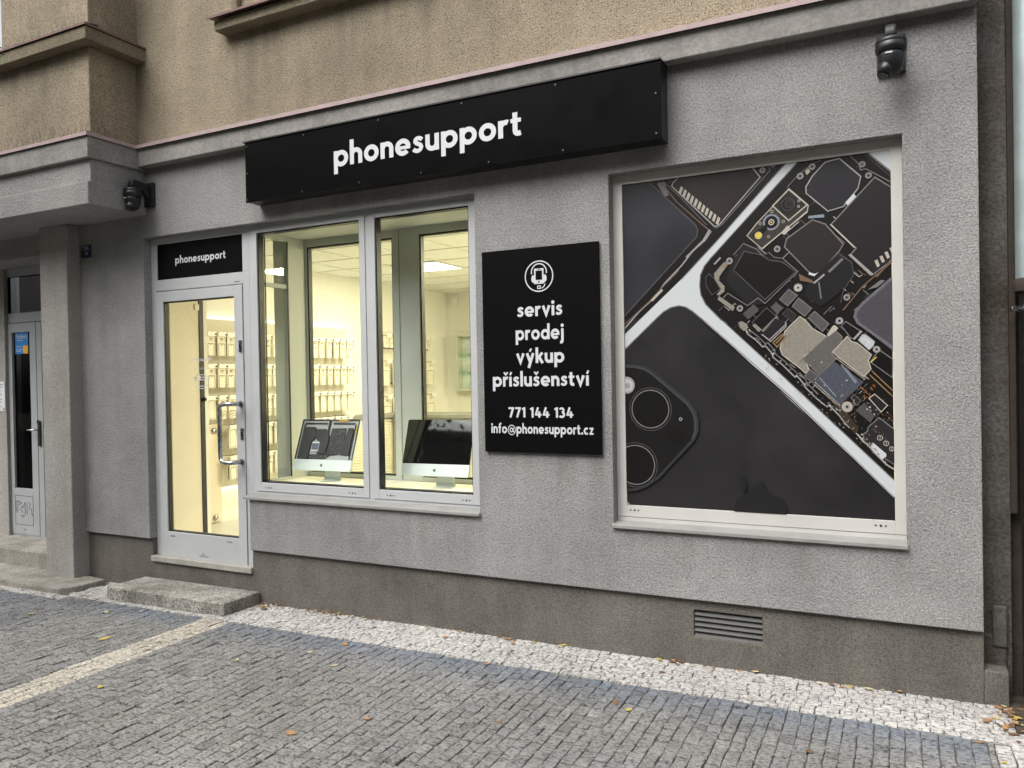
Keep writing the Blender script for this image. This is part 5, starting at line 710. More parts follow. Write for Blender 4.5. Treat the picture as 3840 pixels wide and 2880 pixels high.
'grey2': [(3,[(-1420,1798),(-1233,1966),(-1229,1961),(-1420,1790)]),(4,[(-1237,1963),(-1192,2001),(-1188,1996),(-1233,1958)]),(5,[(-1196,1999),(-1150,2023),(-1147,2017),(-1193,1993)]),(6,[(-1154,2022),(-1101,2031),(-1100,2025),(-1153,2016)]),(7,[(-1105,2032),(-1061,2020),(-1062,2014),(-1106,2026)]),(8,[(-1064,2022),(-1021,1993),(-1025,1988),(-1068,2017)]),(9,[(-1025,1996),(-957,1936),(-961,1931),(-1029,1991)]),(14,[(-457,2745),(-921,2275),(-925,2279),(-465,2745)]),(15,[(-917,2279),(-955,2235),(-960,2239),(-922,2283)]),(16,[(-952,2240),(-976,2188),(-982,2190),(-958,2242)]),(17,[(-975,2193),(-981,2126),(-987,2127),(-981,2194)]),(18,[(-981,2132),(-974,2077),(-980,2076),(-987,2131)]),(19,[(-975,2082),(-947,2024),(-953,2022),(-981,2080)]),(20,[(-950,2029),(-863,1934),(-868,1930),(-955,2025)]),(21,[(-866,1940),(-507,1583),(-511,1579),(-870,1936)]),(22,[(-511,1587),(-26,1096),(-30,1092),(-515,1583)]),(28,[(-1216,2727),(-1172,2729),(-1149,2652),(-1173,2647)]),(33,[(-1188,2745),(-1076,2627),(-1078,2625),(-1190,2743)]),(34,[(-1078,2629),(-939,2465),(-941,2463),(-1080,2627)]),(48,[(-1089,2175),(-885,2375),(-881,2371),(-1085,2171)]),(49,[(-889,2371),(-528,2745),(-527,2745),(-523,2742),(-885,2367)]),(57,[(-610,2745),(-610,2745),(-599,2718),(-602,2717),(-613,2744)]),(58,[(-598,2719),(-857,2454),(-860,2457),(-601,2722)]),(59,[(-855,2456),(-889,2438),(-890,2442),(-856,2460)]),(72,[(-629,2725),(-630,2731),(-634,2735),(-640,2736),(-645,2735),(-650,2731),(-651,2725),(-650,2720),(-646,2715),(-640,2714),(-634,2715),(-630,2720)]),(75,[(-578,2745),(-594,2745),(-594,2744),(-591,2740),(-586,2739),(-581,2740),(-578,2744)]),(81,[(-162,1973),(-151,1962),(-153,1960),(-164,1971)]),(85,[(-334,2115),(-317,2098),(-319,2096),(-336,2113)]),(86,[(-320,2099),(-309,2101),(-309,2099),(-320,2097)]),(87,[(-538,2392),(-503,2357),(-505,2355),(-540,2390)]),(88,[(-505,2359),(-497,2354),(-499,2351),(-507,2356)]),(89,[(-508,1863),(-490,1880),(-487,1877),(-505,1860)]),(90,[(-291,1898),(-252,1859),(-254,1857),(-293,1896)]),(97,[(-297,2212),(-265,2179),(-268,2176),(-300,2209)]),(98,[(-270,2178),(-264,2196),(-261,2195),(-267,2177)]),(104,[(-180,2614),(-171,2605),(-173,2603),(-182,2612)]),(105,[(-175,2605),(-167,2618),(-164,2616),(-172,2603)]),(107,[(-861,2056),(-830,2084),(-827,2081),(-858,2053)]),(108,[(-121,2203),(-102,2222),(-100,2220),(-119,2201)]),(122,[(-157,2057),(-129,2028),(-132,2025),(-160,2054)]),(135,[(-318,1953),(-297,1973),(-295,1971),(-316,1951)]),(136,[(-296,1973),(-291,1963),(-294,1961),(-299,1971)]),(142,[(-222,2131),(-203,2149),(-201,2147),(-220,2129)]),(146,[(-288,2247),(-250,2208),(-253,2205),(-291,2244)]),(147,[(-395,2608),(-380,2593),(-382,2591),(-397,2606)]),(148,[(-272,2529),(-233,2488),(-235,2486),(-274,2527)]),(149,[(-235,2490),(-225,2479),(-227,2477),(-237,2488)]),(150,[(-195,2151),(-177,2132),(-179,2130),(-197,2149)]),(153,[(-539,1908),(-517,1929),(-514,1926),(-536,1905)]),(160,[(-211,2046),(-198,2032),(-200,2030),(-213,2044)]),(161,[(-201,2033),(-183,2037),(-183,2035),(-201,2031)]),(164,[(-849,1928),(-835,1915),(-837,1913),(-851,1926)]),(168,[(-753,2219),(-712,2179),(-714,2177),(-755,2217)]),(169,[(-714,2181),(-695,2170),(-697,2167),(-716,2178)]),(172,[(-347,1942),(-307,1981),(-304,1978),(-344,1939)]),(173,[(-124,2158),(-94,2127),(-96,2125),(-126,2156)]),(174,[(-436,2046),(-396,2007),(-398,2005),(-438,2044)]),(177,[(-724,2042),(-688,2007),(-691,2004),(-727,2039)]),(178,[(-693,2008),(-684,2013),(-683,2009),(-692,2004)]),(204,[(-159,2498),(-123,2532),(-121,2530),(-157,2496)]),(213,[(-236,2325),(-214,2346),(-212,2344),(-234,2323)]),(217,[(-204,1953),(-187,1969),(-185,1967),(-202,1951)]),(218,[(-187,1969),(-171,1958),(-173,1955),(-189,1966)]),(227,[(-541,2225),(-521,2205),(-523,2203),(-543,2223)]),(228,[(-611,2153),(-583,2178),(-580,2175),(-608,2150)]),(229,[(-589,1946),(-544,1988),(-541,1985),(-586,1943)]),(234,[(-511,2168),(-484,2142),(-486,2140),(-513,2166)]),(235,[(-488,2142),(-475,2159),(-473,2157),(-486,2140)]),(245,[(-328,2635),(-297,2662),(-295,2660),(-326,2633)]),(246,[(-297,2662),(-282,2649),(-284,2647),(-299,2660)]),(249,[(-252,2677),(-238,2662),(-240,2660),(-254,2675)]),(256,[(-476,1984),(-441,2017),(-438,2014),(-473,1981)]),(259,[(-474,2325),(-448,2300),(-450,2298),(-476,2323)]),(260,[(-452,2300),(-446,2305),(-444,2303),(-450,2298)]),(265,[(-368,1706),(-355,1693),(-357,1691),(-370,1704)]),(267,[(-232,1664),(-216,1649),(-218,1647),(-234,1662)]),(275,[(-87,1380),(-66,1403),(-64,1401),(-85,1378)]),(286,[(-322,1624),(-300,1603),(-302,1601),(-324,1622)]),(288,[(-46,1363),(-34,1352),(-36,1350),(-48,1361)]),(291,[(-66,1270),(-46,1290),(-44,1288),(-64,1268)]),(292,[(-541,1851),(-525,1836),(-527,1834),(-543,1849)]),(295,[(-322,1750),(-304,1733),(-306,1731),(-324,1748)]),(302,[(-399,1656),(-390,1665),(-388,1663),(-397,1654)]),(314,[(-159,1565),(-144,1581),(-142,1579),(-157,1563)]),(319,[(-31,1384),(-25,1390),(-25,1386),(-29,1382)]),(323,[(-47,1409),(-28,1390),(-30,1388),(-49,1407)]),(324,[(-361,1697),(-351,1708),(-349,1706),(-359,1695)]),(329,[(-349,1560),(-326,1584),(-324,1582),(-347,1558)]),(335,[(-461,1759),(-440,1738),(-442,1736),(-463,1757)]),(337,[(-557,1909),(-531,1883),(-533,1881),(-559,1907)]),(343,[(-350,1689),(-333,1706),(-331,1704),(-348,1687)]),(344,[(-187,1547),(-175,1559),(-173,1557),(-185,1545)]),(348,[(-58,1437),(-46,1425),(-48,1423),(-60,1435)]),(364,[(-393,1756),(-383,1747),(-385,1745),(-395,1754)]),(366,[(-530,1826),(-506,1803),(-508,1801),(-532,1824)]),(381,[(-309,2400),(-98,2621),(-93,2617),(-304,2396)]),(382,[(-97,2621),(-25,2562),(-25,2554),(-101,2616)]),(383,[(-25,2189),(-113,2124),(-117,2129),(-25,2196)]),(384,[(-114,2124),(-219,2237),(-214,2241),(-109,2128)]),(385,[(-219,2237),(-188,2272),(-183,2268),(-214,2233)]),(386,[(-188,2264),(-309,2400),(-304,2404),(-183,2268)]),(389,[(-394,2438),(-329,2408),(-331,2402),(-396,2432)]),(390,[(-331,2410),(-243,2294),(-248,2290),(-336,2406)]),(391,[(-243,2295),(-266,2256),(-271,2259),(-248,2298)]),(392,[(-263,2260),(-355,2155),(-360,2159),(-268,2264)]),(393,[(-353,2157),(-402,2145),(-403,2150),(-354,2162)]),(394,[(-401,2144),(-537,2305),(-532,2309),(-396,2148)]),(395,[(-537,2303),(-524,2351),(-518,2350),(-531,2302)]),(396,[(-526,2349),(-393,2438),(-389,2433),(-522,2344)]),(408,[(-799,2287),(-744,2346),(-741,2343),(-796,2284)]),(409,[(-744,2346),(-673,2308),(-675,2304),(-746,2342)]),(410,[(-674,2309),(-644,2271),(-648,2269),(-678,2307)]),(411,[(-649,2272),(-610,2285),(-609,2282),(-648,2269)]),(412,[(-611,2286),(-583,2255),(-586,2252),(-614,2283)]),(413,[(-587,2257),(-542,2249),(-543,2245),(-588,2253)]),(414,[(-544,2250),(-465,2171),(-468,2168),(-547,2247)]),(415,[(-465,2171),(-636,2010),(-639,2013),(-468,2174)]),(416,[(-636,2010),(-675,2045),(-672,2048),(-633,2013)]),(417,[(-670,2044),(-727,2004),(-729,2008),(-672,2048)]),(418,[(-727,2004),(-835,2080),(-833,2084),(-725,2008)]),(429,[(-517,2620),(-458,2681),(-455,2678),(-514,2617)]),(430,[(-460,2679),(-389,2726),(-387,2722),(-458,2675)]),(431,[(-391,2724),(-347,2738),(-346,2735),(-390,2721)]),(437,[(-323,2161),(-256,2224),(-247,2215),(-314,2152)]),(439,[(-363,2109),(-353,2023),(-360,2022),(-370,2108)]),(496,[(-554,2443),(-555,2454),(-559,2463),(-565,2472),(-573,2479),(-582,2484),(-593,2487),(-603,2487),(-614,2484),(-623,2479),(-631,2472),(-637,2463),(-641,2454),(-642,2443),(-641,2432),(-637,2423),(-631,2414),(-623,2407),(-614,2402),(-603,2399),(-593,2399),(-582,2402),(-573,2407),(-565,2414),(-559,2423),(-555,2432)]),(503,[(-644,2379),(-645,2386),(-649,2392),(-654,2397),(-661,2400),(-669,2400),(-675,2397),(-681,2392),(-685,2386),(-686,2379),(-685,2372),(-681,2366),(-676,2361),(-669,2358),(-661,2358),(-655,2361),(-649,2366),(-645,2372)]),(557,[(-438,2668),(-440,2674),(-444,2678),(-450,2680),(-456,2678),(-460,2674),(-462,2668),(-460,2662),(-456,2658),(-450,2656),(-444,2658),(-440,2662)]),(560,[(-380,2709),(-381,2715),(-386,2719),(-391,2720),(-397,2719),(-401,2715),(-402,2709),(-401,2704),(-397,2699),(-391,2698),(-386,2699),(-381,2704)]),(563,[(-143,2689),(-144,2695),(-148,2699),(-154,2700),(-160,2699),(-164,2695),(-165,2689),(-164,2683),(-160,2679),(-154,2678),(-148,2679),(-144,2683)]),(566,[(-115,2629),(-116,2635),(-120,2639),(-126,2640),(-132,2639),(-136,2635),(-137,2629),(-136,2623),(-132,2619),(-126,2618),(-120,2619),(-116,2623)]),(569,[(-558,2298),(-560,2304),(-564,2308),(-570,2310),(-576,2308),(-580,2304),(-582,2298),(-580,2292),(-576,2288),(-570,2286),(-564,2288),(-560,2292)]),(572,[(-456,2086),(-458,2092),(-462,2096),(-468,2098),(-474,2096),(-478,2092),(-480,2086),(-478,2080),(-474,2076),(-468,2074),(-462,2076),(-458,2080)]),(575,[(-755,1994),(-757,2000),(-761,2004),(-767,2006),(-773,2004),(-777,2000),(-779,1994),(-777,1988),(-773,1984),(-767,1982),(-761,1984),(-757,1988)]),(578,[(-223,2021),(-224,2026),(-229,2031),(-234,2032),(-240,2031),(-244,2026),(-245,2021),(-244,2015),(-240,2011),(-234,2010),(-229,2011),(-224,2015)]),(581,[(-257,1904),(-259,1910),(-263,1914),(-269,1916),(-275,1914),(-279,1910),(-281,1904),(-279,1898),(-275,1894),(-269,1892),(-263,1894),(-259,1898)]),(584,[(-807,2255),(-809,2261),(-813,2265),(-819,2267),(-825,2265),(-829,2261),(-831,2255),(-829,2249),(-825,2245),(-819,2243),(-813,2245),(-809,2249)]),(590,[(-211,2745),(-167,2693),(-171,2690),(-217,2745)]),(591,[(-168,2696),(-158,2659),(-163,2657),(-173,2694)]),(592,[(-163,2662),(-136,2667),(-136,2662),(-163,2657)]),(593,[(-138,2667),(-25,2586),(-25,2580),(-141,2663)]),(595,[(-126,2745),(-25,2642),(-25,2630),(-138,2745)]),(609,[(-564,2030),(-515,2084),(-512,2081),(-561,2027)]),(610,[(-515,2084),(-470,2048),(-472,2044),(-517,2080)]),(611,[(-469,2047),(-521,1990),(-524,1993),(-472,2050)]),(612,[(-521,1990),(-564,2030),(-561,2033),(-518,1993)]),(614,[(-501,1990),(-468,2034),(-464,2032),(-497,1988)]),(615,[(-467,2035),(-399,1974),(-402,1971),(-470,2032)]),(616,[(-399,1974),(-437,1931),(-440,1934),(-402,1977)]),(617,[(-437,1931),(-501,1990),(-498,1993),(-434,1934)]),(619,[(-423,1924),(-389,1961),(-386,1958),(-420,1921)]),(620,[(-389,1961),(-318,1890),(-321,1887),(-392,1958)]),(621,[(-318,1890),(-350,1848),(-354,1850),(-322,1892)]),(622,[(-351,1847),(-423,1924),(-420,1927),(-348,1850)]),(635,[(-657,1869),(-577,1947),(-568,1938),(-648,1860)]),(644,[(-264,1877),(-240,1901),(-237,1898),(-261,1874)]),(645,[(-240,1901),(-170,1848),(-173,1844),(-243,1897)]),(646,[(-170,1847),(-200,1805),(-204,1808),(-174,1850)]),(647,[(-200,1805),(-220,1810),(-218,1815),(-198,1810)]),(648,[(-218,1809),(-264,1877),(-260,1880),(-214,1812)]),(665,[(-295,1863),(-255,1821),(-258,1818),(-298,1860)]),(666,[(-256,1822),(-260,1786),(-264,1787),(-260,1823)]),(667,[(-259,1788),(-311,1738),(-314,1741),(-262,1791)]),(668,[(-310,1743),(-286,1708),(-290,1706),(-314,1741)]),(669,[(-286,1708),(-368,1623),(-371,1626),(-289,1711)]),(670,[(-368,1623),(-456,1710),(-453,1713),(-365,1626)]),(671,[(-456,1710),(-295,1863),(-292,1860),(-453,1707)]),(684,[(-445,1620),(-418,1659),(-414,1657),(-441,1618)]),(685,[(-417,1660),(-372,1624),(-375,1620),(-420,1656)]),(686,[(-372,1623),(-403,1584),(-407,1586),(-376,1625)]),(687,[(-404,1583),(-445,1620),(-442,1623),(-401,1586)]),(810,[(-131,1688),(-89,1752),(-85,1749),(-127,1685)]),(811,[(-88,1752),(-25,1702),(-25,1699),(-27,1697),(-91,1748)]),(812,[(-25,1702),(-25,1653),(-26,1604),(-31,1604),(-29,1702)]),(813,[(-25,1607),(-28,1603),(-131,1687),(-128,1691),(-25,1607)]),(889,[(-169,1323),(-146,1340),(-143,1336),(-166,1319)]),(890,[(-149,1335),(-144,1361),(-139,1361),(-144,1335)]),(891,[(-145,1359),(-91,1410),(-88,1407),(-142,1356)]),(892,[(-91,1410),(-25,1353),(-25,1346),(-94,1406)]),(893,[(-25,1170),(-26,1170),(-25,1216)]),(894,[(-25,1170),(-81,1206),(-78,1210),(-25,1176)]),(895,[(-78,1204),(-163,1277),(-160,1281),(-75,1208)]),(896,[(-162,1276),(-169,1324),(-164,1324),(-157,1276)]),(965,[(-223,1509),(-204,1526),(-202,1524),(-221,1507)]),(966,[(-204,1526),(-172,1491),(-174,1489),(-206,1524)]),(967,[(-172,1491),(-195,1467),(-197,1469),(-174,1493)]),(968,[(-196,1467),(-223,1509),(-220,1511),(-193,1469)]),(976,[(-136,2054),(-75,2099),(-56,2094),(-95,2062)]),(1000,[(-715,1875),(-668,1836),(-671,1832),(-718,1871)]),(1001,[(-671,1838),(-635,1799),(-638,1796),(-674,1835)]),(1002,[(-640,1801),(-622,1805),(-621,1800),(-639,1796)]),(1003,[(-622,1805),(-591,1766),(-595,1763),(-626,1802)]),(1004,[(-592,1769),(-580,1738),(-585,1736),(-597,1767)]),(1005,[(-583,1742),(-533,1699),(-536,1695),(-586,1738)]),(1006,[(-536,1701),(-473,1634),(-476,1631),(-539,1698)]),(1007,[(-479,1635),(-464,1642),(-462,1638),(-477,1631)]),(1008,[(-464,1642),(-434,1603),(-438,1600),(-468,1639)]),(1009,[(-436,1606),(-423,1579),(-427,1577),(-440,1604)]),(1010,[(-425,1583),(-375,1527),(-379,1524),(-429,1580)]),(1016,[(-769,1915),(-767,1918),(-763,1913),(-766,1910)]),(1017,[(-770,1920),(-764,1926),(-755,1917),(-761,1911)]),(1018,[(-760,1913),(-757,1916),(-753,1911),(-756,1908)]),(1025,[(-672,1806),(-667,1812),(-660,1804),(-665,1799)]),(1029,[(-639,1798),(-637,1801),(-633,1797),(-636,1794)]),(1030,[(-643,1795),(-637,1800),(-630,1792),(-635,1786)]),(1031,[(-628,1782),(-626,1784),(-622,1780),(-625,1778)]),(1032,[(-598,1766),(-592,1771),(-584,1763),(-590,1757)]),(1035,[(-604,1762),(-600,1766),(-595,1761),(-599,1757)]),(1037,[(-568,1703),(-563,1708),(-555,1700),(-561,1694)]),(1039,[(-562,1707),(-559,1711),(-554,1706),(-558,1702)]),(1045,[(-470,1626),(-464,1632),(-457,1624),(-462,1618)]),(1050,[(-439,1587),(-433,1593),(-425,1585),(-431,1579)]),(1052,[(-398,1514),(-392,1520),(-385,1512),(-390,1506)]),(1061,[(-297,1454),(-292,1459),(-285,1452),(-290,1447)]),(1064,[(-253,1398),(-250,1401),(-246,1397),(-249,1394)]),(1067,[(-202,1341),(-197,1347),(-189,1339),(-195,1333)]),(1075,[(-154,1298),(-150,1304),(-143,1296),(-148,1291)]),(1076,[(-136,1272),(-132,1276),(-127,1270),(-131,1266)]),(1088,[(-421,1750),(-417,1754),(-412,1748),(-416,1745)]),(1094,[(-157,1297),(-154,1300),(-151,1296),(-153,1293)]),(1095,[(-136,1372),(-134,1374),(-132,1372),(-133,1370)]),(1096,[(-324,1485),(-321,1487),(-317,1483),(-320,1480)]),(1103,[(-273,1449),(-269,1453),(-263,1447),(-267,1443)]),(1107,[(-282,1533),(-280,1535),(-277,1532),(-279,1530)]),(1108,[(-245,1425),(-242,1428),(-237,1423),(-240,1420)]),(1110,[(-104,1444),(-102,1446),(-100,1443),(-101,1441)]),(1112,[(-126,1229),(-123,1232),(-118,1227),(-121,1224)]),(1126,[(-280,1462),(-276,1467),(-270,1460),(-274,1456)]),(1127,[(-235,1336),(-234,1338),(-232,1335),(-233,1334)]),(1132,[(-432,1500),(-428,1504),(-422,1498),(-426,1493)]),(1148,[(-263,1357),(-259,1361),(-254,1355),(-257,1351)]),(1155,[(-397,1705),(-393,1709),(-388,1703),(-392,1699)]),(1160,[(-624,1675),(-622,1677),(-619,1674),(-621,1672)]),(1166,[(-335,1414),(-332,1417),(-328,1413),(-331,1410)]),(1167,[(-243,1526),(-239,1530),(-234,1523),(-238,1519)]),(1169,[(-582,1689),(-578,1692),(-573,1687),(-577,1683)]),(1171,[(-518,1842),(-515,1845),(-510,1840),(-513,1836)]),(1172,[(-507,1628),(-505,1630),(-501,1626),(-503,1624)]),(1177,[(-456,1540),(-454,1543),(-450,1538),(-452,1536)]),(1183,[(-559,1745),(-557,1747),(-553,1743),(-556,1741)]),(1193,[(-259,1413),(-256,1417),(-251,1412),(-254,1408)]),(1200,[(-294,1529),(-292,1531),(-290,1528),(-291,1526)]),(1201,[(-641,1728),(-637,1732),(-632,1726),(-635,1722)]),(1205,[(-160,1504),(-158,1507),(-154,1503),(-157,1500)]),(1212,[(-278,1544),(-275,1547),(-270,1542),(-273,1539)]),(1215,[(-300,1379),(-298,1381),(-295,1378),(-297,1376)]),(1218,[(-246,1383),(-242,1388),(-236,1381),(-240,1377)]),(1225,[(-492,1546),(-490,1548),(-486,1544),(-489,1542)]),(1226,[(-225,1451),(-224,1452),(-222,1450),(-223,1448)]),(1229,[(-282,1376),(-278,1380),(-272,1374),(-276,1369)]),(1232,[(-221,1422),(-218,1426),(-213,1421),(-216,1417)]),(1255,[(-336,1565),(-332,1569),(-327,1563),(-331,1559)]),(1323,[(-1162,1447),(-1164,1467),(-1170,1466),(-1168,1447)]),(1324,[(-1164,1466),(-1169,1486),(-1175,1484),(-1170,1465)]),(1325,[(-1169,1485),(-1177,1503),(-1183,1500),(-1174,1483)]),(1326,[(-1177,1502),(-1189,1519),(-1193,1515),(-1182,1500)]),(1327,[(-1188,1518),(-1202,1533),(-1206,1528),(-1193,1514)]),(1328,[(-1202,1532),(-1218,1544),(-1221,1538),(-1206,1527)]),(1329,[(-1218,1543),(-1236,1552),(-1238,1546),(-1220,1538)]),(1330,[(-1235,1551),(-1255,1556),(-1256,1551),(-1237,1546)]),(1331,[(-1254,1556),(-1274,1558),(-1274,1552),(-1255,1550)]),(1332,[(-1273,1558),(-1293,1556),(-1292,1550),(-1273,1552)]),(1333,[(-1292,1556),(-1312,1551),(-1310,1545),(-1291,1550)]),(1334,[(-1311,1551),(-1329,1543),(-1326,1537),(-1309,1546)]),(1335,[(-1328,1543),(-1345,1531),(-1341,1527),(-1325,1538)]),(1336,[(-1344,1532),(-1359,1518),(-1354,1514),(-1340,1527)]),(1337,[(-1358,1518),(-1370,1502),(-1364,1499),(-1353,1514)]),(1338,[(-1369,1502),(-1378,1484),(-1372,1482),(-1364,1500)]),(1339,[(-1377,1485),(-1382,1465),(-1377,1464),(-1372,1483)]),(1340,[(-1382,1466),(-1384,1446),(-1378,1446),(-1376,1465)]),(1341,[(-1384,1447),(-1382,1427),(-1376,1428),(-1378,1447)]),(1342,[(-1382,1428),(-1377,1408),(-1371,1410),(-1376,1429)]),(1343,[(-1377,1409),(-1369,1391),(-1363,1394),(-1372,1411)]),(1344,[(-1369,1392),(-1357,1375),(-1353,1379),(-1364,1395)]),(1345,[(-1358,1376),(-1344,1361),(-1340,1366),(-1353,1380)]),(1346,[(-1344,1362),(-1328,1350),(-1325,1356),(-1340,1367)]),(1347,[(-1328,1351),(-1310,1342),(-1308,1348),(-1325,1356)]),(1348,[(-1311,1343),(-1291,1338),(-1290,1343),(-1309,1348)]),(1349,[(-1292,1338),(-1272,1336),(-1272,1342),(-1291,1344)]),(1350,[(-1273,1336),(-1253,1338),(-1254,1344),(-1273,1342)]),(1351,[(-1254,1338),(-1234,1343),(-1236,1349),(-1255,1344)]),(1352,[(-1235,1343),(-1217,1351),(-1220,1357),(-1237,1348)]),(1353,[(-1218,1351),(-1201,1363),(-1205,1367),(-1221,1356)]),(1354,[(-1202,1362),(-1187,1376),(-1192,1380),(-1206,1367)]),(1355,[(-1188,1376),(-1176,1392),(-1182,1395),(-1193,1380)]),(1356,[(-1177,1392),(-1168,1410),(-1174,1412),(-1182,1395)]),(1357,[(-1169,1409),(-1164,1429),(-1169,1430),(-1174,1411)]),(1358,[(-1164,1428),(-1162,1448),(-1168,1448),(-1170,1429)]),(1384,[(-1249,1125),(-1251,1146),(-1257,1145),(-1255,1125)]),(1385,[(-1251,1145),(-1256,1166),(-1262,1164),(-1257,1144)]),(1386,[(-1256,1165),(-1265,1184),(-1270,1181),(-1262,1163)]),(1387,[(-1265,1183),(-1277,1200),(-1281,1196),(-1270,1180)]),(1388,[(-1276,1200),(-1291,1215),(-1295,1210),(-1281,1196)]),(1389,[(-1290,1214),(-1308,1226),(-1311,1221),(-1294,1209)]),(1390,[(-1307,1225),(-1326,1234),(-1328,1229),(-1310,1220)]),(1391,[(-1325,1234),(-1346,1239),(-1347,1233),(-1327,1228)]),(1392,[(-1345,1239),(-1366,1241),(-1366,1235),(-1346,1233)]),(1393,[(-1365,1241),(-1386,1239),(-1385,1233),(-1365,1235)]),(1394,[(-1385,1239),(-1406,1234),(-1404,1228),(-1384,1233)]),(1395,[(-1405,1234),(-1420,1227),(-1420,1220),(-1403,1228)]),(1396,[(-1420,1220),(-1420,1220),(-1420,1220)]),(1397,[(-1420,1028),(-1419,1029),(-1420,1030)]),(1398,[(-1420,1030),(-1420,1023),(-1404,1016),(-1402,1021),(-1420,1030)]),(1399,[(-1405,1016),(-1384,1011),(-1383,1017),(-1403,1022)]),(1400,[(-1385,1011),(-1364,1009),(-1364,1015),(-1384,1017)]),(1401,[(-1365,1009),(-1344,1011),(-1345,1017),(-1365,1015)]),(1402,[(-1345,1011),(-1324,1016),(-1326,1022),(-1346,1017)]),(1403,[(-1325,1016),(-1306,1025),(-1309,1030),(-1327,1022)]),(1404,[(-1307,1025),(-1290,1037),(-1294,1041),(-1310,1030)]),(1405,[(-1290,1036),(-1275,1051),(-1280,1055),(-1294,1041)]),(1406,[(-1276,1050),(-1264,1068),(-1269,1071),(-1281,1054)]),(1407,[(-1265,1067),(-1256,1086),(-1261,1088),(-1270,1070)]),(1408,[(-1256,1085),(-1251,1106),(-1257,1107),(-1262,1087)]),(1409,[(-1251,1105),(-1249,1126),(-1255,1126),(-1257,1106)])],
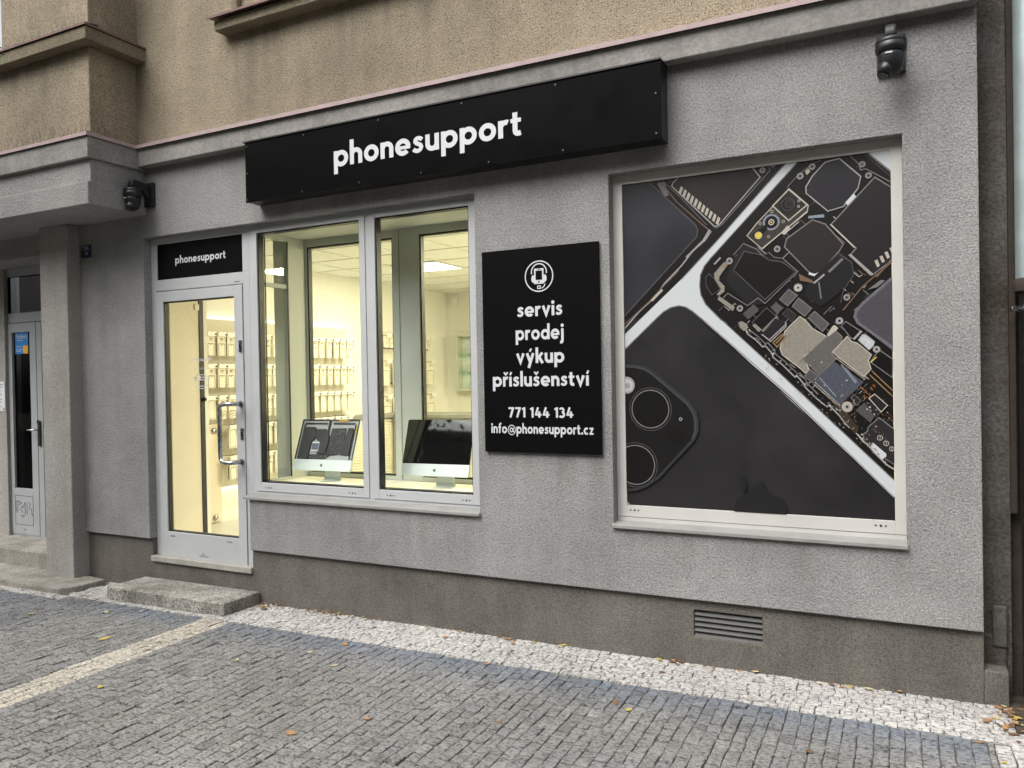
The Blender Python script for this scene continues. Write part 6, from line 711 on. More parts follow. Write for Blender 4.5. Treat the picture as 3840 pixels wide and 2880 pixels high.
'grey3': [(10,[(-961,1942),(-507,1515),(-512,1509),(-966,1936)]),(11,[(-511,1519),(-26,1011),(-32,1006),(-517,1514)]),(35,[(-1420,1920),(-1331,2014),(-1325,2009),(-1420,1909)]),(36,[(-1335,2010),(-1231,2096),(-1226,2090),(-1330,2004)]),(37,[(-1236,2091),(-1182,2164),(-1176,2159),(-1230,2086)]),(38,[(-1186,2160),(-1084,2255),(-1079,2249),(-1181,2154)]),(39,[(-1089,2250),(-1021,2331),(-1015,2326),(-1083,2245)]),(40,[(-1025,2327),(-950,2386),(-945,2380),(-1020,2321)]),(41,[(-955,2381),(-919,2430),(-913,2425),(-949,2376)]),(45,[(-1059,2299),(-957,2389),(-950,2381),(-1052,2291)]),(46,[(-964,2381),(-928,2440),(-919,2434),(-955,2375)]),(51,[(-1128,2720),(-1098,2745),(-1089,2745),(-1124,2715)]),(52,[(-687,2745),(-648,2689),(-653,2685),(-695,2745)]),(53,[(-648,2689),(-871,2454),(-876,2458),(-653,2693)]),(54,[(-869,2456),(-896,2445),(-898,2451),(-871,2462)]),(55,[(-896,2445),(-1136,2701),(-1131,2705),(-891,2449)]),(56,[(-1136,2700),(-1126,2722),(-1120,2720),(-1130,2698)]),(71,[(-625,2725),(-626,2732),(-631,2737),(-637,2740),(-643,2740),(-649,2737),(-654,2732),(-655,2725),(-654,2718),(-649,2713),(-643,2710),(-637,2710),(-631,2713),(-626,2718)]),(74,[(-573,2745),(-599,2745),(-599,2742),(-595,2737),(-589,2734),(-583,2734),(-577,2737),(-573,2742)]),(269,[(-144,1338),(-129,1353),(-127,1351),(-142,1336)]),(274,[(-68,1456),(-58,1466),(-56,1464),(-66,1454)]),(280,[(-84,1332),(-60,1309),(-62,1307),(-86,1330)]),(289,[(-437,1776),(-415,1797),(-413,1795),(-435,1774)]),(294,[(-175,1563),(-167,1556),(-169,1554),(-177,1561)]),(303,[(-513,1690),(-487,1666),(-489,1664),(-515,1688)]),(317,[(-184,1528),(-168,1545),(-166,1543),(-182,1526)]),(322,[(-394,1573),(-381,1587),(-379,1585),(-392,1571)]),(332,[(-361,1738),(-347,1752),(-345,1750),(-359,1736)]),(336,[(-184,1576),(-172,1564),(-174,1562),(-186,1574)]),(338,[(-148,1331),(-125,1310),(-127,1308),(-150,1329)]),(339,[(-568,1885),(-552,1870),(-554,1868),(-570,1883)]),(352,[(-435,1729),(-425,1719),(-427,1717),(-437,1727)]),(360,[(-163,1597),(-149,1611),(-147,1609),(-161,1595)]),(361,[(-506,1889),(-497,1881),(-499,1879),(-508,1887)]),(362,[(-56,1345),(-38,1363),(-36,1361),(-54,1343)]),(367,[(-396,1669),(-373,1647),(-375,1645),(-398,1667)]),(369,[(-279,1644),(-258,1624),(-260,1622),(-281,1642)]),(371,[(-331,2727),(-259,2737),(-258,2731),(-330,2721)]),(372,[(-260,2738),(-157,2629),(-162,2625),(-265,2734)]),(373,[(-158,2631),(-173,2567),(-178,2568),(-163,2632)]),(374,[(-171,2570),(-244,2482),(-249,2486),(-176,2574)]),(375,[(-242,2484),(-320,2468),(-321,2473),(-243,2489)]),(376,[(-318,2467),(-426,2575),(-422,2579),(-314,2471)]),(377,[(-425,2573),(-426,2610),(-420,2610),(-419,2573)]),(378,[(-427,2608),(-391,2666),(-386,2662),(-422,2604)]),(379,[(-394,2662),(-328,2728),(-324,2724),(-390,2658)]),(421,[(-225,2238),(-212,2241),(-110,2132),(-121,2122)]),(438,[(-393,2108),(-342,2150),(-336,2143),(-387,2101)]),(506,[(-514,2392),(-461,2434),(-457,2429),(-510,2387)]),(556,[(-433,2668),(-435,2675),(-439,2681),(-446,2685),(-454,2685),(-461,2681),(-465,2675),(-467,2668),(-465,2661),(-461,2655),(-454,2651),(-446,2651),(-439,2655),(-435,2661)]),(559,[(-375,2709),(-377,2716),(-381,2722),(-387,2725),(-395,2725),(-401,2722),(-405,2716),(-407,2709),(-405,2702),(-401,2696),(-395,2693),(-387,2693),(-381,2696),(-377,2702)]),(562,[(-139,2689),(-140,2696),(-145,2701),(-151,2704),(-157,2704),(-163,2701),(-168,2696),(-169,2689),(-168,2682),(-163,2677),(-157,2674),(-151,2674),(-145,2677),(-140,2682)]),(565,[(-111,2629),(-112,2636),(-117,2641),(-123,2644),(-129,2644),(-135,2641),(-140,2636),(-141,2629),(-140,2622),(-135,2617),(-129,2614),(-123,2614),(-117,2617),(-112,2622)]),(568,[(-553,2298),(-555,2305),(-559,2311),(-566,2315),(-574,2315),(-581,2311),(-585,2305),(-587,2298),(-585,2291),(-581,2285),(-574,2281),(-566,2281),(-559,2285),(-555,2291)]),(571,[(-451,2086),(-453,2093),(-457,2099),(-464,2103),(-472,2103),(-479,2099),(-483,2093),(-485,2086),(-483,2079),(-479,2073),(-472,2069),(-464,2069),(-457,2073),(-453,2079)]),(574,[(-750,1994),(-752,2001),(-756,2007),(-763,2011),(-771,2011),(-778,2007),(-782,2001),(-784,1994),(-782,1987),(-778,1981),(-771,1977),(-763,1977),(-756,1981),(-752,1987)]),(577,[(-218,2021),(-220,2028),(-224,2034),(-230,2037),(-238,2037),(-244,2034),(-248,2028),(-250,2021),(-248,2014),(-244,2008),(-238,2005),(-230,2005),(-224,2008),(-220,2014)]),(580,[(-253,1904),(-255,1911),(-259,1917),(-265,1920),(-273,1920),(-279,1917),(-283,1911),(-285,1904),(-283,1897),(-279,1891),(-273,1888),(-265,1888),(-259,1891),(-255,1897)]),(583,[(-801,2255),(-803,2263),(-808,2269),(-815,2273),(-823,2273),(-830,2269),(-835,2263),(-837,2255),(-835,2247),(-830,2241),(-823,2237),(-815,2237),(-808,2241),(-803,2247)]),(586,[(-446,2086),(-448,2094),(-452,2102),(-460,2106),(-468,2108),(-476,2106),(-484,2102),(-488,2094),(-490,2086),(-488,2078),(-484,2070),(-476,2066),(-468,2064),(-460,2066),(-452,2070),(-448,2078)]),(607,[(-904,2247),(-870,2281),(-863,2274),(-897,2240)]),(637,[(-653,1845),(-574,1931),(-569,1927),(-648,1841)]),(638,[(-574,1931),(-527,1904),(-530,1899),(-577,1926)]),(639,[(-528,1905),(-528,1883),(-534,1883),(-534,1905)]),(640,[(-527,1885),(-610,1805),(-614,1809),(-531,1889)]),(641,[(-610,1805),(-653,1844),(-649,1849),(-606,1810)]),(649,[(-208,1809),(-171,1850),(-163,1843),(-200,1802)]),(807,[(-654,1852),(-613,1818),(-617,1813),(-658,1847)]),(808,[(-621,1818),(-536,1897),(-532,1892),(-617,1813)]),(939,[(-223,1461),(-224,1467),(-228,1472),(-233,1476),(-239,1477),(-245,1476),(-250,1472),(-254,1467),(-255,1461),(-254,1455),(-250,1450),(-245,1446),(-239,1445),(-233,1446),(-228,1450),(-224,1455)]),(941,[(-82,1751),(-83,1758),(-87,1763),(-92,1767),(-99,1768),(-106,1767),(-111,1763),(-115,1758),(-116,1751),(-115,1744),(-111,1739),(-106,1735),(-99,1734),(-92,1735),(-87,1739),(-83,1744)]),(943,[(-252,1903),(-253,1910),(-257,1916),(-263,1920),(-270,1921),(-277,1920),(-283,1916),(-287,1910),(-288,1903),(-287,1896),(-283,1890),(-277,1886),(-270,1885),(-263,1886),(-257,1890),(-253,1896)]),(946,[(-185,1800),(-164,1830),(-160,1828),(-181,1798)]),(947,[(-165,1830),(-148,1830),(-148,1826),(-165,1826)]),(948,[(-150,1831),(-104,1790),(-107,1787),(-153,1828)]),(949,[(-105,1791),(-113,1766),(-116,1767),(-108,1792)]),(950,[(-111,1768),(-134,1747),(-137,1750),(-114,1771)]),(951,[(-134,1747),(-185,1800),(-182,1803),(-131,1750)]),(977,[(-774,1920),(-736,1884),(-740,1879),(-778,1915)]),(978,[(-738,1887),(-725,1854),(-731,1851),(-744,1884)]),(979,[(-729,1859),(-680,1819),(-684,1814),(-733,1854)]),(980,[(-683,1822),(-647,1782),(-652,1778),(-688,1818)]),(981,[(-655,1785),(-634,1790),(-632,1783),(-653,1778)]),(982,[(-635,1790),(-603,1750),(-608,1746),(-640,1786)]),(983,[(-605,1754),(-593,1722),(-599,1719),(-611,1751)]),(984,[(-597,1727),(-546,1683),(-550,1678),(-601,1722)]),(985,[(-549,1686),(-485,1617),(-490,1613),(-554,1682)]),(986,[(-493,1619),(-477,1626),(-474,1620),(-490,1613)]),(987,[(-477,1626),(-446,1586),(-451,1582),(-482,1622)]),(988,[(-448,1590),(-435,1562),(-441,1559),(-454,1587)]),(989,[(-438,1567),(-387,1510),(-392,1506),(-443,1563)]),(990,[(-391,1514),(-331,1462),(-335,1457),(-395,1509)]),(991,[(-339,1462),(-325,1473),(-321,1468),(-335,1457)]),(992,[(-324,1473),(-270,1413),(-275,1409),(-329,1469)]),(993,[(-273,1417),(-243,1372),(-248,1368),(-278,1413)]),(994,[(-247,1376),(-189,1322),(-193,1317),(-251,1371)]),(995,[(-192,1325),(-163,1285),(-168,1281),(-197,1321)]),(996,[(-167,1289),(-143,1272),(-147,1267),(-171,1284)]),(997,[(-146,1275),(-110,1228),(-115,1224),(-151,1271)]),(998,[(-113,1232),(-58,1171),(-63,1167),(-118,1228)]),(999,[(-62,1175),(-26,1151),(-30,1146),(-66,1170)]),(1021,[(-733,1892),(-728,1896),(-722,1889),(-727,1885)]),(1027,[(-663,1804),(-661,1807),(-657,1803),(-660,1801)]),(1038,[(-600,1723),(-595,1728),(-589,1721),(-594,1716)]),(1040,[(-537,1686),(-533,1690),(-528,1685),(-532,1681)]),(1042,[(-514,1660),(-511,1663),(-507,1658),(-510,1655)]),(1043,[(-489,1621),(-486,1624),(-482,1620),(-485,1617)]),(1046,[(-470,1608),(-465,1613),(-458,1605),(-463,1600)]),(1049,[(-446,1580),(-441,1586),(-433,1578),(-439,1572)]),(1063,[(-294,1448),(-289,1453),(-282,1446),(-287,1440)]),(1073,[(-142,1277),(-138,1281),(-132,1275),(-137,1271)]),(1077,[(-109,1240),(-105,1245),(-100,1239),(-104,1234)]),(1105,[(-604,1735),(-601,1738),(-597,1733),(-600,1730)]),(1116,[(-479,1591),(-475,1595),(-470,1589),(-474,1586)]),(1117,[(-566,1610),(-562,1615),(-556,1608),(-560,1604)]),(1119,[(-372,1448),(-370,1450),(-367,1447),(-369,1445)]),(1120,[(-208,1479),(-205,1482),(-200,1477),(-203,1474)]),(1128,[(-161,1534),(-160,1536),(-157,1534),(-159,1532)]),(1133,[(-318,1448),(-315,1451),(-310,1446),(-313,1443)]),(1134,[(-360,1435),(-358,1437),(-355,1434),(-357,1432)]),(1151,[(-418,1678),(-414,1682),(-408,1676),(-412,1672)]),(1158,[(-361,1448),(-358,1451),(-353,1446),(-356,1443)]),(1168,[(-459,1575),(-456,1578),(-452,1574),(-455,1571)]),(1175,[(-275,1369),(-273,1371),(-270,1368),(-272,1365)]),(1184,[(-265,1523),(-261,1527),(-255,1521),(-259,1517)]),(1196,[(-637,1737),(-634,1739),(-630,1735),(-633,1733)]),(1197,[(-109,1447),(-106,1451),(-102,1446),(-105,1443)]),(1202,[(-76,1324),(-74,1327),(-71,1323),(-73,1321)]),(1203,[(-271,1516),(-267,1520),(-262,1514),(-266,1511)]),(1204,[(-209,1497),(-206,1500),(-202,1495),(-205,1492)]),(1206,[(-261,1356),(-257,1360),(-252,1355),(-256,1351)]),(1209,[(-311,1462),(-307,1466),(-302,1460),(-306,1457)]),(1221,[(-393,1606),(-390,1609),(-386,1604),(-389,1601)]),(1228,[(-208,1428),(-206,1431),(-202,1427),(-205,1424)]),(1230,[(-146,1480),(-144,1483),(-140,1479),(-142,1476)]),(1234,[(-235,1360),(-232,1363),(-229,1359),(-231,1356)]),(1239,[(-200,1301),(-197,1304),(-192,1299),(-195,1296)]),(1242,[(-486,1806),(-482,1810),(-476,1804),(-480,1800)]),(1250,[(-129,1375),(-127,1377),(-124,1373),(-126,1371)]),(1256,[(-238,1387),(-236,1390),(-232,1386),(-235,1383)]),(1257,[(-135,1444),(-131,1448),(-125,1442),(-129,1438)]),(1410,[(-1362,1585),(-1364,1599),(-1370,1612),(-1379,1623),(-1391,1630),(-1405,1634),(-1419,1634),(-1420,1634),(-1420,1536),(-1419,1536),(-1405,1536),(-1391,1540),(-1379,1547),(-1370,1558),(-1364,1571)]),(1412,[(-1389,1581),(-1391,1588),(-1395,1594),(-1402,1598),(-1410,1598),(-1417,1594),(-1420,1590),(-1420,1572),(-1417,1568),(-1410,1564),(-1402,1564),(-1395,1568),(-1391,1574)]),(1413,[(-1089,1391),(-1090,1396),(-1094,1400),(-1099,1401),(-1104,1400),(-1108,1396),(-1109,1391),(-1108,1386),(-1104,1382),(-1099,1381),(-1094,1382),(-1090,1386)]),(1415,[(-1420,913),(-1402,896),(-1411,890),(-1415,890),(-1420,893)])],
'lens': [(1286,[(-1151,1447),(-1153,1468),(-1158,1489),(-1167,1508),(-1180,1525),(-1195,1540),(-1212,1553),(-1231,1562),(-1252,1567),(-1273,1569),(-1294,1567),(-1315,1562),(-1334,1553),(-1351,1540),(-1366,1525),(-1379,1508),(-1388,1489),(-1393,1468),(-1395,1447),(-1393,1426),(-1388,1405),(-1379,1386),(-1366,1369),(-1351,1354),(-1334,1341),(-1315,1332),(-1294,1327),(-1273,1325),(-1252,1327),(-1231,1332),(-1212,1341),(-1195,1354),(-1180,1369),(-1167,1386),(-1158,1405),(-1153,1426)]),(1359,[(-1237,1125),(-1239,1147),(-1245,1169),(-1254,1189),(-1267,1207),(-1283,1223),(-1301,1236),(-1321,1245),(-1343,1251),(-1365,1253),(-1387,1251),(-1409,1245),(-1420,1240),(-1420,1010),(-1409,1005),(-1387,999),(-1365,997),(-1343,999),(-1321,1005),(-1301,1014),(-1283,1027),(-1267,1043),(-1254,1061),(-1245,1081),(-1239,1103)])],
'lightsil': [(945,[(-182,1800),(-163,1828),(-150,1828),(-107,1790),(-114,1768),(-134,1750)]),(1411,[(-1373,1584),(-1375,1597),(-1382,1608),(-1391,1616),(-1404,1620),(-1416,1620),(-1420,1619),(-1420,1549),(-1416,1548),(-1404,1548),(-1391,1552),(-1382,1560),(-1375,1571)])],
'lite': [(970,[(-201,1923),(-189,1955),(-160,1989),(-25,2114),(-25,1739),(-180,1883),(-196,1898)])],
'lite2': [(971,[(-25,2109),(-25,2095),(-160,1976),(-169,1987),(-27,2112)]),(972,[(-151,1985),(-187,1942),(-198,1951),(-162,1994)]),(973,[(-181,1955),(-192,1913),(-205,1916),(-194,1958)]),(974,[(-193,1928),(-174,1887),(-187,1881),(-206,1922)]),(975,[(-183,1898),(-25,1765),(-25,1755),(-29,1750),(-192,1887)])],
'logo': [(1416,[(-812,890),(-810,916),(-800,948),(-772,971),(-742,989),(-726,1019),(-707,1039),(-680,1050),(-653,1054),(-649,1026),(-629,992),(-592,973),(-554,969),(-543,943),(-542,890)]),(1417,[(-779,1067),(-767,1085),(-752,1076),(-742,1045),(-747,1010),(-758,996),(-776,1016),(-783,1043)])],
'orange': [(952,[(-170,1560),(-156,1548),(-159,1544),(-173,1556)]),(953,[(-164,1563),(-159,1549),(-162,1548),(-167,1562)]),(954,[(-156,1544),(-142,1530),(-145,1527),(-159,1541)]),(955,[(-149,1547),(-144,1532),(-147,1531),(-152,1546)]),(956,[(-140,1529),(-127,1516),(-130,1513),(-143,1526)]),(957,[(-134,1532),(-129,1518),(-132,1517),(-137,1531)]),(958,[(-129,1560),(-117,1546),(-121,1543),(-133,1557)]),(959,[(-124,1563),(-119,1548),(-122,1547),(-127,1562)]),(960,[(-118,1573),(-104,1559),(-107,1556),(-121,1570)]),(961,[(-112,1576),(-107,1561),(-110,1560),(-115,1575)]),(962,[(-164,1519),(-150,1507),(-153,1503),(-167,1515)]),(963,[(-156,1523),(-153,1508),(-157,1507),(-160,1522)]),(1099,[(-120,1348),(-116,1351),(-111,1346),(-115,1342)]),(1100,[(-43,1417),(-41,1419),(-37,1415),(-40,1413)]),(1109,[(-261,1376),(-257,1380),(-251,1373),(-255,1369)]),(1125,[(-253,1516),(-250,1520),(-245,1514),(-248,1511)]),(1136,[(-32,1410),(-29,1413),(-25,1409),(-25,1407),(-27,1404)]),(1150,[(-141,1319),(-138,1322),(-134,1317),(-137,1314)]),(1164,[(-386,1539),(-383,1542),(-380,1538),(-382,1535)]),(1181,[(-391,1682),(-387,1685),(-382,1680),(-385,1676)]),(1182,[(-51,1407),(-47,1411),(-42,1405),(-46,1400)]),(1188,[(-183,1278),(-179,1282),(-175,1277),(-178,1273)]),(1191,[(-208,1396),(-205,1399),(-201,1394),(-204,1391)]),(1192,[(-25,1412),(-25,1412),(-25,1412)]),(1199,[(-183,1457),(-181,1459),(-178,1456),(-180,1454)]),(1207,[(-80,1423),(-77,1427),(-72,1421),(-75,1418)]),(1210,[(-142,1320),(-138,1324),(-133,1318),(-137,1314)]),(1213,[(-340,1431),(-336,1435),(-331,1429),(-335,1425)]),(1220,[(-105,1299),(-102,1302),(-98,1297),(-101,1294)]),(1236,[(-320,1500),(-317,1503),(-313,1498),(-316,1495)]),(1245,[(-112,1337),(-108,1341),(-103,1335),(-106,1331)])],
'plate': [(370,[(-328,2724),(-261,2734),(-161,2629),(-175,2570),(-245,2486),(-318,2471),(-422,2575),(-423,2608),(-390,2662)]),(887,[(-154,1480),(-141,1491),(-82,1432),(-105,1396)])],
'plate2': [(380,[(-305,2400),(-97,2617),(-25,2558),(-25,2192),(-113,2128),(-215,2237),(-187,2268)]),(477,[(-486,2530),(-487,2537),(-492,2543),(-498,2548),(-505,2549),(-512,2548),(-518,2543),(-523,2537),(-524,2530),(-523,2523),(-518,2517),(-512,2512),(-505,2511),(-498,2512),(-492,2517),(-487,2523)]),(636,[(-649,1845),(-573,1927),(-531,1903),(-531,1885),(-610,1809)]),(806,[(-654,1848),(-586,1930),(-539,1920),(-536,1893),(-617,1820)]),(881,[(-137,1505),(-111,1526),(-53,1469),(-82,1435)])],
'plate3': [(399,[(-839,2173),(-748,2340),(-675,2318),(-611,2253),(-541,2240),(-465,2167),(-636,2009),(-723,2006),(-825,2119)]),(432,[(-410,2120),(-261,2259),(-202,2197),(-203,2126),(-270,2045),(-358,1978),(-439,2041)])],
'platew': [(388,[(-393,2434),(-332,2406),(-247,2294),(-267,2260),(-356,2159),(-400,2148),(-533,2305),(-522,2348)])],
'silver': [(597,[(-903,2193),(-845,2253),(-827,2237),(-873,2175),(-877,2153),(-847,2120),(-848,2090),(-878,2069),(-890,2077),(-866,2106),(-900,2166)]),(598,[(-878,2069),(-863,2056),(-793,2003),(-805,1981),(-823,1997),(-886,2050)]),(642,[(-703,1900),(-688,1907),(-656,1875),(-671,1861)]),(650,[(-536,1862),(-518,1881),(-463,1935),(-435,1915),(-400,1868),(-337,1828),(-334,1798),(-444,1726),(-420,1654),(-438,1637),(-467,1666),(-552,1737),(-563,1772)]),(672,[(-234,1822),(-214,1794),(-187,1785),(-123,1725),(-138,1696),(-126,1652),(-159,1614),(-216,1661),(-305,1743)]),(1024,[(-687,1831),(-683,1835),(-676,1828),(-681,1824)]),(1026,[(-676,1821),(-672,1825),(-666,1819),(-670,1815)]),(1041,[(-520,1657),(-518,1660),(-515,1656),(-517,1654)]),(1047,[(-462,1623),(-457,1628),(-451,1621),(-455,1617)]),(1048,[(-455,1614),(-452,1618),(-447,1613),(-451,1610)]),(1051,[(-433,1574),(-429,1578),(-424,1572),(-427,1568)]),(1053,[(-412,1537),(-407,1542),(-400,1535),(-405,1530)]),(1059,[(-332,1481),(-329,1484),(-324,1479),(-327,1475)]),(1062,[(-281,1444),(-276,1450),(-268,1442),(-274,1436)]),(1065,[(-261,1389),(-257,1393),(-252,1387),(-256,1383)]),(1066,[(-247,1390),(-243,1394),(-237,1388),(-241,1384)]),(1068,[(-206,1343),(-201,1348),(-194,1341),(-199,1335)]),(1069,[(-199,1348),(-196,1352),(-191,1346),(-194,1342)]),(1078,[(-118,1249),(-113,1255),(-106,1247),(-111,1241)]),(1080,[(-103,1224),(-98,1230),(-91,1222),(-96,1217)]),(1085,[(-774,1912),(-755,1924),(-728,1906),(-729,1874),(-748,1871),(-767,1888)])],
'tape': [(664,[(-295,1860),(-258,1821),(-262,1788),(-311,1741),(-289,1708),(-368,1626),(-453,1710)])],
'white': [(2,[(-518,2745),(-461,2745),(-921,2279),(-956,2239),(-978,2191),(-984,2129),(-977,2079),(-951,2025),(-866,1936),(-25,1089),(-25,1009),(-961,1940),(-1025,1992),(-1064,2018),(-1103,2028),(-1151,2019),(-1192,1997),(-1233,1962),(-1420,1789),(-1420,1880),(-1073,2186),(-881,2375)]),(397,[(-412,2163),(-376,2149),(-381,2138),(-417,2152)]),(398,[(-390,2148),(-355,2167),(-349,2156),(-384,2137)]),(419,[(-235,2506),(-195,2546),(-184,2530),(-224,2489)]),(594,[(-25,2745),(-25,2633),(-127,2745)]),(897,[(-128,1278),(-120,1279),(-61,1225),(-62,1211),(-75,1198),(-81,1198),(-132,1253)])],
'yellow': [(501,[(-593,2443),(-594,2447),(-598,2448),(-602,2447),(-603,2443),(-602,2439),(-598,2438),(-594,2439)]),(504,[(-647,2379),(-648,2385),(-651,2391),(-656,2395),(-662,2397),(-668,2397),(-674,2395),(-679,2391),(-682,2385),(-683,2379),(-682,2373),(-679,2367),(-674,2363),(-668,2361),(-662,2361),(-656,2363),(-651,2367),(-648,2373)]),(814,[(-129,1688),(-102,1715),(-98,1711),(-125,1684)])],
}

# ------------------------------------------------------------------ pavement of stone setts
WB = -.385                              # edge of the white strip along the wall


def pavement():
    rnd = random.Random(5)
    V, F, C = [], [], []

    def stone(x0, x1, y0, y1, col, rough=.0026, gap=.0022):
        cx, cy = (x0 + x1) / 2, (y0 + y1) / 2
        h0 = gz(cx) + rnd.uniform(-rough, rough)
        tx, ty = rnd.uniform(-.03, .03), rnd.uniform(-.03, .03)
        if rnd.random() < .06:
            h0 -= rnd.uniform(.002, .006)
        j = lambda: rnd.uniform(-.0034, .0034)
        cs = [(x0 + gap + j(), y0 + gap + j()), (x1 - gap + j(), y0 + gap + j()), (x1 - gap + j(), y1 - gap + j()), (x0 + gap + j(), y1 - gap + j())]
        z = lambda x, y: h0 + (x - cx) * tx + (y - cy) * ty
        b = len(V)
        ins = rnd.uniform(.0035, .006)
        mids = [((cs[i][0] + cs[(i + 1) % 4][0]) / 2 + j() * .6, (cs[i][1] + cs[(i + 1) % 4][1]) / 2 + j() * .6) for i in range(4)]
        ringp = [p for i in range(4) for p in (cs[i], mids[i])]
        for x, y in ringp:
            V.append((x, y, gz(cx) - .025))
        for i, (x, y) in enumerate(ringp):
            V.append((x, y, z(x, y) - rnd.uniform(.0012, .0034)))
        for i, (x, y) in enumerate(ringp):
            d = math.hypot(cx - x, cy - y)
            k = ins * (1.25 if i % 2 == 0 else 1) / d
            xx, yy = x + (cx - x) * k, y + (cy - y) * k
            V.append((xx, yy, z(xx, yy) + rnd.uniform(-.0012, .0014)))
        V.append((cx + j(), cy + j(), h0 + rnd.uniform(-.001, .003)))
        for i in range(8):
            n = (i + 1) % 8
            F.append((b + i, b + n, b + 8 + n, b + 8 + i))
            F.append((b + 8 + i, b + 8 + n, b + 16 + n, b + 16 + i))
            F.append((b + 16 + i, b + 16 + n, b + 24))
        k = rnd.gauss(1, .055)
        w = rnd.uniform(-.015, .015)
        C.extend([(col[0] * k * (1 + w), col[1] * k, col[2] * k * (1 - w), 1)] * 25)

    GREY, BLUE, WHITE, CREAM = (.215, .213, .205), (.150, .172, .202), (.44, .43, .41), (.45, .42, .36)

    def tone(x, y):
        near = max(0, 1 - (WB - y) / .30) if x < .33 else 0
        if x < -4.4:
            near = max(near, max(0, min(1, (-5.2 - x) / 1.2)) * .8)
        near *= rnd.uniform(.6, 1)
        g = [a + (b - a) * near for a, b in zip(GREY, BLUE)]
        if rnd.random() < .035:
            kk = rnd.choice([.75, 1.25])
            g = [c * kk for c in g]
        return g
    LIM = -3.15
    # columns of grey setts running towards the wall
    w = .0612
    x = -8.9
    while x < .342:
        x1 = min(x + w * rnd.uniform(.93, 1.07), .345)
        if .345 - x1 < .02:
            x1 = .345
        strip = -4.36 < (x + x1) / 2 < -4.105
        lw = WB - (.085 if x < -5.85 else 0) + rnd.uniform(-.012, .006)
        y = lw
        y += 0
        while y > LIM:
            ln = rnd.uniform(.052, .088)
            inside = y > -2.9 or x < 0
            if inside:
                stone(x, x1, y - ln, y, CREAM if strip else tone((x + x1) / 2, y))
            y -= ln
        x = x1
    # white mosaic courses along the wall
    y = .045
    row = 0
    while y > WB - .09:
        h = rnd.uniform(.043, .050)
        x = -8.9 + rnd.uniform(0, .05)
        while x < .44:
            ln = rnd.uniform(.048, .070)
            lim = WB - (.085 if x < -5.85 else 0)
            if y - h * .5 > lim and not (-8.9 < x < -5.93 and y > -.36) and not (-5.43 < x < -4.30 and y > -.28):
                stone(x, min(x + ln, .445), max(y - h, lim - .01), y, WHITE, rough=.0026, gap=.0016)
            x += ln
        y -= h
    # white edge at the right
    for x0, x1, ln0, ln1, top in ((.345, .407, .06, .09, WB - .02), (.407, .50, .07, .10, WB + .13), (.50, .60, .08, .11, WB + .12), (.60, .70, .08, .11, WB + .12), (.70, .80, .08, .11, WB + .12)):
        y = top
        while y > LIM:
            ln = rnd.uniform(ln0, ln1)
            stone(x0, x1, y - ln, y, WHITE)
            y -= ln
    me = bpy.data.meshes.new('pavement')
    me.from_pydata(V, [], F)
    at = me.color_attributes.new('stone', 'FLOAT_COLOR', 'POINT')
    at.data.foreach_set('color', [c for q in C for c in q])
    me.materials.append(M['setts'])
    o = bpy.data.objects.new('pavement', me)
    COL.objects.link(o)
    setting(o)


pavement()
g = MB()
g.face([(-60, -60, gz(-60) - .011), (60, -60, gz(60) - .011), (60, .3, gz(60) - .011), (-60, .3, gz(-60) - .011)])
setting(g.build('ground', M['bed']))


# ------------------------------------------------------------------ the building
def holed(mb, x0, x1, z0, z1, holes, y0, y1, m=0):
    xs = sorted({x0, x1, *[h[0] for h in holes], *[h[1] for h in holes]})
    zs = sorted({z0, z1, *[h[2] for h in holes], *[h[3] for h in holes]})
    xs = [x for x in xs if x0 <= x <= x1]
    zs = [z for z in zs if z0 <= z <= z1]
    nx, nz = len(xs) - 1, len(zs) - 1

    def solid(i, k):
        if not (0 <= i < nx and 0 <= k < nz):
            return False
        cx, cz = (xs[i] + xs[i + 1]) / 2, (zs[k] + zs[k + 1]) / 2
        return not any(h[0] < cx < h[1] and h[2] < cz < h[3] for h in holes)
    vid = {}
    vs, fs = [], []

    def vtx(i, s, k):
        if (i, s, k) not in vid:
            vid[(i, s, k)] = len(vs)
            vs.append((xs[i], (y0, y1)[s], zs[k]))
        return vid[(i, s, k)]
    for i in range(nx):
        for k in range(nz):
            if not solid(i, k):
                continue
            for s in (0, 1):
                fs.append((vtx(i, s, k), vtx(i + 1, s, k), vtx(i + 1, s, k + 1), vtx(i, s, k + 1)))
            for di, dk, a, b in ((-1, 0, (i, k), (i, k + 1)), (1, 0, (i + 1, k), (i + 1, k + 1)), (0, -1, (i, k), (i + 1, k)), (0, 1, (i, k + 1), (i + 1, k + 1))):
                if not solid(i + di, k + dk):
                    fs.append((vtx(a[0], 0, a[1]), vtx(b[0], 0, b[1]), vtx(b[0], 1, b[1]), vtx(a[0], 1, a[1])))
    mb.add(vs, fs, m)
    return mb


bld = thing('street_building', (-2.5, 0, 0), 'grey roughcast house front with tan upper storey and lit ground floor shop', 'building')
DOORX = (-5.383, -4.30)
w = holed(MB(), -6.2, .345, .40, 3.36, [(-5.383, -4.30, .3, 2.80), (-4.30, -2.36, .80, 2.80), (-1.478, .027, .79, 2.796)], 0, .45)
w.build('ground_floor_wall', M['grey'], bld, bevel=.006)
# plinth, with the vent opening and the shop doorway left open
w = holed(MB(), -6.2, .347, -.12, .40, [(-5.383, -4.31, .215, .5), (-1.033, -.667, .188, .337)], .03, .42)
w.box(.3471, .447, .03, .2, -.12, .212)
w.build('plinth', M['plinth'], bld, bevel=.005)
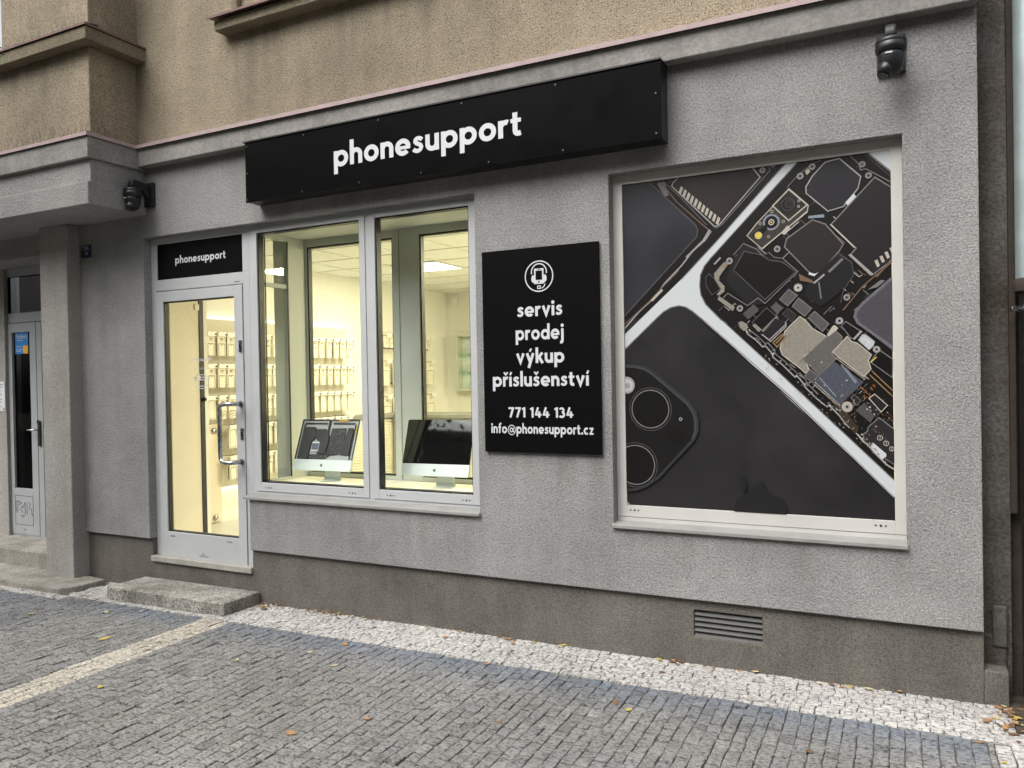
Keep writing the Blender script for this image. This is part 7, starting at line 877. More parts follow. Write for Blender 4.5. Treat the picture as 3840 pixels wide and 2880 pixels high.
# vent grille
v = MB().box(-1.033, -.667, .075, .10, .188, .337)
vo = v.build('vent_grille', M['dark'], bld)
for i in range(5):
    z = .190 + i * .0295
    q = MB().add([(-1.031, .034, z), (-.669, .034, z), (-.669, .062, z + .031), (-1.031, .062, z + .031), (-1.031, .037, z - .0015), (-.669, .037, z - .0015), (-.669, .066, z + .0295), (-1.031, .066, z + .0295)],
                 [(0, 1, 2, 3), (4, 7, 6, 5), (0, 4, 5, 1), (3, 2, 6, 7), (0, 3, 7, 4), (1, 5, 6, 2)])
    q.build('louvre', plain('weathered_louvre', (.060, .060, .056), .55, var=.3, scale=14) if i == 0 else bpy.data.materials['weathered_louvre'], vo)
# cornice band, flashing, upper wall
MB().box(-5.335, .345, -.077, .001, 3.343, 3.486).build('cornice_band', M['band'], bld, bevel=.006)


def flash_x(mb, x0, x1, yb, yf, z, lip, m=0):
    mb.add([(x0, yb, z + .018), (x1, yb, z + .018), (x1, yf, z), (x0, yf, z), (x0, yb, z + .014), (x1, yb, z + .014), (x1, yf + .004, z - .004), (x0, yf + .004, z - .004)],
           [(0, 1, 2, 3), (4, 7, 6, 5), (0, 4, 5, 1), (0, 3, 7, 4), (1, 5, 6, 2), (2, 6, 7, 3)], m)
    mb.box(x0, x1, yf - .0005, yf + .0025, z - lip, z - .0005, m)


fl = MB()
flash_x(fl, -5.33, .36, -.046, -.102, 3.505, .027)
fl.build('cornice_flashing', M['flash'], bld)
MB().box(-5.40, .345, -.045, .3, 3.487, 4.303).box(-5.40, .345, -.036, .3, 4.303, 6.2).build('upper_wall', M['tan'], bld)
# ledge under the upstairs window
MB().box(-4.395, -1.2, -.150, -.0452, 4.178, 4.252).build('upstairs_window_ledge', M['tan_trim'], bld, bevel=.006)
fl = MB()
flash_x(fl, -4.435, -1.2, -.046, -.192, 4.268, .016)
fl.build('upstairs_ledge_flashing', M['flashr'], bld)
MB().box(-4.30, -4.24, -.08, -.0365, 4.29, 5.6).build('upstairs_window_jamb', M['tan_trim'], bld, bevel=.01)

# the bay over the entrance
MB().box(-9.6, -5.362, -.45, .32, 3.485, 4.16).build('bay_lower_wall', M['tan'], bld, bevel=.008)
MB().box(-6.424, -5.36, -.45, .3, 4.255, 6.2).build('bay_upper_wall', M['tan'], bld, bevel=.008)
MB().box(-9.6, -5.255, -.545, -.02, 4.160, 4.2555).build('bay_ledge', M['tan_trim'], bld, bevel=.006)
fl = MB()
flash_x(fl, -9.6, -5.245, -.44, -.558, 4.272, .016)
fl.add([(-5.36, -.45, 4.29), (-5.245, -.558, 4.272), (-5.245, -.02, 4.272), (-5.36, -.02, 4.29)], [(0, 1, 2, 3)])
fl.box(-5.2475, -5.245, -.556, -.02, 4.256, 4.2715)
fl.build('bay_ledge_flashing', M['flashr'], bld)
MB().box(-9.6, -5.33, -.497, .001, 3.322, 3.484).build('bay_band', M['band'], bld, bevel=.006)
fl = MB()
flash_x(fl, -9.6, -5.318, -.449, -.512, 3.505, .026)
fl.add([(-5.36, -.449, 3.521), (-5.318, -.512, 3.505), (-5.318, -.104, 3.505), (-5.36, -.046, 3.521)], [(0, 1, 2, 3)])
fl.box(-5.3205, -5.318, -.510, -.102, 3.479, 3.5045)
fl.build('bay_flashing', M['flash'], bld)
MB().box(-9.6, -5.352, -.462, .05, 3.150, 3.321).build('bay_recess', M['canopy'], bld)
MB().box(-9.6, -5.332, -.50, .0, 2.978, 3.149).build('entrance_canopy', M['canopy'], bld, bevel=.006)


def spikes(mb, pts, rnd):
    for (x, y, z, ax, ay) in pts:
        h = rnd.uniform(.09, .12)
        a, b = rnd.uniform(-.035, .035), rnd.uniform(-.03, .03)
        mb.tube([(x, y, z), (x + a * ax + b * ay, y + a * ay + b * ax, z + h)], .0013, 4)


rnd = random.Random(3)
sp = MB()
pts = []
for z, yy, xx in ((3.505, -.478, -5.34), (4.275, -.50, -5.30)):
    pts += [(-6.9 + i * .034 + rnd.uniform(-.006, .006), yy, z, 1, 0) for i in range(46)]
    pts += [(xx, -.44 + i * .032, z, 0, 1) for i in range(7)]
spikes(sp, pts, rnd)
sp.build('bird_spikes', M['spike'], bld)

# recessed house entrance under the bay
MB().box(-6.53, -6.17, -.115, .40, .02, 2.977).build('entrance_column', M['column'], bld, bevel=.008)
MB().box(-9.6, -6.531, .05, .66, 2.792, 3.3).box(-9.6, -6.2, .001, .0499, 2.977, 3.14).build('entrance_lintel', M['canopy'], bld)
MB().box(-9.6, -7.880, .375, .403, -.1, 2.7915).build('entrance_side_wall', M['column'], bld)
MB().box(-9.6, -6.531, .0, .6, -.08, .165).build('entrance_landing', M['conc'], bld, bevel=.008)
sl = [(-9.6, -.375), (-6.10, -.385), (-5.99, -.36), (-5.93, -.30), (-5.905, -.22), (-5.90, -.02), (-6.16, .0), (-9.6, .0)]
MB().slab(sl, -.07, .030).build('entrance_slab', M['conc'], bld, bevel=.01)
e = MB().frame(-7.97, -6.55, .165, 2.7915, .05, .41, .47, 0, wb=.02, wt=.075)
e.box(-7.92, -6.60, .41, .47, 2.26, 2.355)
ef = e.build('entrance_door_frame', M['framed'], bld, bevel=.002)
MB().box(-7.92, -6.60, .438, .444, 2.355, 2.72).build('transom_pane', M['darkglass'], ef)
e = MB().frame(-7.915, -7.44, .185, 2.255, .095, .404, .45, 0, wb=.45, wt=.09)
ed = e.build('entrance_door', M['framed'], bld, bevel=.002)
MB().box(-7.82, -7.535, .426, .432, .635, 2.165).build('door_pane', M['darkglass'], ed)
MB().frame(-7.818, -7.535, .278, .565, .004, .4025, .4039).box(-7.69, -7.66, .4025, .4039, .228, .236).build('kick_panel_joint', M['groove'], ed)
MB().box(-7.438, -7.36, .408, .45, .185, 2.255).build('door_stile', M['framed'], ed, bevel=.002)
MB().box(-7.30, -6.60, .43, .45, .185, 2.255).build('fixed_side_panel', M['framed'], ed)
h = MB().tube([(-7.40, .404, 1.215), (-7.40, .35, 1.215), (-7.47, .345, 1.215), (-7.51, .35, 1.215)], .009, 8)
h.build('door_handle', M['steel'], ed)
MB().box(-7.425, -7.385, .394, .403, 1.06, 1.30).disc(-7.41, 1.29, .022, .394).build('lock_plate', M['blackp'], ed)
# marker scrawl on the kick panel
s = MB()
for st in ([(-7.806, .505), (-7.806, .405)], [(-7.812, .508), (-7.74, .506)], [(-7.775, .505), (-7.782, .40)], [(-7.76, .47), (-7.72, .50), (-7.705, .455), (-7.745, .43), (-7.70, .40)], [(-7.70, .44), (-7.665, .50), (-7.66, .385)],
           [(-7.635, .50), (-7.632, .385)], [(-7.605, .505), (-7.575, .49), (-7.60, .45), (-7.565, .44), (-7.553, .375)], [(-7.535, .515), (-7.535, .43)], [(-7.537, .405), (-7.533, .395)],
           [(-7.735, .372), (-7.665, .372)], [(-7.72, .355), (-7.685, .355)], [(-7.80, .40), (-7.795, .392)]):
    s.tube([(x, .404, z) for x, z in st], .0035, 5)
s.build('marker_scrawl', M['marker'], ed)
# dark hallway behind the glass
hb = MB()
hb.box(-7.96, -6.4, 1.6, 1.62, 0, 2.9).box(-8.0, -7.975, .601, 1.6, 0, 2.9).box(-6.42, -6.4, .601, 1.6, 0, 2.9).box(-7.98, -6.4, .601, 1.62, 2.9, 2.92).box(-7.98, -6.4, .601, 1.62, .1, .16)
hb.build('dark_hallway', M['dark'], bld)

# niche for the downpipe, between the two houses
MB().box(.345, .472, .15, .45, -.1, 6.2).build('niche_wall', M['shaded_niche'], bld)
MB().box(.345, .45, .13, .1499, -.1, .36).box(.39, .452, .118, .1495, .30, .50).build('niche_foot', M['shaded_niche'], bld, bevel=.02)


# ------------------------------------------------------------------ shop door
FY = .07
d = MB()
d.box(-5.383, -5.333, FY, .14, .262, 2.80)                       # left jamb of the frame
d.box(-5.333, -4.325, FY, .14, 2.752, 2.80)
d.box(-5.333, -4.325, FY, .14, 2.380, 2.468)
d.box(-4.392, -4.325, FY, .14, .262, 2.380)
d.box(-4.392, -4.325, FY, .14, 2.468, 2.752)
d.box(-5.333, -5.317, FY, .14, 2.468, 2.752)
df = d.build('shop_door_frame', M['frame'], bld, bevel=.002)
MB().box(-5.316, -4.393, .078, .086, 2.469, 2.751).build('transom_panel', M['blackm'], df)
geo_lettering(MB(), 'phonesupport', .0775, -5.114, -4.568, 2.586, .041).build('lettering', M['white'], df)
MB().box(-4.475, -4.44, .0685, .0699, 2.395, 2.401).box(-4.435, -4.42, .0685, .0699, 2.395, 2.401).build('maker_mark', M['ink'], df)
d = MB().frame(-5.330, -4.396, .262, 2.372, .082, .062, .118, 0, wb=.196, wt=.082)
dl = d.build('shop_door', M['frame'], bld, bevel=.002)
MB().frame(-5.248, -4.478, .458, 2.290, .008, .074, .11).build('gasket', M['gasket'], dl)
MB().box(-5.240, -4.486, .090, .096, .466, 2.282).build('door_pane', M['glass'], dl)
t = lettering(MB(), 'phonesupport', .0895, x0=-4.973, x1=-4.757, z=1.812, bold=.012, dbl=False)
lettering(t, 'Po-P\u00e1 10-18 hod', .0895, x0=-4.935, x1=-4.79, z=1.745, bold=.008, dbl=False)
rr = random.Random(8)
for z, x0, x1 in ((1.70, -4.925, -4.80), (1.68, -4.955, -4.775), (1.66, -4.955, -4.775), (1.612, -4.925, -4.80), (1.592, -4.91, -4.81)):
    x = x0
    while x < x1:
        ww = rr.uniform(.008, .02)
        t.box(x, min(x + ww, x1), .0885, .0895, z, z + rr.uniform(.006, .009))
        x += ww + .004
t.build('opening_hours', M['white'], dl)
hd = MB().tube([(-4.425, .062, 1.478), (-4.425, -.01, 1.478), (-4.445, -.035, 1.478), (-4.505, -.03, 1.478), (-4.545, -.025, 1.470), (-4.562, -.02, 1.445), (-4.565, -.02, 1.26), (-4.562, -.02, 1.075), (-4.545, -.025, 1.05), (-4.505, -.03, 1.042), (-4.445, -.035, 1.042), (-4.425, -.01, 1.042), (-4.425, .062, 1.042)], .0165, 12)
for z in (1.478, 1.042):
    hd.disc(-4.425, z, .024, .062, n=18, th=.008)
hd.build('pull_handle', M['steel'], dl)
for z in (1.912, 1.252):
    lk = MB().box(-4.432, -4.403, .054, .0619, z - .045, z + .045)
    lo = lk.build('lock', M['steel'], dl, bevel=.002)
    MB().disc(-4.418, z + .006, .009, .0539, th=.004).box(-4.422, -4.414, .050, .0539, z - .022, z).build('keyhole', M['dark'], lo)
MB().box(-5.215, -5.165, .0605, .0619, .420, .432).box(-4.60, -4.545, .0605, .0619, .418, .432).box(-4.87, -4.84, .0605, .0619, .30, .312).box(-4.90, -4.80, .0605, .0619, .285, .296).build('scuff', M['pcream'], dl)
th = MB()
th.add([(-5.385, .008, .262), (-4.308, .008, .262), (-4.308, .16, .262), (-5.385, .16, .262), (-5.385, .008, .219), (-4.308, .008, .219), (-4.308, .16, .215), (-5.385, .16, .215)],
       [(0, 1, 2, 3), (4, 7, 6, 5), (0, 4, 5, 1), (1, 5, 6, 2), (2, 6, 7, 3), (3, 7, 4, 0)])
th.build('threshold', plain('worn_threshold', (.33, .32, .285), .7, var=.25, scale=8, bump=.001), bld, bevel=.004)

# ------------------------------------------------------------------ shop window: outer frame, box, inner frame
f = MB()
f.frame(-4.3245, -2.36, .80, 2.80, .033, FY, .15, 0, wb=.03, wt=.022)
f.box(-3.256, -3.222, FY, .15, .83, 2.778)
wf = f.build('shop_window_frame', M['frame'], bld, bevel=.002)
s = MB()
s.frame(-4.2905, -3.257, .8305, 2.7775, .047, .064, .13, 0, wb=.063, wt=.036)
s.frame(-3.221, -2.394, .8305, 2.7775, .047, .064, .13, 0, wb=.063, wt=.036)
s.build('sash', M['frame'], wf, bevel=.002)
q = MB()
for x0, x1 in ((-4.2435, -3.304), (-3.174, -2.441)):
    q.frame(x0, x1, .8935, 2.7415, .009, .076, .128)
q.build('gasket', M['gasket'], wf)
for x0, x1 in ((-4.236, -3.312), (-3.166, -2.449)):
    MB().box(x0, x1, .094, .100, .901, 2.734).build('pane', M['glass'], wf)
dr = MB()
for x in (-4.17, -3.40, -3.08, -2.49):
    for k, r_ in ((-.028, .005), (0, .0065), (.024, .005)):
        dr.disc(x + k, .858, r_, .0639, n=8, th=.0015)
dr.build('drain_holes', M['groove'], wf)
si = MB()
si.add([(-4.345, -.024, .795), (-2.352, -.024, .795), (-2.352, .075, .812), (-4.345, .075, .812), (-4.345, -.024, .776), (-2.352, -.024, .776), (-2.352, .075, .790), (-4.345, .075, .790)],
       [(0, 1, 2, 3), (4, 7, 6, 5), (0, 4, 5, 1), (1, 5, 6, 2), (2, 6, 7, 3), (3, 7, 4, 0)])
si.build('sill', M['framesill'], wf, bevel=.003)
# inner frame at the back of the box
f = MB()
f.frame(-4.38, -2.30, .86, 2.80, .085, .60, .66, 0, wb=.02, wt=.03)
f.box(-3.345, -3.225, .60, .66, .88, 2.77)
inf = f.build('inner_window_frame', M['framei'], bld, bevel=.002)
s = MB()
s.frame(-4.294, -3.346, .881, 2.769, .058, .592, .65, 0, wb=.03, wt=.058)
s.frame(-3.224, -2.386, .881, 2.769, .058, .592, .65, 0, wb=.03, wt=.058)
s.build('sash', M['framei'], inf, bevel=.002)
q = MB()
for x0, x1 in ((-4.2355, -3.4045), (-3.1655, -2.4445)):
    q.frame(x0, x1, .9115, 2.7105, .012, .606, .648)
q.build('gasket', M['gasket'], inf)
for x0, x1 in ((-4.2235, -3.4165), (-3.1535, -2.4565)):
    MB().box(x0, x1, .622, .628, .9235, 2.6985).build('pane', M['glass'], inf)
b = MB()
b.box(-4.38, -2.30, .151, .599, 2.765, 2.80)                      # top of the box
b.box(-2.36, -2.30, .151, .599, .88, 2.765)                       # right cheek
b.box(-4.40, -4.25, .40, .599, .27, 2.765)                        # post between doorway and box
b.box(-4.29, -4.25, .151, .40, 2.725, 2.765)
b.box(-4.29, -4.25, .151, .40, .27, .90)
bx = b.build('window_box_lining', M['framei'], bld, bevel=.002)
MB().box(-4.254, -4.248, .390, .402, .90, 2.725).box(-4.254, -4.248, .151, .160, .90, 2.725).build('gasket', M['gasket'], bx)
MB().box(-4.272, -4.266, .160, .390, .90, 2.725).build('side_pane', M['glass'], bx)
MB().box(-4.285, -4.255, .1605, .3895, 2.36, 2.39).build('side_rail', M['framei'], bx)
MB().box(-4.2495, -2.3605, .151, .5915, .845, .880).build('display_board', M['cloth'], bx)

# printed window
f = MB().frame(-1.478, .027, .79, 2.796, .056, FY, .15, 0, wb=.10, wt=.052, wr=.052)
pf = f.build('printed_window_frame', M['framew'], bld, bevel=.002)
MB().box(-1.476, .025, .0687, .0699, .822, .8235).build('frame_joint', M['groove'], pf)
dr = MB()
for x in (-1.375, -.09):
    for k, r_ in ((-.024, .005), (0, .0065), (.022, .005)):
        dr.disc(x + k, .862, r_, .0699, n=8, th=.0015)
dr.build('drain_holes', M['groove'], pf)
si = MB()
si.add([(-1.486, -.024, .788), (.032, -.024, .788), (.032, .071, .800), (-1.486, .071, .800), (-1.486, -.024, .768), (.032, -.024, .768), (.032, .071, .778), (-1.486, .071, .778)],
       [(0, 1, 2, 3), (4, 7, 6, 5), (0, 4, 5, 1), (1, 5, 6, 2), (2, 6, 7, 3), (3, 7, 4, 0)])
si.build('sill', M['framesill'], pf, bevel=.003)
PCOL = dict(back=(.0175, .0165, .0185), back2=(.028, .028, .033), batt=(.021, .021, .027), battb=(.016, .0115, .011), blk=(.0045, .004, .004), bluegrey=(.20, .23, .28), brown=(.14, .09, .06),
            brownd=(.035, .025, .018), bump=(.0062, .006, .0064), bump2=(.0045, .0043, .0045), bumpl=(.045, .045, .052), cam=(.035, .031, .027), cam2=(.018, .016, .015), chipb=(.060, .068, .088), chipd=(.018, .017, .018),
            chipg=(.075, .075, .075), cream=(.40, .37, .32), gold=(.23, .155, .075), grey1=(.065, .063, .065), grey2=(.15, .145, .145), grey3=(.28, .27, .27), lens=(.0035, .0034, .0036), lightsil=(.42, .44, .46),
            lite=(.058, .056, .066), lite2=(.12, .12, .14), logo=(.0115, .011, .012), orange=(.20, .085, .03), plate=(.0165, .0155, .0195), plate2=(.013, .011, .0125), plate3=(.010, .0095, .0105), platew=(.018, .0145, .0145),
            silver=(.22, .205, .172), tape=(.10, .095, .09), white=(.50, .53, .55), yellow=(.55, .44, .08))


def poster():
    mats = [plain('printed_film_black', (.006, .0055, .0056), .34)]
    mb = MB().box(-1.421, -.026, .079, .088, .891, 2.744)
    for k in sorted(POSTER):
        mats.append(plain('printed_film_' + k, PCOL[k], .34, var=.0 if k in ('white', 'cream', 'blk') else .4 if k in ('back', 'batt', 'battb') else .22, scale=1.4 if k in ('back', 'batt', 'battb') else 120))
        for i, pts in POSTER[k]:
            y = .0786 - i * 8e-6
            mb.face([(x / 1000, y, z / 1000) for x, z in pts], len(mats) - 1)
    o = mb.build('window_print', mats)
    # keep the flat layers facing the street
    for p in o.data.polygons:
        if len(p.vertices) and p.normal.y > .5 and p.center.y < .0788:
            p.flip()
    tag(o, 'large dark print of opened phones and circuit boards filling the right window', 'window print')


poster()

# ------------------------------------------------------------------ signs on the wall
sg = thing('shop_sign', (-2.63, 0, 3.13), 'long black box sign with white shop name above the lit window', 'sign')
MB().box(-4.135, -1.128, -.128, .0, 2.916, 3.334).build('sign_box', M['blackp'], sg, bevel=.003)
MB().box(-4.137, -1.126, -.134, -.129, 2.912, 3.330).build('sign_face', M['black'], sg, bevel=.001)
MB().box(-4.15, -1.124, -.142, .0, 3.336, 3.345).build('sign_cap', M['blackp'], sg)
geo_lettering(MB(), 'phonesupport', -.1345, -3.344, -1.957, 3.058, .104).build('lettering', M['white'], sg)
for x, z in [(-4.12, 3.31), (-4.12, 3.12), (-4.12, 2.932)] + [(-3.62 + i * .48, 2.932) for i in range(5)] + [(-3.6 + i * .62, 3.312) for i in range(4)] + [(-1.155, 3.16), (-1.155, 2.945)]:
    MB().disc(x, z, .0055, -.1341, n=10, th=.003).build('screw', M['bolt'], sg)

bo = thing('info_board', (-1.92, 0, 1.8), 'tall black board of white services, phone number and email between the windows', 'sign')
MB().box(-2.301, -1.538, -.022, -.004, 1.185, 2.417).build('board_panel', M['blackm'], bo, bevel=.001)
t = MB()
for body, x0, x1, z, xh in (('servis', -2.064, -1.767, 2.005, .060), ('prodej', -2.076, -1.762, 1.865, .060), ('v\u00fdkup', -2.075, -1.76, 1.725, .060), ('p\u0159\u00edslu\u0161enstv\u00ed', -2.238, -1.609, 1.586, .060), ('771 144 134', -2.134, -1.709, 1.398, .044), ('info@phonesupport.cz', -2.254, -1.584, 1.301, .041)):
    geo_lettering(t, body, -.0222, x0, x1, z, xh)
t.build('lettering', M['white'], bo)
ic = MB()
ix, iz = -1.915, 2.2425


def arc(mb, cx, cz, r, w, a0, a1, y, n=40):
    for i in range(n):
        t0, t1 = R(a0 + (a1 - a0) * i / n), R(a0 + (a1 - a0) * (i + 1) / n)
        mb.face([(cx + q * math.cos(t), y, cz + q * math.sin(t)) for q, t in ((r - w / 2, t0), (r - w / 2, t1), (r + w / 2, t1), (r + w / 2, t0))])


Y_ = -.0232
arc(ic, ix, iz, .090, .007, 0, 360, Y_, 64)
arc(ic, ix, iz + .025, .049, .007, -12, 192, Y_)
for sx in (-1, 1):
    ic.face([(ix + sx * x, Y_ - .0001, iz + z) for x, z in ((.030, .005), (.043, .008), (.049, -.004), (.050, -.022), (.044, -.034), (.032, -.040), (.030, -.040))])
ph = [(-.031, .046), (.031, .046), (.031, -.046), (-.031, -.046)]
ic.face([(ix + x, Y_ - .0002, iz + z) for x, z in ph])
arc(ic, ix + .012, iz - .046, .026, .006, -80, 0, Y_ - .0003, 12)
ic.face([(ix + x, Y_ - .0003, iz + z) for x, z in ((-.012, -.056), (.012, -.056), (.012, -.076), (-.012, -.076))])
io = ic.build('emblem', M['white'], bo)
MB().box(ix - .021, ix + .021, Y_ - .0012, Y_ - .0006, iz - .022, iz + .033).box(ix - .010, ix + .010, Y_ - .0012, Y_ - .0006, iz + .038, iz + .041).disc(ix, iz - .034, .0055, Y_ - .0006, th=.0006).box(ix - .006, ix + .006, Y_ - .0014, Y_ - .0008, iz - .070, iz - .062).build('emblem_screen', M['blackm'], bo)

pl = thing('gas_marker_plate', (-6.076, 0, 2.755), 'small dark blue enamel plate with white figures beside the entrance column', 'plate')
MB().box(-6.139, -6.013, -.008, -.001, 2.702, 2.808).build('plate', M['blue'], pl, bevel=.002)
t = MB().box(-6.122, -6.046, -.0095, -.0082, 2.792, 2.796).box(-6.083, -6.079, -.0095, -.0082, 2.757, 2.792)
lettering(t, '1', -.0082, x0=-6.122, xc=-6.11, size=.036, z=2.765, bold=.012, dbl=False)
lettering(t, 'S6', -.0082, xc=-6.053, size=.036, z=2.765, bold=.008, dbl=False)
lettering(t, '19', -.0082, xc=-6.066, size=.040, z=2.722, bold=.008, dbl=False)
t.build('figures', M['white'], pl)

st = thing('door_sticker', (-7.68, .4, 2.06), 'blue and yellow sticker with white name on the house door glass', 'sticker')
MB().box(-7.79, -7.585, .4215, .4235, 1.955, 2.165).build('sticker_sheet', M['cyan'], st)
MB().box(-7.665, -7.586, .420, .4214, 1.956, 2.034).build('yellow_field', M['yellow'], st)
t = lettering(MB(), 'Parkers', .4214, x0=-7.777, x1=-7.60, z=2.105, bold=.012, dbl=False)
for z, a, b in ((2.085, -7.77, -7.67), (2.022, -7.775, -7.69), (1.995, -7.775, -7.68), (1.978, -7.775, -7.69)):
    t.box(a, b, .4205, .4213, z, z + .006)
t.build('lettering', M['white'], st)

nt = thing('house_notice', (-8.05, .375, 1.53), 'white printed notice on the wall left of the house door', 'notice')
MB().box(-8.20, -7.884, .366, .3745, 1.395, 1.685).build('sheet', M['paper'], nt)
t = MB()
rr = random.Random(2)
for i in range(9):
    z = 1.655 - i * .025 - (.02 if i > 4 else 0)
    t.box(-8.12, -8.08 + rr.uniform(.08, .17), .3652, .3659, z, z + .005)
t.disc(-7.905, 1.413, .011, .3658, n=10, th=.0006)
t.build('printed_lines', M['ink'], nt)

ip = thing('intercom_panel', (-7.62, .7, 1.5), 'pale intercom panel with small blue display behind the house door glass', 'intercom')
MB().box(-8.02, -7.80, .90, .93, 1.33, 1.72).build('housing', plain('dim_grey_housing', (.09, .09, .095), .5), ip, bevel=.004)
MB().box(-7.97, -7.86, .894, .8995, 1.53, 1.64).build('display', M['screenblue'], ip)
arrow = lettering(MB(), 'OLEJ', .434, x0=-7.78, x1=-7.64, z=1.29, bold=.0, dbl=False)
arrow.box(-7.62, -7.55, .433, .434, 1.308, 1.311)
for dz in (-1, 1):
    arrow.face([(-7.622, .4335, 1.3095), (-7.60, .4335, 1.3095 + .02 * dz), (-7.598, .4335, 1.3095 + .017 * dz), (-7.617, .4335, 1.3095)])
tag(arrow.build('glass_lettering', plain('faint_grey_vinyl', (.10, .10, .10), .6)), 'faint grey letters and arrow on the dark glass of the house door', 'lettering')


def dome_camera(x, dz, look, label):
    c = thing('security_camera', (x, 0, 3.1 + dz), label, 'camera', 'dome cameras on the house front')
    MB().box(x - .063, x + .063, -.022, -.001, 3.086 + dz, 3.274 + dz).build('wall_plate', M['blackp'], c, bevel=.004)
    for sx in (-.045, .045):
        for z in (3.10, 3.26):
            MB().disc(x + sx, z + dz, .006, -.0221, n=8, th=.002).build('screw', M['steel'], c)
    prof = [(-.02, 3.250), (-.06, 3.262), (-.125, 3.272), (-.150, 3.2745), (-.170, 3.268), (-.183, 3.252), (-.186, 3.232), (-.186, 3.208), (-.125, 3.208), (-.085, 3.203), (-.05, 3.175), (-.02, 3.14)]
    a = MB()
    n = len(prof)
    hw = .026
    vs = [(x - hw, y, z + dz) for y, z in prof] + [(x + hw, y, z + dz) for y, z in prof]
    a.add(vs, [tuple(range(n)), tuple(range(2 * n - 1, n - 1, -1))] + [(i, (i + 1) % n, (i + 1) % n + n, i + n) for i in range(n)])
    a.build('arm', M['blackp'], c, bevel=.012)
    cy, zt = -.158, 3.203 + dz
    MB().lathe([(.0, .006), (.045, .004), (.062, -.003), (.067, -.012), (.0685, -.024), (.0665, -.026), (.0685, -.028), (.069, -.048), (.066, -.062), (.060, -.066), (.0, -.066)], (x, cy, zt), 36).build('collar', M['blackp'], c)
    MB().lathe([(.0, -.06), (.058, -.064), (.0585, -.085), (.056, -.108), (.050, -.135), (.038, -.158), (.020, -.170), (.0, -.174)], (x, cy, zt), 32).build('dome', M['blackp'], c)
    lx, ly = look
    p0 = Vector((x + lx * .012, cy + ly * .012, zt - .105))
    p1 = Vector((x + lx * .042, cy + ly * .042, zt - .172))
    MB().tube([p0, p0.lerp(p1, .6), p1], [.036, .035, .030], 20).build('lens_turret', M['blackp'], c)
    MB().tube([p1, p1 + (p1 - p0).normalized() * .004], .022, 16).build('lens', M['screen'], c)
    MB().box(x - .024, x + .006, cy - .0605, cy - .0585, zt - .084, zt - .078).build('maker_mark', M['white'], c)
    return c


dome_camera(-.016, 0, (-.75, -.65), 'black dome security camera above the printed right window')
dome_camera(-5.29, -.05, (.35, -.93), 'black dome security camera under the bay left of the shop sign')

# ------------------------------------------------------------------ step, downpipe, neighbour
dst = thing('door_step', (-4.84, -.16, 0), 'worn pebbled concrete step below the shop door', 'step')
MB().slab([(-5.452, -.338), (-4.245, -.318), (-4.235, .026), (-5.44, .005)], -.06, .094).build('step_block', M['slab'], dst, bevel=.010)
dp = thing('downpipe', (.56, .05, 0), 'zinc downpipe over black iron standpipe at the right edge of the house', 'downpipe')
MB().lathe([(.073, 2.06), (.073, 6.2)], (.565, .06, 0), 28).build('upper_pipe', M['zinc'], dp)
MB().lathe([(.078, 2.00), (.080, 2.01), (.080, 2.055), (.074, 2.06)], (.565, .06, 0), 28).build('pipe_collar', M['rust'], dp)
MB().lathe([(.060, -.05), (.060, .12), (.062, .13), (.062, 1.98), (.066, 1.99), (.066, 2.0)], (.567, .06, 0), 28).build('iron_standpipe', M['iron'], dp)
MB().lathe([(.065, 1.905), (.0665, 1.905), (.0665, 1.935), (.065, 1.935)], (.567, .06, 0), 28).tube([(.497, .05, 1.92), (.477, .03, 1.92)], .012, 8).tube([(.487, .02, 1.92), (.477, .05, 1.92)], .014, 6).build('pipe_clamp', M['steel'], dp)
nb = thing('neighbour_house', (1.5, .2, 0), 'dark brown edge of the neighbouring house behind the downpipe', 'house')
MB().box(.4725, .500, .118, .45, .95, 6.2).build('corner_board', M['rust'], nb, bevel=.004)
MB().box(.4725, 3.2, .20, .6, -.1, 6.2).build('wall', plain('dark_brown_wall', (.045, .035, .026), .9, var=.4, scale=7, bump=.008, bscale=25), nb)

# ------------------------------------------------------------------ the lit shop inside
XL = -6.055
s = MB().box(XL - .1, .6, .45, 5.9, .20, .27).box(-5.38, -4.30, .16, .4499, .20, .2699)
setting(s.build('shop_floor', M['floor']))
s = MB()
s.box(XL - .1, XL, .45, 5.84, .27, 2.905)
s.box(XL, .6, 5.74, 5.84, .27, 2.905)
s.box(.5, .6, .45, 5.74, .27, 2.905)
setting(s.build('shop_wall', M['wallin']))
s = MB().box(XL - .1, .6, .45, 5.84, 2.905, 2.96)
x = -4.43 - 2.4
while x < .5:
    if x > XL:
        s.box(x - .005, x + .005, .452, 5.74, 2.899, 2.9049, 1)
    x += .6
y = 2.84 - 1.8
while y < 5.7:
    s.box(XL, .5, y - .005, y + .005, 2.8985, 2.9045, 1)
    y += .605
setting(s.build('shop_ceiling', [M['tile'], M['grid']]))
# doorway reveals inside
s = MB().box(-5.44, -5.27, .142, .4495, .27, 2.80)
rv = s.build('doorway_reveal', M['plaster'], bld)
MB().box(-5.272, -5.262, .432, .474, .27, 2.80).build('dark_edge_strip', M['gasket'], rv)
MB().box(-5.2695, -5.258, .385, .430, 2.25, 2.30).box(-5.2695, -5.258, .385, .430, 1.665, 1.70).build('fitting', M['plaster'], rv, bevel=.003)
MB().lathe([(0, .018), (.012, .014), (.018, 0), (.012, -.014), (0, -.018)], (-5.25, .46, 1.50), 14).build('knob', M['blackp'], rv)
MB().box(-5.44, -5.27, .45, .52, .27, 2.9).build('inner_pier', M['wallin'], rv)

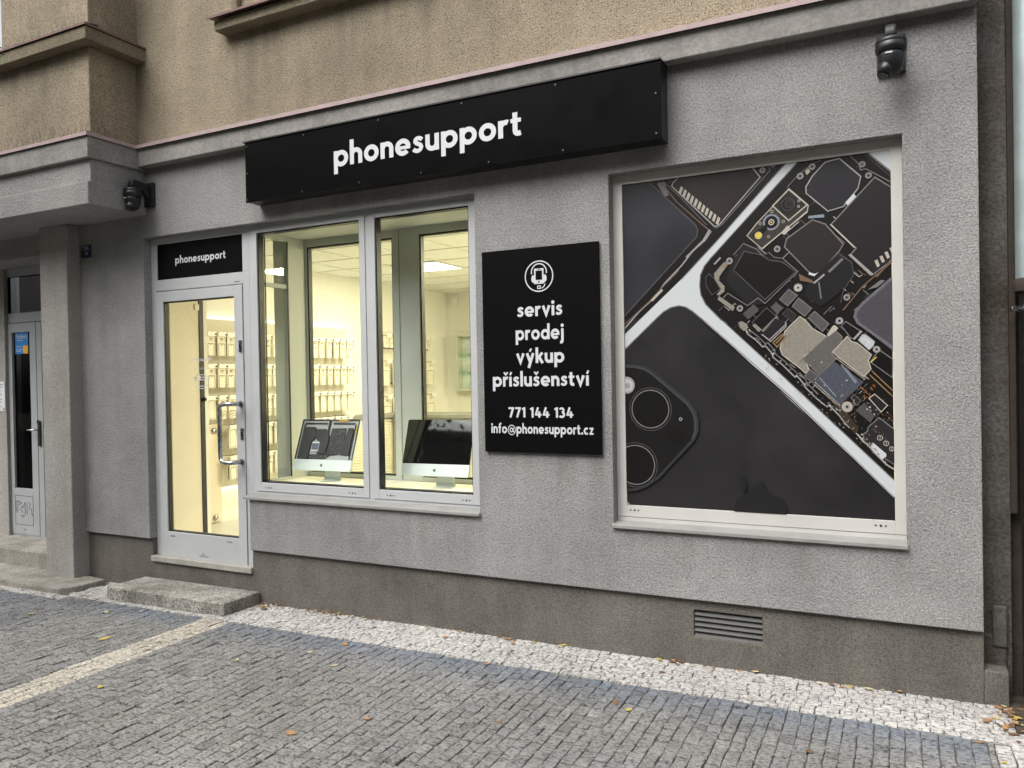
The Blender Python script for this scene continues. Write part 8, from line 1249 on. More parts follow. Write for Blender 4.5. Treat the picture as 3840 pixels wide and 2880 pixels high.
for i, (lx, ly, lab) in enumerate(((-4.725, 3.145, 'bright square ceiling lamp above the counter, seen in the right pane'), (-2.325, 2.54, 'square ceiling lamp over the middle of the shop'), (-1.125, 4.355, 'square ceiling lamp at the back of the shop'))):
    cl = thing('ceiling_light', (lx, ly, 2.9), lab, 'lamp', 'square ceiling lamps in the shop')
    MB().frame(lx - .298, lx + .298, 0, 0, .0, 0, 0) if False else None
    MB().box(lx - .285, lx + .285, ly - .285, ly + .285, 2.889, 2.8975).build('diffuser', M['panel'], cl)
    fr = MB()
    for a in ((lx - .298, lx - .286, ly - .298, ly + .298), (lx + .286, lx + .298, ly - .298, ly + .298), (lx - .286, lx + .286, ly - .298, ly - .286), (lx - .286, lx + .286, ly + .286, ly + .298)):
        fr.box(*a, 2.888, 2.8975)
    fr.build('lamp_frame', M['white'], cl)
    ld = bpy.data.lights.new('lamp_light', 'AREA')
    ld.shape = 'SQUARE'
    ld.size = .55
    ld.energy = INT_W * (.38, 1.25, 1.0)[i]
    ld.color = INT_COL
    lo = bpy.data.objects.new('lamp_light', ld)
    COL.objects.link(lo)
    lo.location = (0, 0, -.02)
    lo.parent = cl

# slat board with hooks, lit from behind
pb = thing('slat_board', (-6.0, 2.0, 1.4), 'large pale wall board of hooks lit from behind on the left shop wall', 'display')
MB().box(-6.02, -6.0, .55, 3.30, .60, 2.262).build('board', M['peg'], pb)
MB().box(-6.046, -6.030, .60, 3.27, 2.235, 2.25).box(-6.046, -6.030, 3.255, 3.27, 1.15, 2.25).box(-6.046, -6.030, .60, 3.27, .61, .625).build('led_strip', M['led'], pb)
MB().box(XL, -5.99, .55, 3.3, .27, .33).build('skirting', M['wallin'], pb)
cb = MB().box(XL + .002, -5.965, .62, 1.29, .285, 1.235)
tag(cb.build('low_cabinet', M['plaster'], bevel=.004), 'low cream cabinet with two round knobs seen through the shop door', 'cabinet')
cab = bpy.data.objects['low_cabinet']
for z in (1.17, .33):
    MB().lathe([(0, 0), (.024, .003), (.03, .012), (.022, .02), (0, .022)], (0, 0, 0), 16).build('cabinet_knob', M['steel'], cab, local=True)
    k = [c for c in cab.children][-1]
for k, z in zip(cab.children, (1.17, .33)):
    k.location = (-5.965, 1.20, z)
    k.rotation_euler = (0, R(90), 0)

ROWS = [(2.125, 'top'), (1.818, 'second'), (1.515, 'third'), (1.222, 'fourth'), (.922, 'bottom')]
ORD = ['first', 'second', 'third', 'fourth', 'fifth', 'sixth', 'seventh', 'eighth', 'ninth', 'tenth', 'eleventh', 'twelfth', 'thirteenth', 'fourteenth', 'fifteenth', 'sixteenth', 'seventeenth', 'eighteenth', 'nineteenth']


def round_rect(w, z0, z1, r, n=5, open_bottom=True):
    p = []
    p.append((-w, z0))
    for i in range(n + 1):
        a = math.pi - math.pi / 2 * i / n
        p.append((-w + r + r * math.cos(a), z1 - r + r * math.sin(a)))
    for i in range(n + 1):
        a = math.pi / 2 - math.pi / 2 * i / n
        p.append((w - r + r * math.cos(a), z1 - r + r * math.sin(a)))
    p.append((w, z0))
    if not open_bottom:
        p.append((-w, z0))
    return p


def stroke(mb, pts, x, wd=.0055):
    for a, b in zip(pts, pts[1:]):
        d = math.hypot(b[0] - a[0], b[1] - a[1]) or 1
        nx, nz = -(b[1] - a[1]) / d * wd / 2, (b[0] - a[0]) / d * wd / 2
        ex, ez = (b[0] - a[0]) / d * wd * .4, (b[1] - a[1]) / d * wd * .4
        mb.face([(x, a[0] - ex + nx, a[1] - ez + nz), (x, b[0] + ex + nx, b[1] + ez + nz), (x, b[0] + ex - nx, b[1] + ez - nz), (x, a[0] - ex - nx, a[1] - ez - nz)])


def make_pack(kind):
    """a flat carton hanging from its top edge at the origin, front towards +x"""
    o = thing('phone_case_pack', (0, 0, 0), 'x', 'phone case', 'boxed phone cases on the wall board')
    MB().box(-.012, 0, -.048, .048, -.20, -.004).box(-.008, -.005, -.026, .026, -.006, .022).build('carton', M['pack'], o, local=True)
    q = MB()
    X = .0006
    if kind == 0:
        stroke(q, round_rect(.037, -.199, -.085, .011), X)
        stroke(q, [(-.010, -.096), (.010, -.096)], X, .005)
    elif kind == 1:
        stroke(q, round_rect(.041, -.199, -.125, .016), X)
        for cy, cz in ((-.018, -.145), (-.018, -.177), (.016, -.161)):
            stroke(q, [(cy + .0135 * math.cos(t * math.pi / 8), cz + .0135 * math.sin(t * math.pi / 8)) for t in range(17)], X, .004)
    else:
        stroke(q, round_rect(.035, -.19, -.02, .012, open_bottom=False), X, .003)
        stroke(q, [(-.008, -.10), (.008, -.10)], X, .002)
    for z, w_ in ((-.035, .016), (-.044, .014), (-.058, .02)) if kind < 2 else ():
        stroke(q, [(-w_, z), (w_, z)], X, .006 if z > -.05 else .003)
    q.build('printed_outline', M['ink'], o, local=True)
    return o


protos = [make_pack(0), make_pack(1), make_pack(2)]
used = [False] * 3
rnd = random.Random(21)
for r_, (zt, rn) in enumerate(ROWS):
    for k in range(19):
        y = .965 + k * .1225 + rnd.uniform(-.008, .008)
        if y < 1.33 and zt < 1.3:
            continue
        kind = 0
        if r_ == 2:
            kind = 1 if 2 <= k <= 10 else 2
        if r_ == 3:
            kind = 2
        deep = rnd.choice([1, 1, 2, 2])
        tw = rnd.uniform(-.05, .05)
        hk = MB().tube([(-6.0, y, zt - .004), (-5.83, y, zt)], .0025, 5)
        hk.box(-5.832, -5.829, y - .055, y + .055, zt - .042, zt, 1)
        hk.box(-5.8288, -5.8284, y + .030, y + .052, zt - .034, zt - .016, 0)
        hk.box(-5.8288, -5.8284, y + .0545, y + .0565, zt - .042, zt, 0)
        hk.box(-5.835, -5.832, y + .045, y + .05, zt - .10, zt - .042, 0)
        hk.build('price_hook', [M['hook'], M['clear']], pb)
        for j in range(deep):
            if used[kind]:
                o = copy_tree(protos[kind])
            else:
                o = protos[kind]
                used[kind] = True
            yy = y + (0 if j == 0 else rnd.uniform(-.014, .010))
            o.location = (-5.850 - j * .028, yy, zt - .028 - (0 if j == 0 else rnd.uniform(-.004, .004)))
            o.rotation_euler = (rnd.uniform(-.015, .015), 0, tw if j == 0 else rnd.uniform(-.12, .12))
            what = ('boxed phone case with phone outline', 'boxed phone case with triple camera outline', 'plain boxed phone case')[kind]
            o['label'] = f'{what}, {"front" if j == 0 else "behind front"} on {rn} row, {ORD[k]} hook from door'

# second board with wider cartons further back
p2 = thing('accessory_board', (XL, 4.6, 1.7), 'pale accessory board with dark rails near the back corner of the shop', 'display')
MB().box(XL + .001, XL + .02, 3.95, 5.16, 1.15, 2.27).build('board', M['peg'], p2)
for z in (2.05, 1.585):
    MB().box(XL + .02, XL + .035, 3.95, 5.17, z - .006, z + .006).build('rail', M['hook'], p2)


def make_tab(kind):
    o = thing('tablet_case_pack', (0, 0, 0), 'x', 'tablet case', 'wide boxed cases on the accessory board')
    H, W_ = (.31, .095) if kind == 0 else (.15, .04)
    MB().box(-.02, 0, -W_, W_, -H, 0).build('carton', M['pack'], o, local=True)
    q = MB()
    if kind == 0:
        stroke(q, round_rect(.075, -H + .002, -.12, .008), .0006, .006)
        stroke(q, [(-.02, -.045), (.02, -.045)], .0006, .006)
        stroke(q, [(-.02, -.058), (.02, -.058)], .0006, .005)
    else:
        for c in (-.014, .014):
            stroke(q, [(c, -.10), (c, -.07)], .0006, .006)
    q.build('printed_outline', M['ink'], o, local=True)
    return o


ta, tb = make_tab(0), make_tab(1)
ua = ub = False
for zt, n, rn in ((2.20, 9, 'top'), (1.87, 5, 'middle'), (1.41, 5, 'bottom')):
    for k in range(n):
        y = 4.03 + k * (1.05 / (n - 1))
        src = tb if n == 9 else ta
        if n == 9:
            o = copy_tree(src) if ub else src
            ub = True
            o['category'] = 'cable pack'
            o['label'] = f'narrow cable pack, {ORD[k]} from the front on the top row of the accessory board'
        else:
            o = copy_tree(src) if ua else src
            ua = True
            o['label'] = f'wide boxed tablet case, {ORD[k]} from the front on the {rn} row of accessory board'
        o.location = (XL + .10 + rnd.uniform(0, .03), y, zt)
        o.rotation_euler = (0, 0, rnd.uniform(-.06, .06))
        hk = MB().tube([(XL + .02, y, zt + .006), (XL + .17, y, zt + .008)], .003, 5)
        hk.box(XL + .17, XL + .173, y - .05, y + .05, zt - .02, zt + .03, 1)
        hk.build('price_hook', [M['hook'], M['clear']], p2)
for o in protos + [ta, tb]:
    pass

# counter with ribbed front
ct = thing('shop_counter', (-4.0, 3.7, .27), 'cream ribbed shop counter with grey top behind the display window', 'counter')
path = [(-6.05, 2.73), (-5.62, 3.70), (-1.6, 3.70)]
c = MB()
for (xa, ya_), (xb, yb) in zip(path, path[1:]):
    dx, dy = xb - xa, yb - ya_
    L_ = math.hypot(dx, dy)
    nx, ny = -dy / L_, dx / L_
    z = .30
    while z < 1.12:
        c.slab([(xa + nx * .01, ya_ + ny * .01), (xb + nx * .01, yb + ny * .01), (xb + nx * .03, yb + ny * .03), (xa + nx * .03, ya_ + ny * .03)], z, z + .029)
        z += .034
c.build('ribbed_front', M['slat'], ct)
MB().slab([(-6.05, 2.80), (-5.645, 3.735), (-1.6, 3.735), (-1.6, 4.3), (-6.05, 4.3)], .27, 1.165).build('counter_body', M['slat'], ct)
MB().slab([(-6.05, 2.70), (-5.60, 3.675), (-1.58, 3.675), (-1.58, 4.32), (-6.05, 4.32)], 1.168, 1.205).build('counter_top', M['top'], ct, bevel=.003)
MB().box(-5.56, -5.52, 3.66, 3.70, .28, 1.167).build('corner_post', M['top'], ct)

# glass wall cabinet at the back
wc = thing('wall_cabinet', (-5.4, 5.7, 1.86), 'glazed wall cabinet with small white boxes on the back wall of the shop', 'cabinet')
MB().frame(-5.82, -4.95, 1.45, 2.275, .032, 5.58, 5.739).build('cabinet_frame', plain('pale_green_frame', (.62, .64, .55), .5), wc, bevel=.002)
for z in (1.72, 1.98):
    MB().box(-5.788, -4.982, 5.60, 5.73, z, z + .006).build('glass_shelf', glass('green_glass', (.75, .92, .85)), wc)
MB().box(-5.788, -4.982, 5.734, 5.7385, 1.482, 2.243).build('cabinet_back', plain('pale_mint_back', (.78, .84, .80), .5), wc)
for i, (x, z, hh) in enumerate(((-5.62, 1.986, .11), (-5.38, 1.986, .10), (-5.62, 1.726, .10), (-5.36, 1.726, .12), (-5.58, 1.482, .10), (-5.30, 1.482, .10))):
    o = MB().box(x - .045, x + .045, 5.64, 5.70, z + .0005, z + hh).build('small_box', M['white'], bevel=.003)
    tag(o, f'small white box {("left", "right")[i % 2]} on the {("top", "middle", "lowest")[i // 2]} level of the glazed wall cabinet', 'box', 'white boxes in the wall cabinet')
wsn = MB().box(-5.96, -5.86, 5.70, 5.739, 2.72, 2.86).build('motion_sensor', M['wallin'], bevel=.012)
tag(wsn, 'small cream motion sensor high on the back wall near the ceiling', 'sensor')


# ------------------------------------------------------------------ the two computers in the window
def emblem(mb, S, cx, cz, s, d, m=0):
    body = [(0, .74), (-.12, .80), (-.24, .82), (-.37, .77), (-.46, .66), (-.49, .5), (-.46, .33), (-.38, .16), (-.27, .03), (-.17, 0), (-.08, .03), (0, .05), (.08, .03), (.18, 0), (.28, .05), (.37, .17), (.43, .29), (.34, .36), (.29, .47), (.30, .58), (.36, .67), (.42, .71), (.34, .79), (.22, .82), (.10, .79)]
    leaf = [(0, .86), (.02, .96), (.10, 1.06), (.20, 1.1), (.19, .99), (.11, .89)]
    for pts in (body, leaf):
        mb.face([S(cx + x * s, cz + z * s, d) for x, z in pts], m)


def computer(x, yaw, tilt, label, opened, foot):
    W_, H_, CH = .526, .405, .085
    c = thing('desktop_computer', (x, .30, .880), label, 'computer', 'computers standing in the shop window', rz=yaw)
    st_, ct_ = math.sin(tilt), math.cos(tilt)
    Z0 = .088

    def S(u, v, d):                      # u across, v up the tilted face, d out towards the street
        return (u, v * st_ - d * ct_, Z0 + v * ct_ + d * st_)

    def panel(mb, pts, d0, d1, m=0):
        n = len(pts)
        vs = [S(u, v, d1) for u, v in pts] + [S(u, v, d0) for u, v in pts]
        mb.add(vs, [tuple(range(n)), tuple(range(2 * n - 1, n - 1, -1))] + [(i, i + n, (i + 1) % n + n, (i + 1) % n) for i in range(n)], m)

    def rr_(x0, x1, v0, v1, r, n=4, corners=(1, 1, 1, 1)):
        p = []
        for (cx, cv, a0, on) in ((x1 - r, v1 - r, 0, corners[0]), (x0 + r, v1 - r, 90, corners[1]), (x0 + r, v0 + r, 180, corners[2]), (x1 - r, v0 + r, 270, corners[3])):
            if on:
                p += [(cx + r * math.cos(R(a0 + 90 * i / n)), cv + r * math.sin(R(a0 + 90 * i / n))) for i in range(n + 1)]
            else:
                p.append((cx + r * (1 if a0 in (0, 270) else -1), cv + r * (1 if a0 in (0, 90) else -1)))
        return p
    h = MB()
    panel(h, rr_(-W_ / 2, W_ / 2, 0, H_, .014), -.020, -.004)
    panel(h, rr_(-W_ / 2 + .09, W_ / 2 - .09, .08, H_ - .08, .03), -.045, -.0201)
    h.build('housing', M['alu'], c, local=True)
    h = MB()
    panel(h, rr_(-W_ / 2, W_ / 2, 0, CH, .014, corners=(0, 0, 1, 1)), -.0039, .0)
    h.build('chin', M['alu'], c, local=True, bevel=.001)
    h = MB()
    emblem(h, S, 0, CH / 2 - .012, .024, .0004)
    h.build('emblem', M['ink'], c, local=True)
    h = MB()
    fo = [(.10, -.115 + foot[1], .0), (-.10, -.115 + foot[1], .0), (-.10, .075 + foot[1], .0), (.10, .075 + foot[1], .0)]
    prof = [(-.035, .0035), (.0, .006), (.012, .012), (.016, .03), (.014, .07), (.024, .12), (.04, .20)]
    vs = []
    for yy, zz in prof:
        k = .078 if zz < .02 else .068
        vs += [(foot[0] - k, yy + foot[1], zz), (foot[0] + k, yy + foot[1], zz)]
    for yy, zz in reversed(prof):
        k = .078 if zz < .02 else .068
        vs += [(foot[0] - k, yy + foot[1] + .004, zz - .003 if zz < .02 else zz), (foot[0] + k, yy + foot[1] + .004, zz - .003 if zz < .02 else zz)]
    n = len(vs) // 2
    h.add(vs, [(2 * i, 2 * i + 1, 2 * ((i + 1) % n) + 1, 2 * ((i + 1) % n)) for i in range(n)] + [tuple(2 * i for i in range(n)), tuple(2 * i + 1 for i in range(n - 1, -1, -1))])
    h.build('stand', M['alu'], c, local=True)
    x0, x1, v0, v1 = -W_ / 2 + .001, W_ / 2 - .001, CH + .001, H_ - .001
    if not opened:
        h = MB()
        panel(h, rr_(x0, x1, v0, v1, .013, corners=(1, 1, 0, 0)), -.0039, .0002)
        h.build('screen', M['screen'], c, local=True)
        return c
    h = MB()
    panel(h, [(x0 + .004, v0), (x1 - .004, v0), (x1 - .004, v1 - .010), (x0 + .004, v1 - .010)], -.0039, -.0037)
    h.build('inner_tray', M['tray'], c, local=True)
    U = lambda a: x0 + (x1 - x0) * a
    V = lambda b: v1 - (v1 - v0) * b
    h = MB()
    panel(h, [(U(a), V(b)) for a, b in ((0, .0), (1, .0), (1, .035), (.0, .035))], -.0039, .0003)
    panel(h, [(U(a), V(b)) for a, b in ((0, .036), (.022, .036), (.022, 1), (0, 1))], -.0039, .0003)
    panel(h, [(U(a), V(b)) for a, b in ((.985, .036), (1, .036), (1, 1), (.985, 1))], -.0039, .0003)
    h.build('black_rim', M['blackp'], c, local=True)
    h = MB()                                                      # dark foam line round the tray
    for k in range(30):
        t0 = k / 30
        panel(h, [(U(.055 + t0 * .40), V(.085 + (.01 if k % 3 else 0))), (U(.055 + (t0 + .03) * .40), V(.085)), (U(.055 + (t0 + .03) * .40), V(.125)), (U(.055 + t0 * .40), V(.125))], -.0039, .0012)
        panel(h, [(U(.56 + t0 * .37), V(.085)), (U(.56 + (t0 + .03) * .37), V(.085)), (U(.56 + (t0 + .03) * .37), V(.13)), (U(.56 + t0 * .37), V(.13 - (.012 if k % 4 == 0 else 0)))], -.0039, .0012)
        panel(h, [(U(.045 + (.008 if k % 2 else 0)), V(.13 + t0 * .86)), (U(.075), V(.13 + t0 * .86)), (U(.075), V(.13 + (t0 + .034) * .86)), (U(.045), V(.13 + (t0 + .034) * .86))], -.0039, .0012)
        panel(h, [(U(.935), V(.13 + t0 * .86)), (U(.955), V(.13 + t0 * .86)), (U(.955), V(.13 + (t0 + .034) * .86)), (U(.935), V(.13 + (t0 + .034) * .86))], -.0039, .0012)
    panel(h, [(U(.475), V(.03)), (U(.515), V(.03)), (U(.515), V(.34)), (U(.48), V(.36))], -.0039, .0016)
    h.build('cable_loom', M['blackp'], c, local=True)
    h = MB()
    panel(h, [(U(a), V(b)) for a, b in ((.08, .24), (.12, .20), (.25, .20), (.285, .24), (.285, .52), (.25, .56), (.235, .99), (.08, .99))], -.0036, .009)
    panel(h, [(U(a), V(b)) for a, b in ((.84, .22), (.92, .22), (.933, .26), (.933, .88), (.80, .88), (.80, .60))], -.0036, .008)
    h.build('speaker', M['part'], c, local=True)
    h = MB()
    fan = [(.36 + .075 * math.cos(R(a)), .38 + .13 * math.sin(R(a)) * -1) for a in range(20, 221, 20)]
    panel(h, [(U(a), V(b)) for a, b in [(.50, .30), (.44, .24)] + fan[2:] + [(.31, .50), (.40, .58), (.38, .86), (.52, .86), (.545, .60), (.545, .45)]], -.0036, .010)
    h.build('blower', M['part'], c, local=True)
    h = MB()
    for k in range(20):
        if k in (4, 11):
            continue
        a0, a1 = R(k * 18), R(k * 18 + 17)
        panel(h, [(U(.36 + q * math.cos(t)), V(.38 + q * 1.6 * math.sin(t))) for q, t in ((.035, a0), (.035, a1), (.05, a1), (.05, a0))], .0101, .011)
    h.build('blower_ring', M['blackp'], c, local=True)
    h = MB()
    panel(h, [(U(a), V(b)) for a, b in ((.55, .23), (.80, .22), (.80, .86), (.60, .90), (.52, .99), (.24, .99), (.25, .88), (.53, .87), (.55, .60))], -.0036, .002)
    h.build('logic_board', M['board'], c, local=True)
    h = MB()
    q2 = random.Random(9)
    for k in range(150):
        a, b = q2.uniform(.56, .79), q2.uniform(.25, .85)
        if k > 115:
            a, b = q2.uniform(.26, .56), q2.uniform(.90, .98)
        w1, w2 = q2.uniform(.002, .008), q2.uniform(.003, .010)
        panel(h, [(U(a), V(b)), (U(a + w1), V(b)), (U(a + w1), V(b + w2)), (U(a), V(b + w2))], .002, .0035, 0 if k % 5 else 1)
    h.build('solder_points', [M['tray'], M['white']], c, local=True)
    h = MB()
    panel(h, [(U(a), V(b)) for a, b in ((.27, .585), (.40, .585), (.40, .80), (.27, .80))], .0101, .0115, 0)
    panel(h, [(U(a), V(b)) for a, b in ((.275, .61), (.395, .61), (.395, .775), (.275, .775))], .0115, .012, 1)
    h.build('memory_card', [M['clear'], plain('blue_label', (.10, .13, .20), .4, var=.5, scale=60)], c, local=True)
    h = MB()
    panel(h, [(U(a), V(b)) for a, b in ((.645, .012), (.805, .012), (.805, .065), (.645, .065))], .0004, .0018)
    panel(h, [(U(a), V(b)) for a, b in ((.962, .16), (.983, .16), (.983, .38), (.962, .38))], .0004, .0018)
    h.build('amber_tape', M['amber'], c, local=True)
    return c


computer(-3.885, R(3.5), R(22), 'opened silver desktop computer showing its dark inner parts, left of the window mullion', True, (.045, .075))
computer(-2.885, R(4.2), R(18.5), 'silver desktop computer with blank black screen, right of the window mullion', False, (.045, .075))

# ------------------------------------------------------------------ fallen leaves and litter
LEAFC = dict(yellow=(.48, .37, .09), pale=(.48, .41, .24), orange=(.34, .19, .085), brown=(.17, .095, .05), green=(.17, .18, .06))
LM = {k: plain('fallen_leaf_' + k, c, .6, var=.3, scale=40) for k, c in LEAFC.items()}


def leaf_mesh(mb, rnd, s, c=(0, 0, 0), rz=0, m=0):
    n = 7
    L_, R_ = [], []
    curl = rnd.uniform(.1, .45)
    for i in range(n):
        t = i / (n - 1)
        w_ = .30 * math.sin(math.pi * min(1, t * 1.03)) ** .8 * (1.15 - .5 * t)
        L_.append((t - .5, w_, .25 * curl * w_ + curl * (t - .5) ** 2))
        R_.append((t - .5, -w_, .25 * curl * w_ + curl * (t - .5) ** 2 * rnd.uniform(.8, 1.2)))
    mid = [(i / (n - 1) - .5, 0, curl * (i / (n - 1) - .5) ** 2 * .9) for i in range(n)]
    cs, sn = math.cos(rz), math.sin(rz)
    tr = lambda p: (c[0] + s * (p[0] * cs - p[1] * sn), c[1] + s * (p[0] * sn + p[1] * cs), c[2] + s * p[2])
    vs = [tr(p) for p in L_ + mid + R_]
    fs = []
    for i in range(n - 1):
        fs += [(i, i + 1, n + i + 1, n + i), (n + i, n + i + 1, 2 * n + i + 1, 2 * n + i)]
    mb.add(vs, fs, m, True)
    a, b = tr((-.5, 0, curl * .22)), tr((-.72, .03, curl * .3))
    mb.tube([a, b], s * .012, 4, m)


rnd = random.Random(6)
LEAVES = [(-5.624, -.814, 'yellow', .075, 'yellow leaf lying far left on the grey setts'), (-4.601, -.972, 'yellow', .085, 'large yellow leaf left of the pale diagonal strip of setts'), (-3.873, -1.52, 'yellow', .06, 'yellow leaf just right of the pale strip, low in the picture'),
          (-5.133, -.569, 'pale', .06, 'pale leaf in front of the left end of the concrete step'), (-4.903, -.464, 'pale', .055, 'small pale leaf close before the concrete step front'), (-4.198, -.879, 'green', .055, 'olive green leaf on the pale diagonal strip of setts'),
          (-2.52, -1.532, 'orange', .075, 'long orange leaf on bare grey setts at the bottom of the picture'), (-3.176, -.657, 'pale', .05, 'pale yellow leaf near the blue grey edge row, right of the strip'), (-3.491, -.92, 'pale', .05, 'whitish leaf on grey setts right of the pale strip'),
          (-2.895, -.77, 'pale', .055, 'dull beige leaf below the white setts in front of the lit window'), (-3.071, -.458, 'orange', .075, 'orange leaf where grey setts meet the white ones, below the window'), (-5.285, -1.158, 'pale', .06, 'pale leaf at the left edge of the picture'),
          (-3.899, -.638, 'green', .045, 'small olive leaf right where the pale strip leaves the step'), (-4.156, -.634, 'orange', .05, 'brownish orange leaf on the top of the pale strip'), (-1.266, -.631, 'brown', .06, 'curled reddish brown leaf beside a yellow one, centre right'),
          (-1.181, -.691, 'yellow', .055, 'yellow leaf beside the curled reddish brown one, centre right'), (-2.294, -1.264, 'orange', .05, 'small orange leaf alone on the middle of the grey setts'), (-1.683, -1.059, 'brown', .05, 'dark brown leaf on grey setts below the info board'),
          (-2.099, -.419, 'orange', .05, 'orange leaf on the border of white and grey setts below the info board'), (-2.56, -.113, 'orange', .055, 'orange brown leaf on the white setts, left one by the plinth'), (-2.119, -.05, 'orange', .05, 'orange brown leaf on the white setts close to the plinth, below the info board'),
          (-1.161, -.163, 'brown', .05, 'red brown leaf on the white setts left of the vent'), (.29, -.417, 'orange', .055, 'orange leaf on the blue grey setts at the right edge'), (.362, -.581, 'yellow', .04, 'bright yellow leaf on the white setts at the lower right corner'), (-.356, -.787, 'brown', .05, 'brown leaf on grey setts at the bottom right')]
for x, y, c, s, lab in LEAVES:
    mb = MB()
    leaf_mesh(mb, rnd, s * .85)
    o = mb.build('fallen_leaf', LM[c], local=True)
    o.location = (x, y, gz(x) + .004)
    o.rotation_euler = (rnd.uniform(-.15, .15), rnd.uniform(-.15, .15), rnd.uniform(0, 6.28))
    tag(o, lab, 'leaf', 'fallen leaves on the pavement')
lt = MB()
keys = list(LEAFC)
for (cx, cy, sx, sy, n) in ((-4.13, -.03, .10, .06, 34), (-3.55, .005, .25, .02, 26), (-5.70, -.38, .22, .07, 30), (-5.5, -.03, .08, .04, 14), (.425, -.12, .03, .10, 34), (.55, -.14, .08, .07, 26), (-1.5, .012, 1.7, .012, 70), (-6.9, -.43, .6, .03, 26)):
    for _ in range(n):
        x, y = rnd.gauss(cx, sx), rnd.gauss(cy, sy)
        y = min(y, .022) if x < .45 else y
        if -5.45 < x < -4.24 and y > -.34:
            continue
        if x < -5.9 and y > -.40:
            continue
        leaf_mesh(lt, rnd, rnd.uniform(.012, .048), (x, y, gz(x) + rnd.uniform(.002, .012)), rnd.uniform(0, 6.28), rnd.choices(range(5), (1, 2, 4, 5, 0))[0])
o = lt.build('leaf_litter', [LM[k] for k in keys])
o['kind'] = 'stuff'
o['label'] = 'dry brown leaf litter gathered along the foot of the wall and step'
# soil in the corner by the downpipe
s = MB()
s.slab([(.447, -.25), (.90, -.25), (.90, .2), (.447, .2)], -.03, gz(.6) + .001)
setting(s.build('bare_soil', plain('dark_soil', (.055, .042, .03), .95, var=.4, scale=25, bump=.01, bscale=60)))

# ------------------------------------------------------------------ street tree whose twig reaches into the picture
tr = thing('street_tree', (-6.9, -3.4, gz(-6.9)), 'green street tree whose leaf tip shows at the upper left edge', 'tree')
mb = MB()
mb.tube([(-6.9, -3.4, -.1), (-6.88, -3.38, .4), (-6.93, -3.36, 1.6), (-6.85, -3.4, 2.9), (-6.8, -3.35, 4.2), (-6.85, -3.3, 5.4)], [.17, .13, .12, .11, .08, .03], 12)
limbs = [[(-6.85, -3.4, 2.7), (-5.9, -3.0, 3.1), (-4.9, -2.5, 3.25), (-3.98, -2.09, 3.24)], [(-6.85, -3.4, 2.9), (-7.7, -3.9, 3.9), (-8.3, -4.2, 4.8)], [(-6.82, -3.38, 3.4), (-7.2, -2.5, 4.3), (-7.5, -2.0, 5.0)], [(-6.8, -3.36, 3.8), (-6.0, -3.9, 4.6), (-5.6, -4.3, 5.2)]]
for lb in limbs:
    mb.tube(lb, [.055, .035, .02, .005][:len(lb)] if len(lb) == 4 else [.05, .03, .008], 8)
mb.build('trunk', M['bark'], tr)
cr = MB()
cl = []
for _ in range(95):
    a, b_ = rnd.uniform(0, 6.28), rnd.uniform(-1, 1)
    r_ = rnd.uniform(.5, 1) ** .5
    cl.append((-7.0 + 1.5 * r_ * math.cos(a) * math.sqrt(1 - b_ * b_), -3.4 + 1.5 * r_ * math.sin(a) * math.sqrt(1 - b_ * b_), 4.9 + 1.3 * r_ * b_))
cl += [(-5.6, -2.9, 3.2), (-5.2, -2.7, 3.3), (-4.8, -2.5, 3.3), (-4.45, -2.32, 3.3)]


def leaf_quad(mb, p, s, rnd):
    d = Vector((rnd.gauss(0, 1), rnd.gauss(0, 1), rnd.gauss(-.3, .7))).normalized()
    n = d.orthogonal().normalized()
    n.rotate(Matrix.Rotation(rnd.uniform(0, 6.28), 3, d))
    p = Vector(p)
    mb.face([p - d * s, p + n * s * .5, p + d * s, p - n * s * .5])


for c in cl:
    for _ in range(42):
        leaf_quad(cr, (c[0] + rnd.gauss(0, .2), c[1] + rnd.gauss(0, .2), c[2] + rnd.gauss(0, .16)), rnd.uniform(.03, .06), rnd)
for _ in range(26):
    leaf_quad(cr, (-3.85 + rnd.gauss(0, .035), -2.03 + rnd.gauss(0, .03), 3.20 + rnd.gauss(0, .028)), rnd.uniform(.010, .022), rnd)
cr.build('crown', M['leafg'], tr)


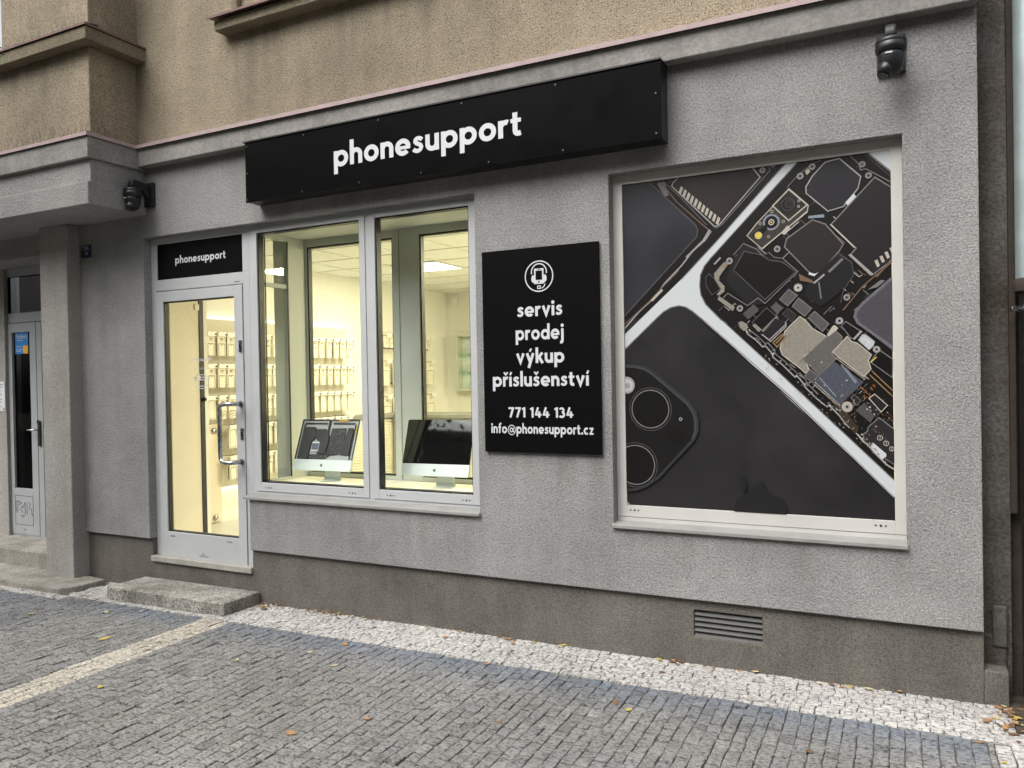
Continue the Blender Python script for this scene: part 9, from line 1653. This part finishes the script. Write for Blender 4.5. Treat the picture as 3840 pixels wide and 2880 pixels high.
# ------------------------------------------------------------------ the other side of the street, house and hedge added to darken reflections
ho = thing('added_opposite_house', (-4, -17, 0), 'unseen house added across the street to darken reflections and low sky', 'house')  # out of view, added to cut the low sky and darken reflections
hb = MB().box(-34, 26, -22, -17, -.5, 12).box(-34, 26, -16.999, -16.8, 4.0, 4.3)
hb.build('wall', plain('brown_house_wall', (.10, .085, .07), .9, var=.3, scale=1), ho)
hw_ = MB()
for i in range(14):
    for k in range(3):
        hw_.box(-33 + i * 4.2, -31.6 + i * 4.2, -16.97, -16.9, 1.0 + k * 3.1, 2.9 + k * 3.1)
hw_.build('window_panes', M['screen'], ho)
ot = thing('roadside_tree', (0, 0, 0), 'leafy tree across the street, mirrored in the dark screen and glass', 'tree', 'trees across the street')
mb = MB()
mb.tube([(0, 0, -.3), (0.03, 0, 1.2), (-.04, .05, 2.8), (.05, 0, 4.5), (0, 0, 6.6)], [.22, .17, .15, .12, .04], 10)
for a in range(5):
    mb.tube([(0, 0, 2.6 + a * .4), (1.1 * math.cos(a * 1.3), 1.1 * math.sin(a * 1.3), 3.9 + a * .4), (2.0 * math.cos(a * 1.3 + .2), 2.0 * math.sin(a * 1.3 + .2), 4.6 + a * .45)], [.07, .04, .012], 6)
mb.build('trunk', M['bark'], ot, local=True)
cr = MB()
for _ in range(7500):
    a, b_, r_ = rnd.uniform(0, 6.28), rnd.uniform(-1, 1), rnd.random() ** .45
    q = math.sqrt(1 - b_ * b_)
    bump_ = 1 + .22 * math.sin(3 * a + 5 * b_)
    leaf_quad(cr, (2.9 * r_ * q * math.cos(a) * bump_, 2.3 * r_ * q * math.sin(a) * bump_, 5.2 + 3.2 * r_ * b_ * bump_), rnd.uniform(.06, .13), rnd)
cr.build('crown', M['leafg'], ot, local=True)
for i, (x, y, rz) in enumerate(((-15.5, -11, .3), (-10.2, -10.4, 1.7), (-5.4, -11.2, 2.9), (-.6, -10.6, 4.1), (4.4, -11.1, 5.0), (9.6, -10.7, .9))):
    o = ot if i == 0 else copy_tree(ot)
    o.location = (x, y, gz(x))
    o.rotation_euler = (0, 0, rz)
hg = thing('hedge', (-4, -13.5, 0), 'unseen hedge added across the street to darken the reflections in the glass', 'hedge')  # out of view, added to darken what the glass reflects
cr = MB()
for _ in range(5200):
    leaf_quad(cr, (rnd.uniform(-26, 18), -13.5 + rnd.gauss(0, .35), rnd.uniform(.0, 2.2)), rnd.uniform(.10, .18), rnd)
cr.box(-26, 18, -13.9, -13.4, -.3, 1.9)
cr.build('foliage', M['leafg'], hg)
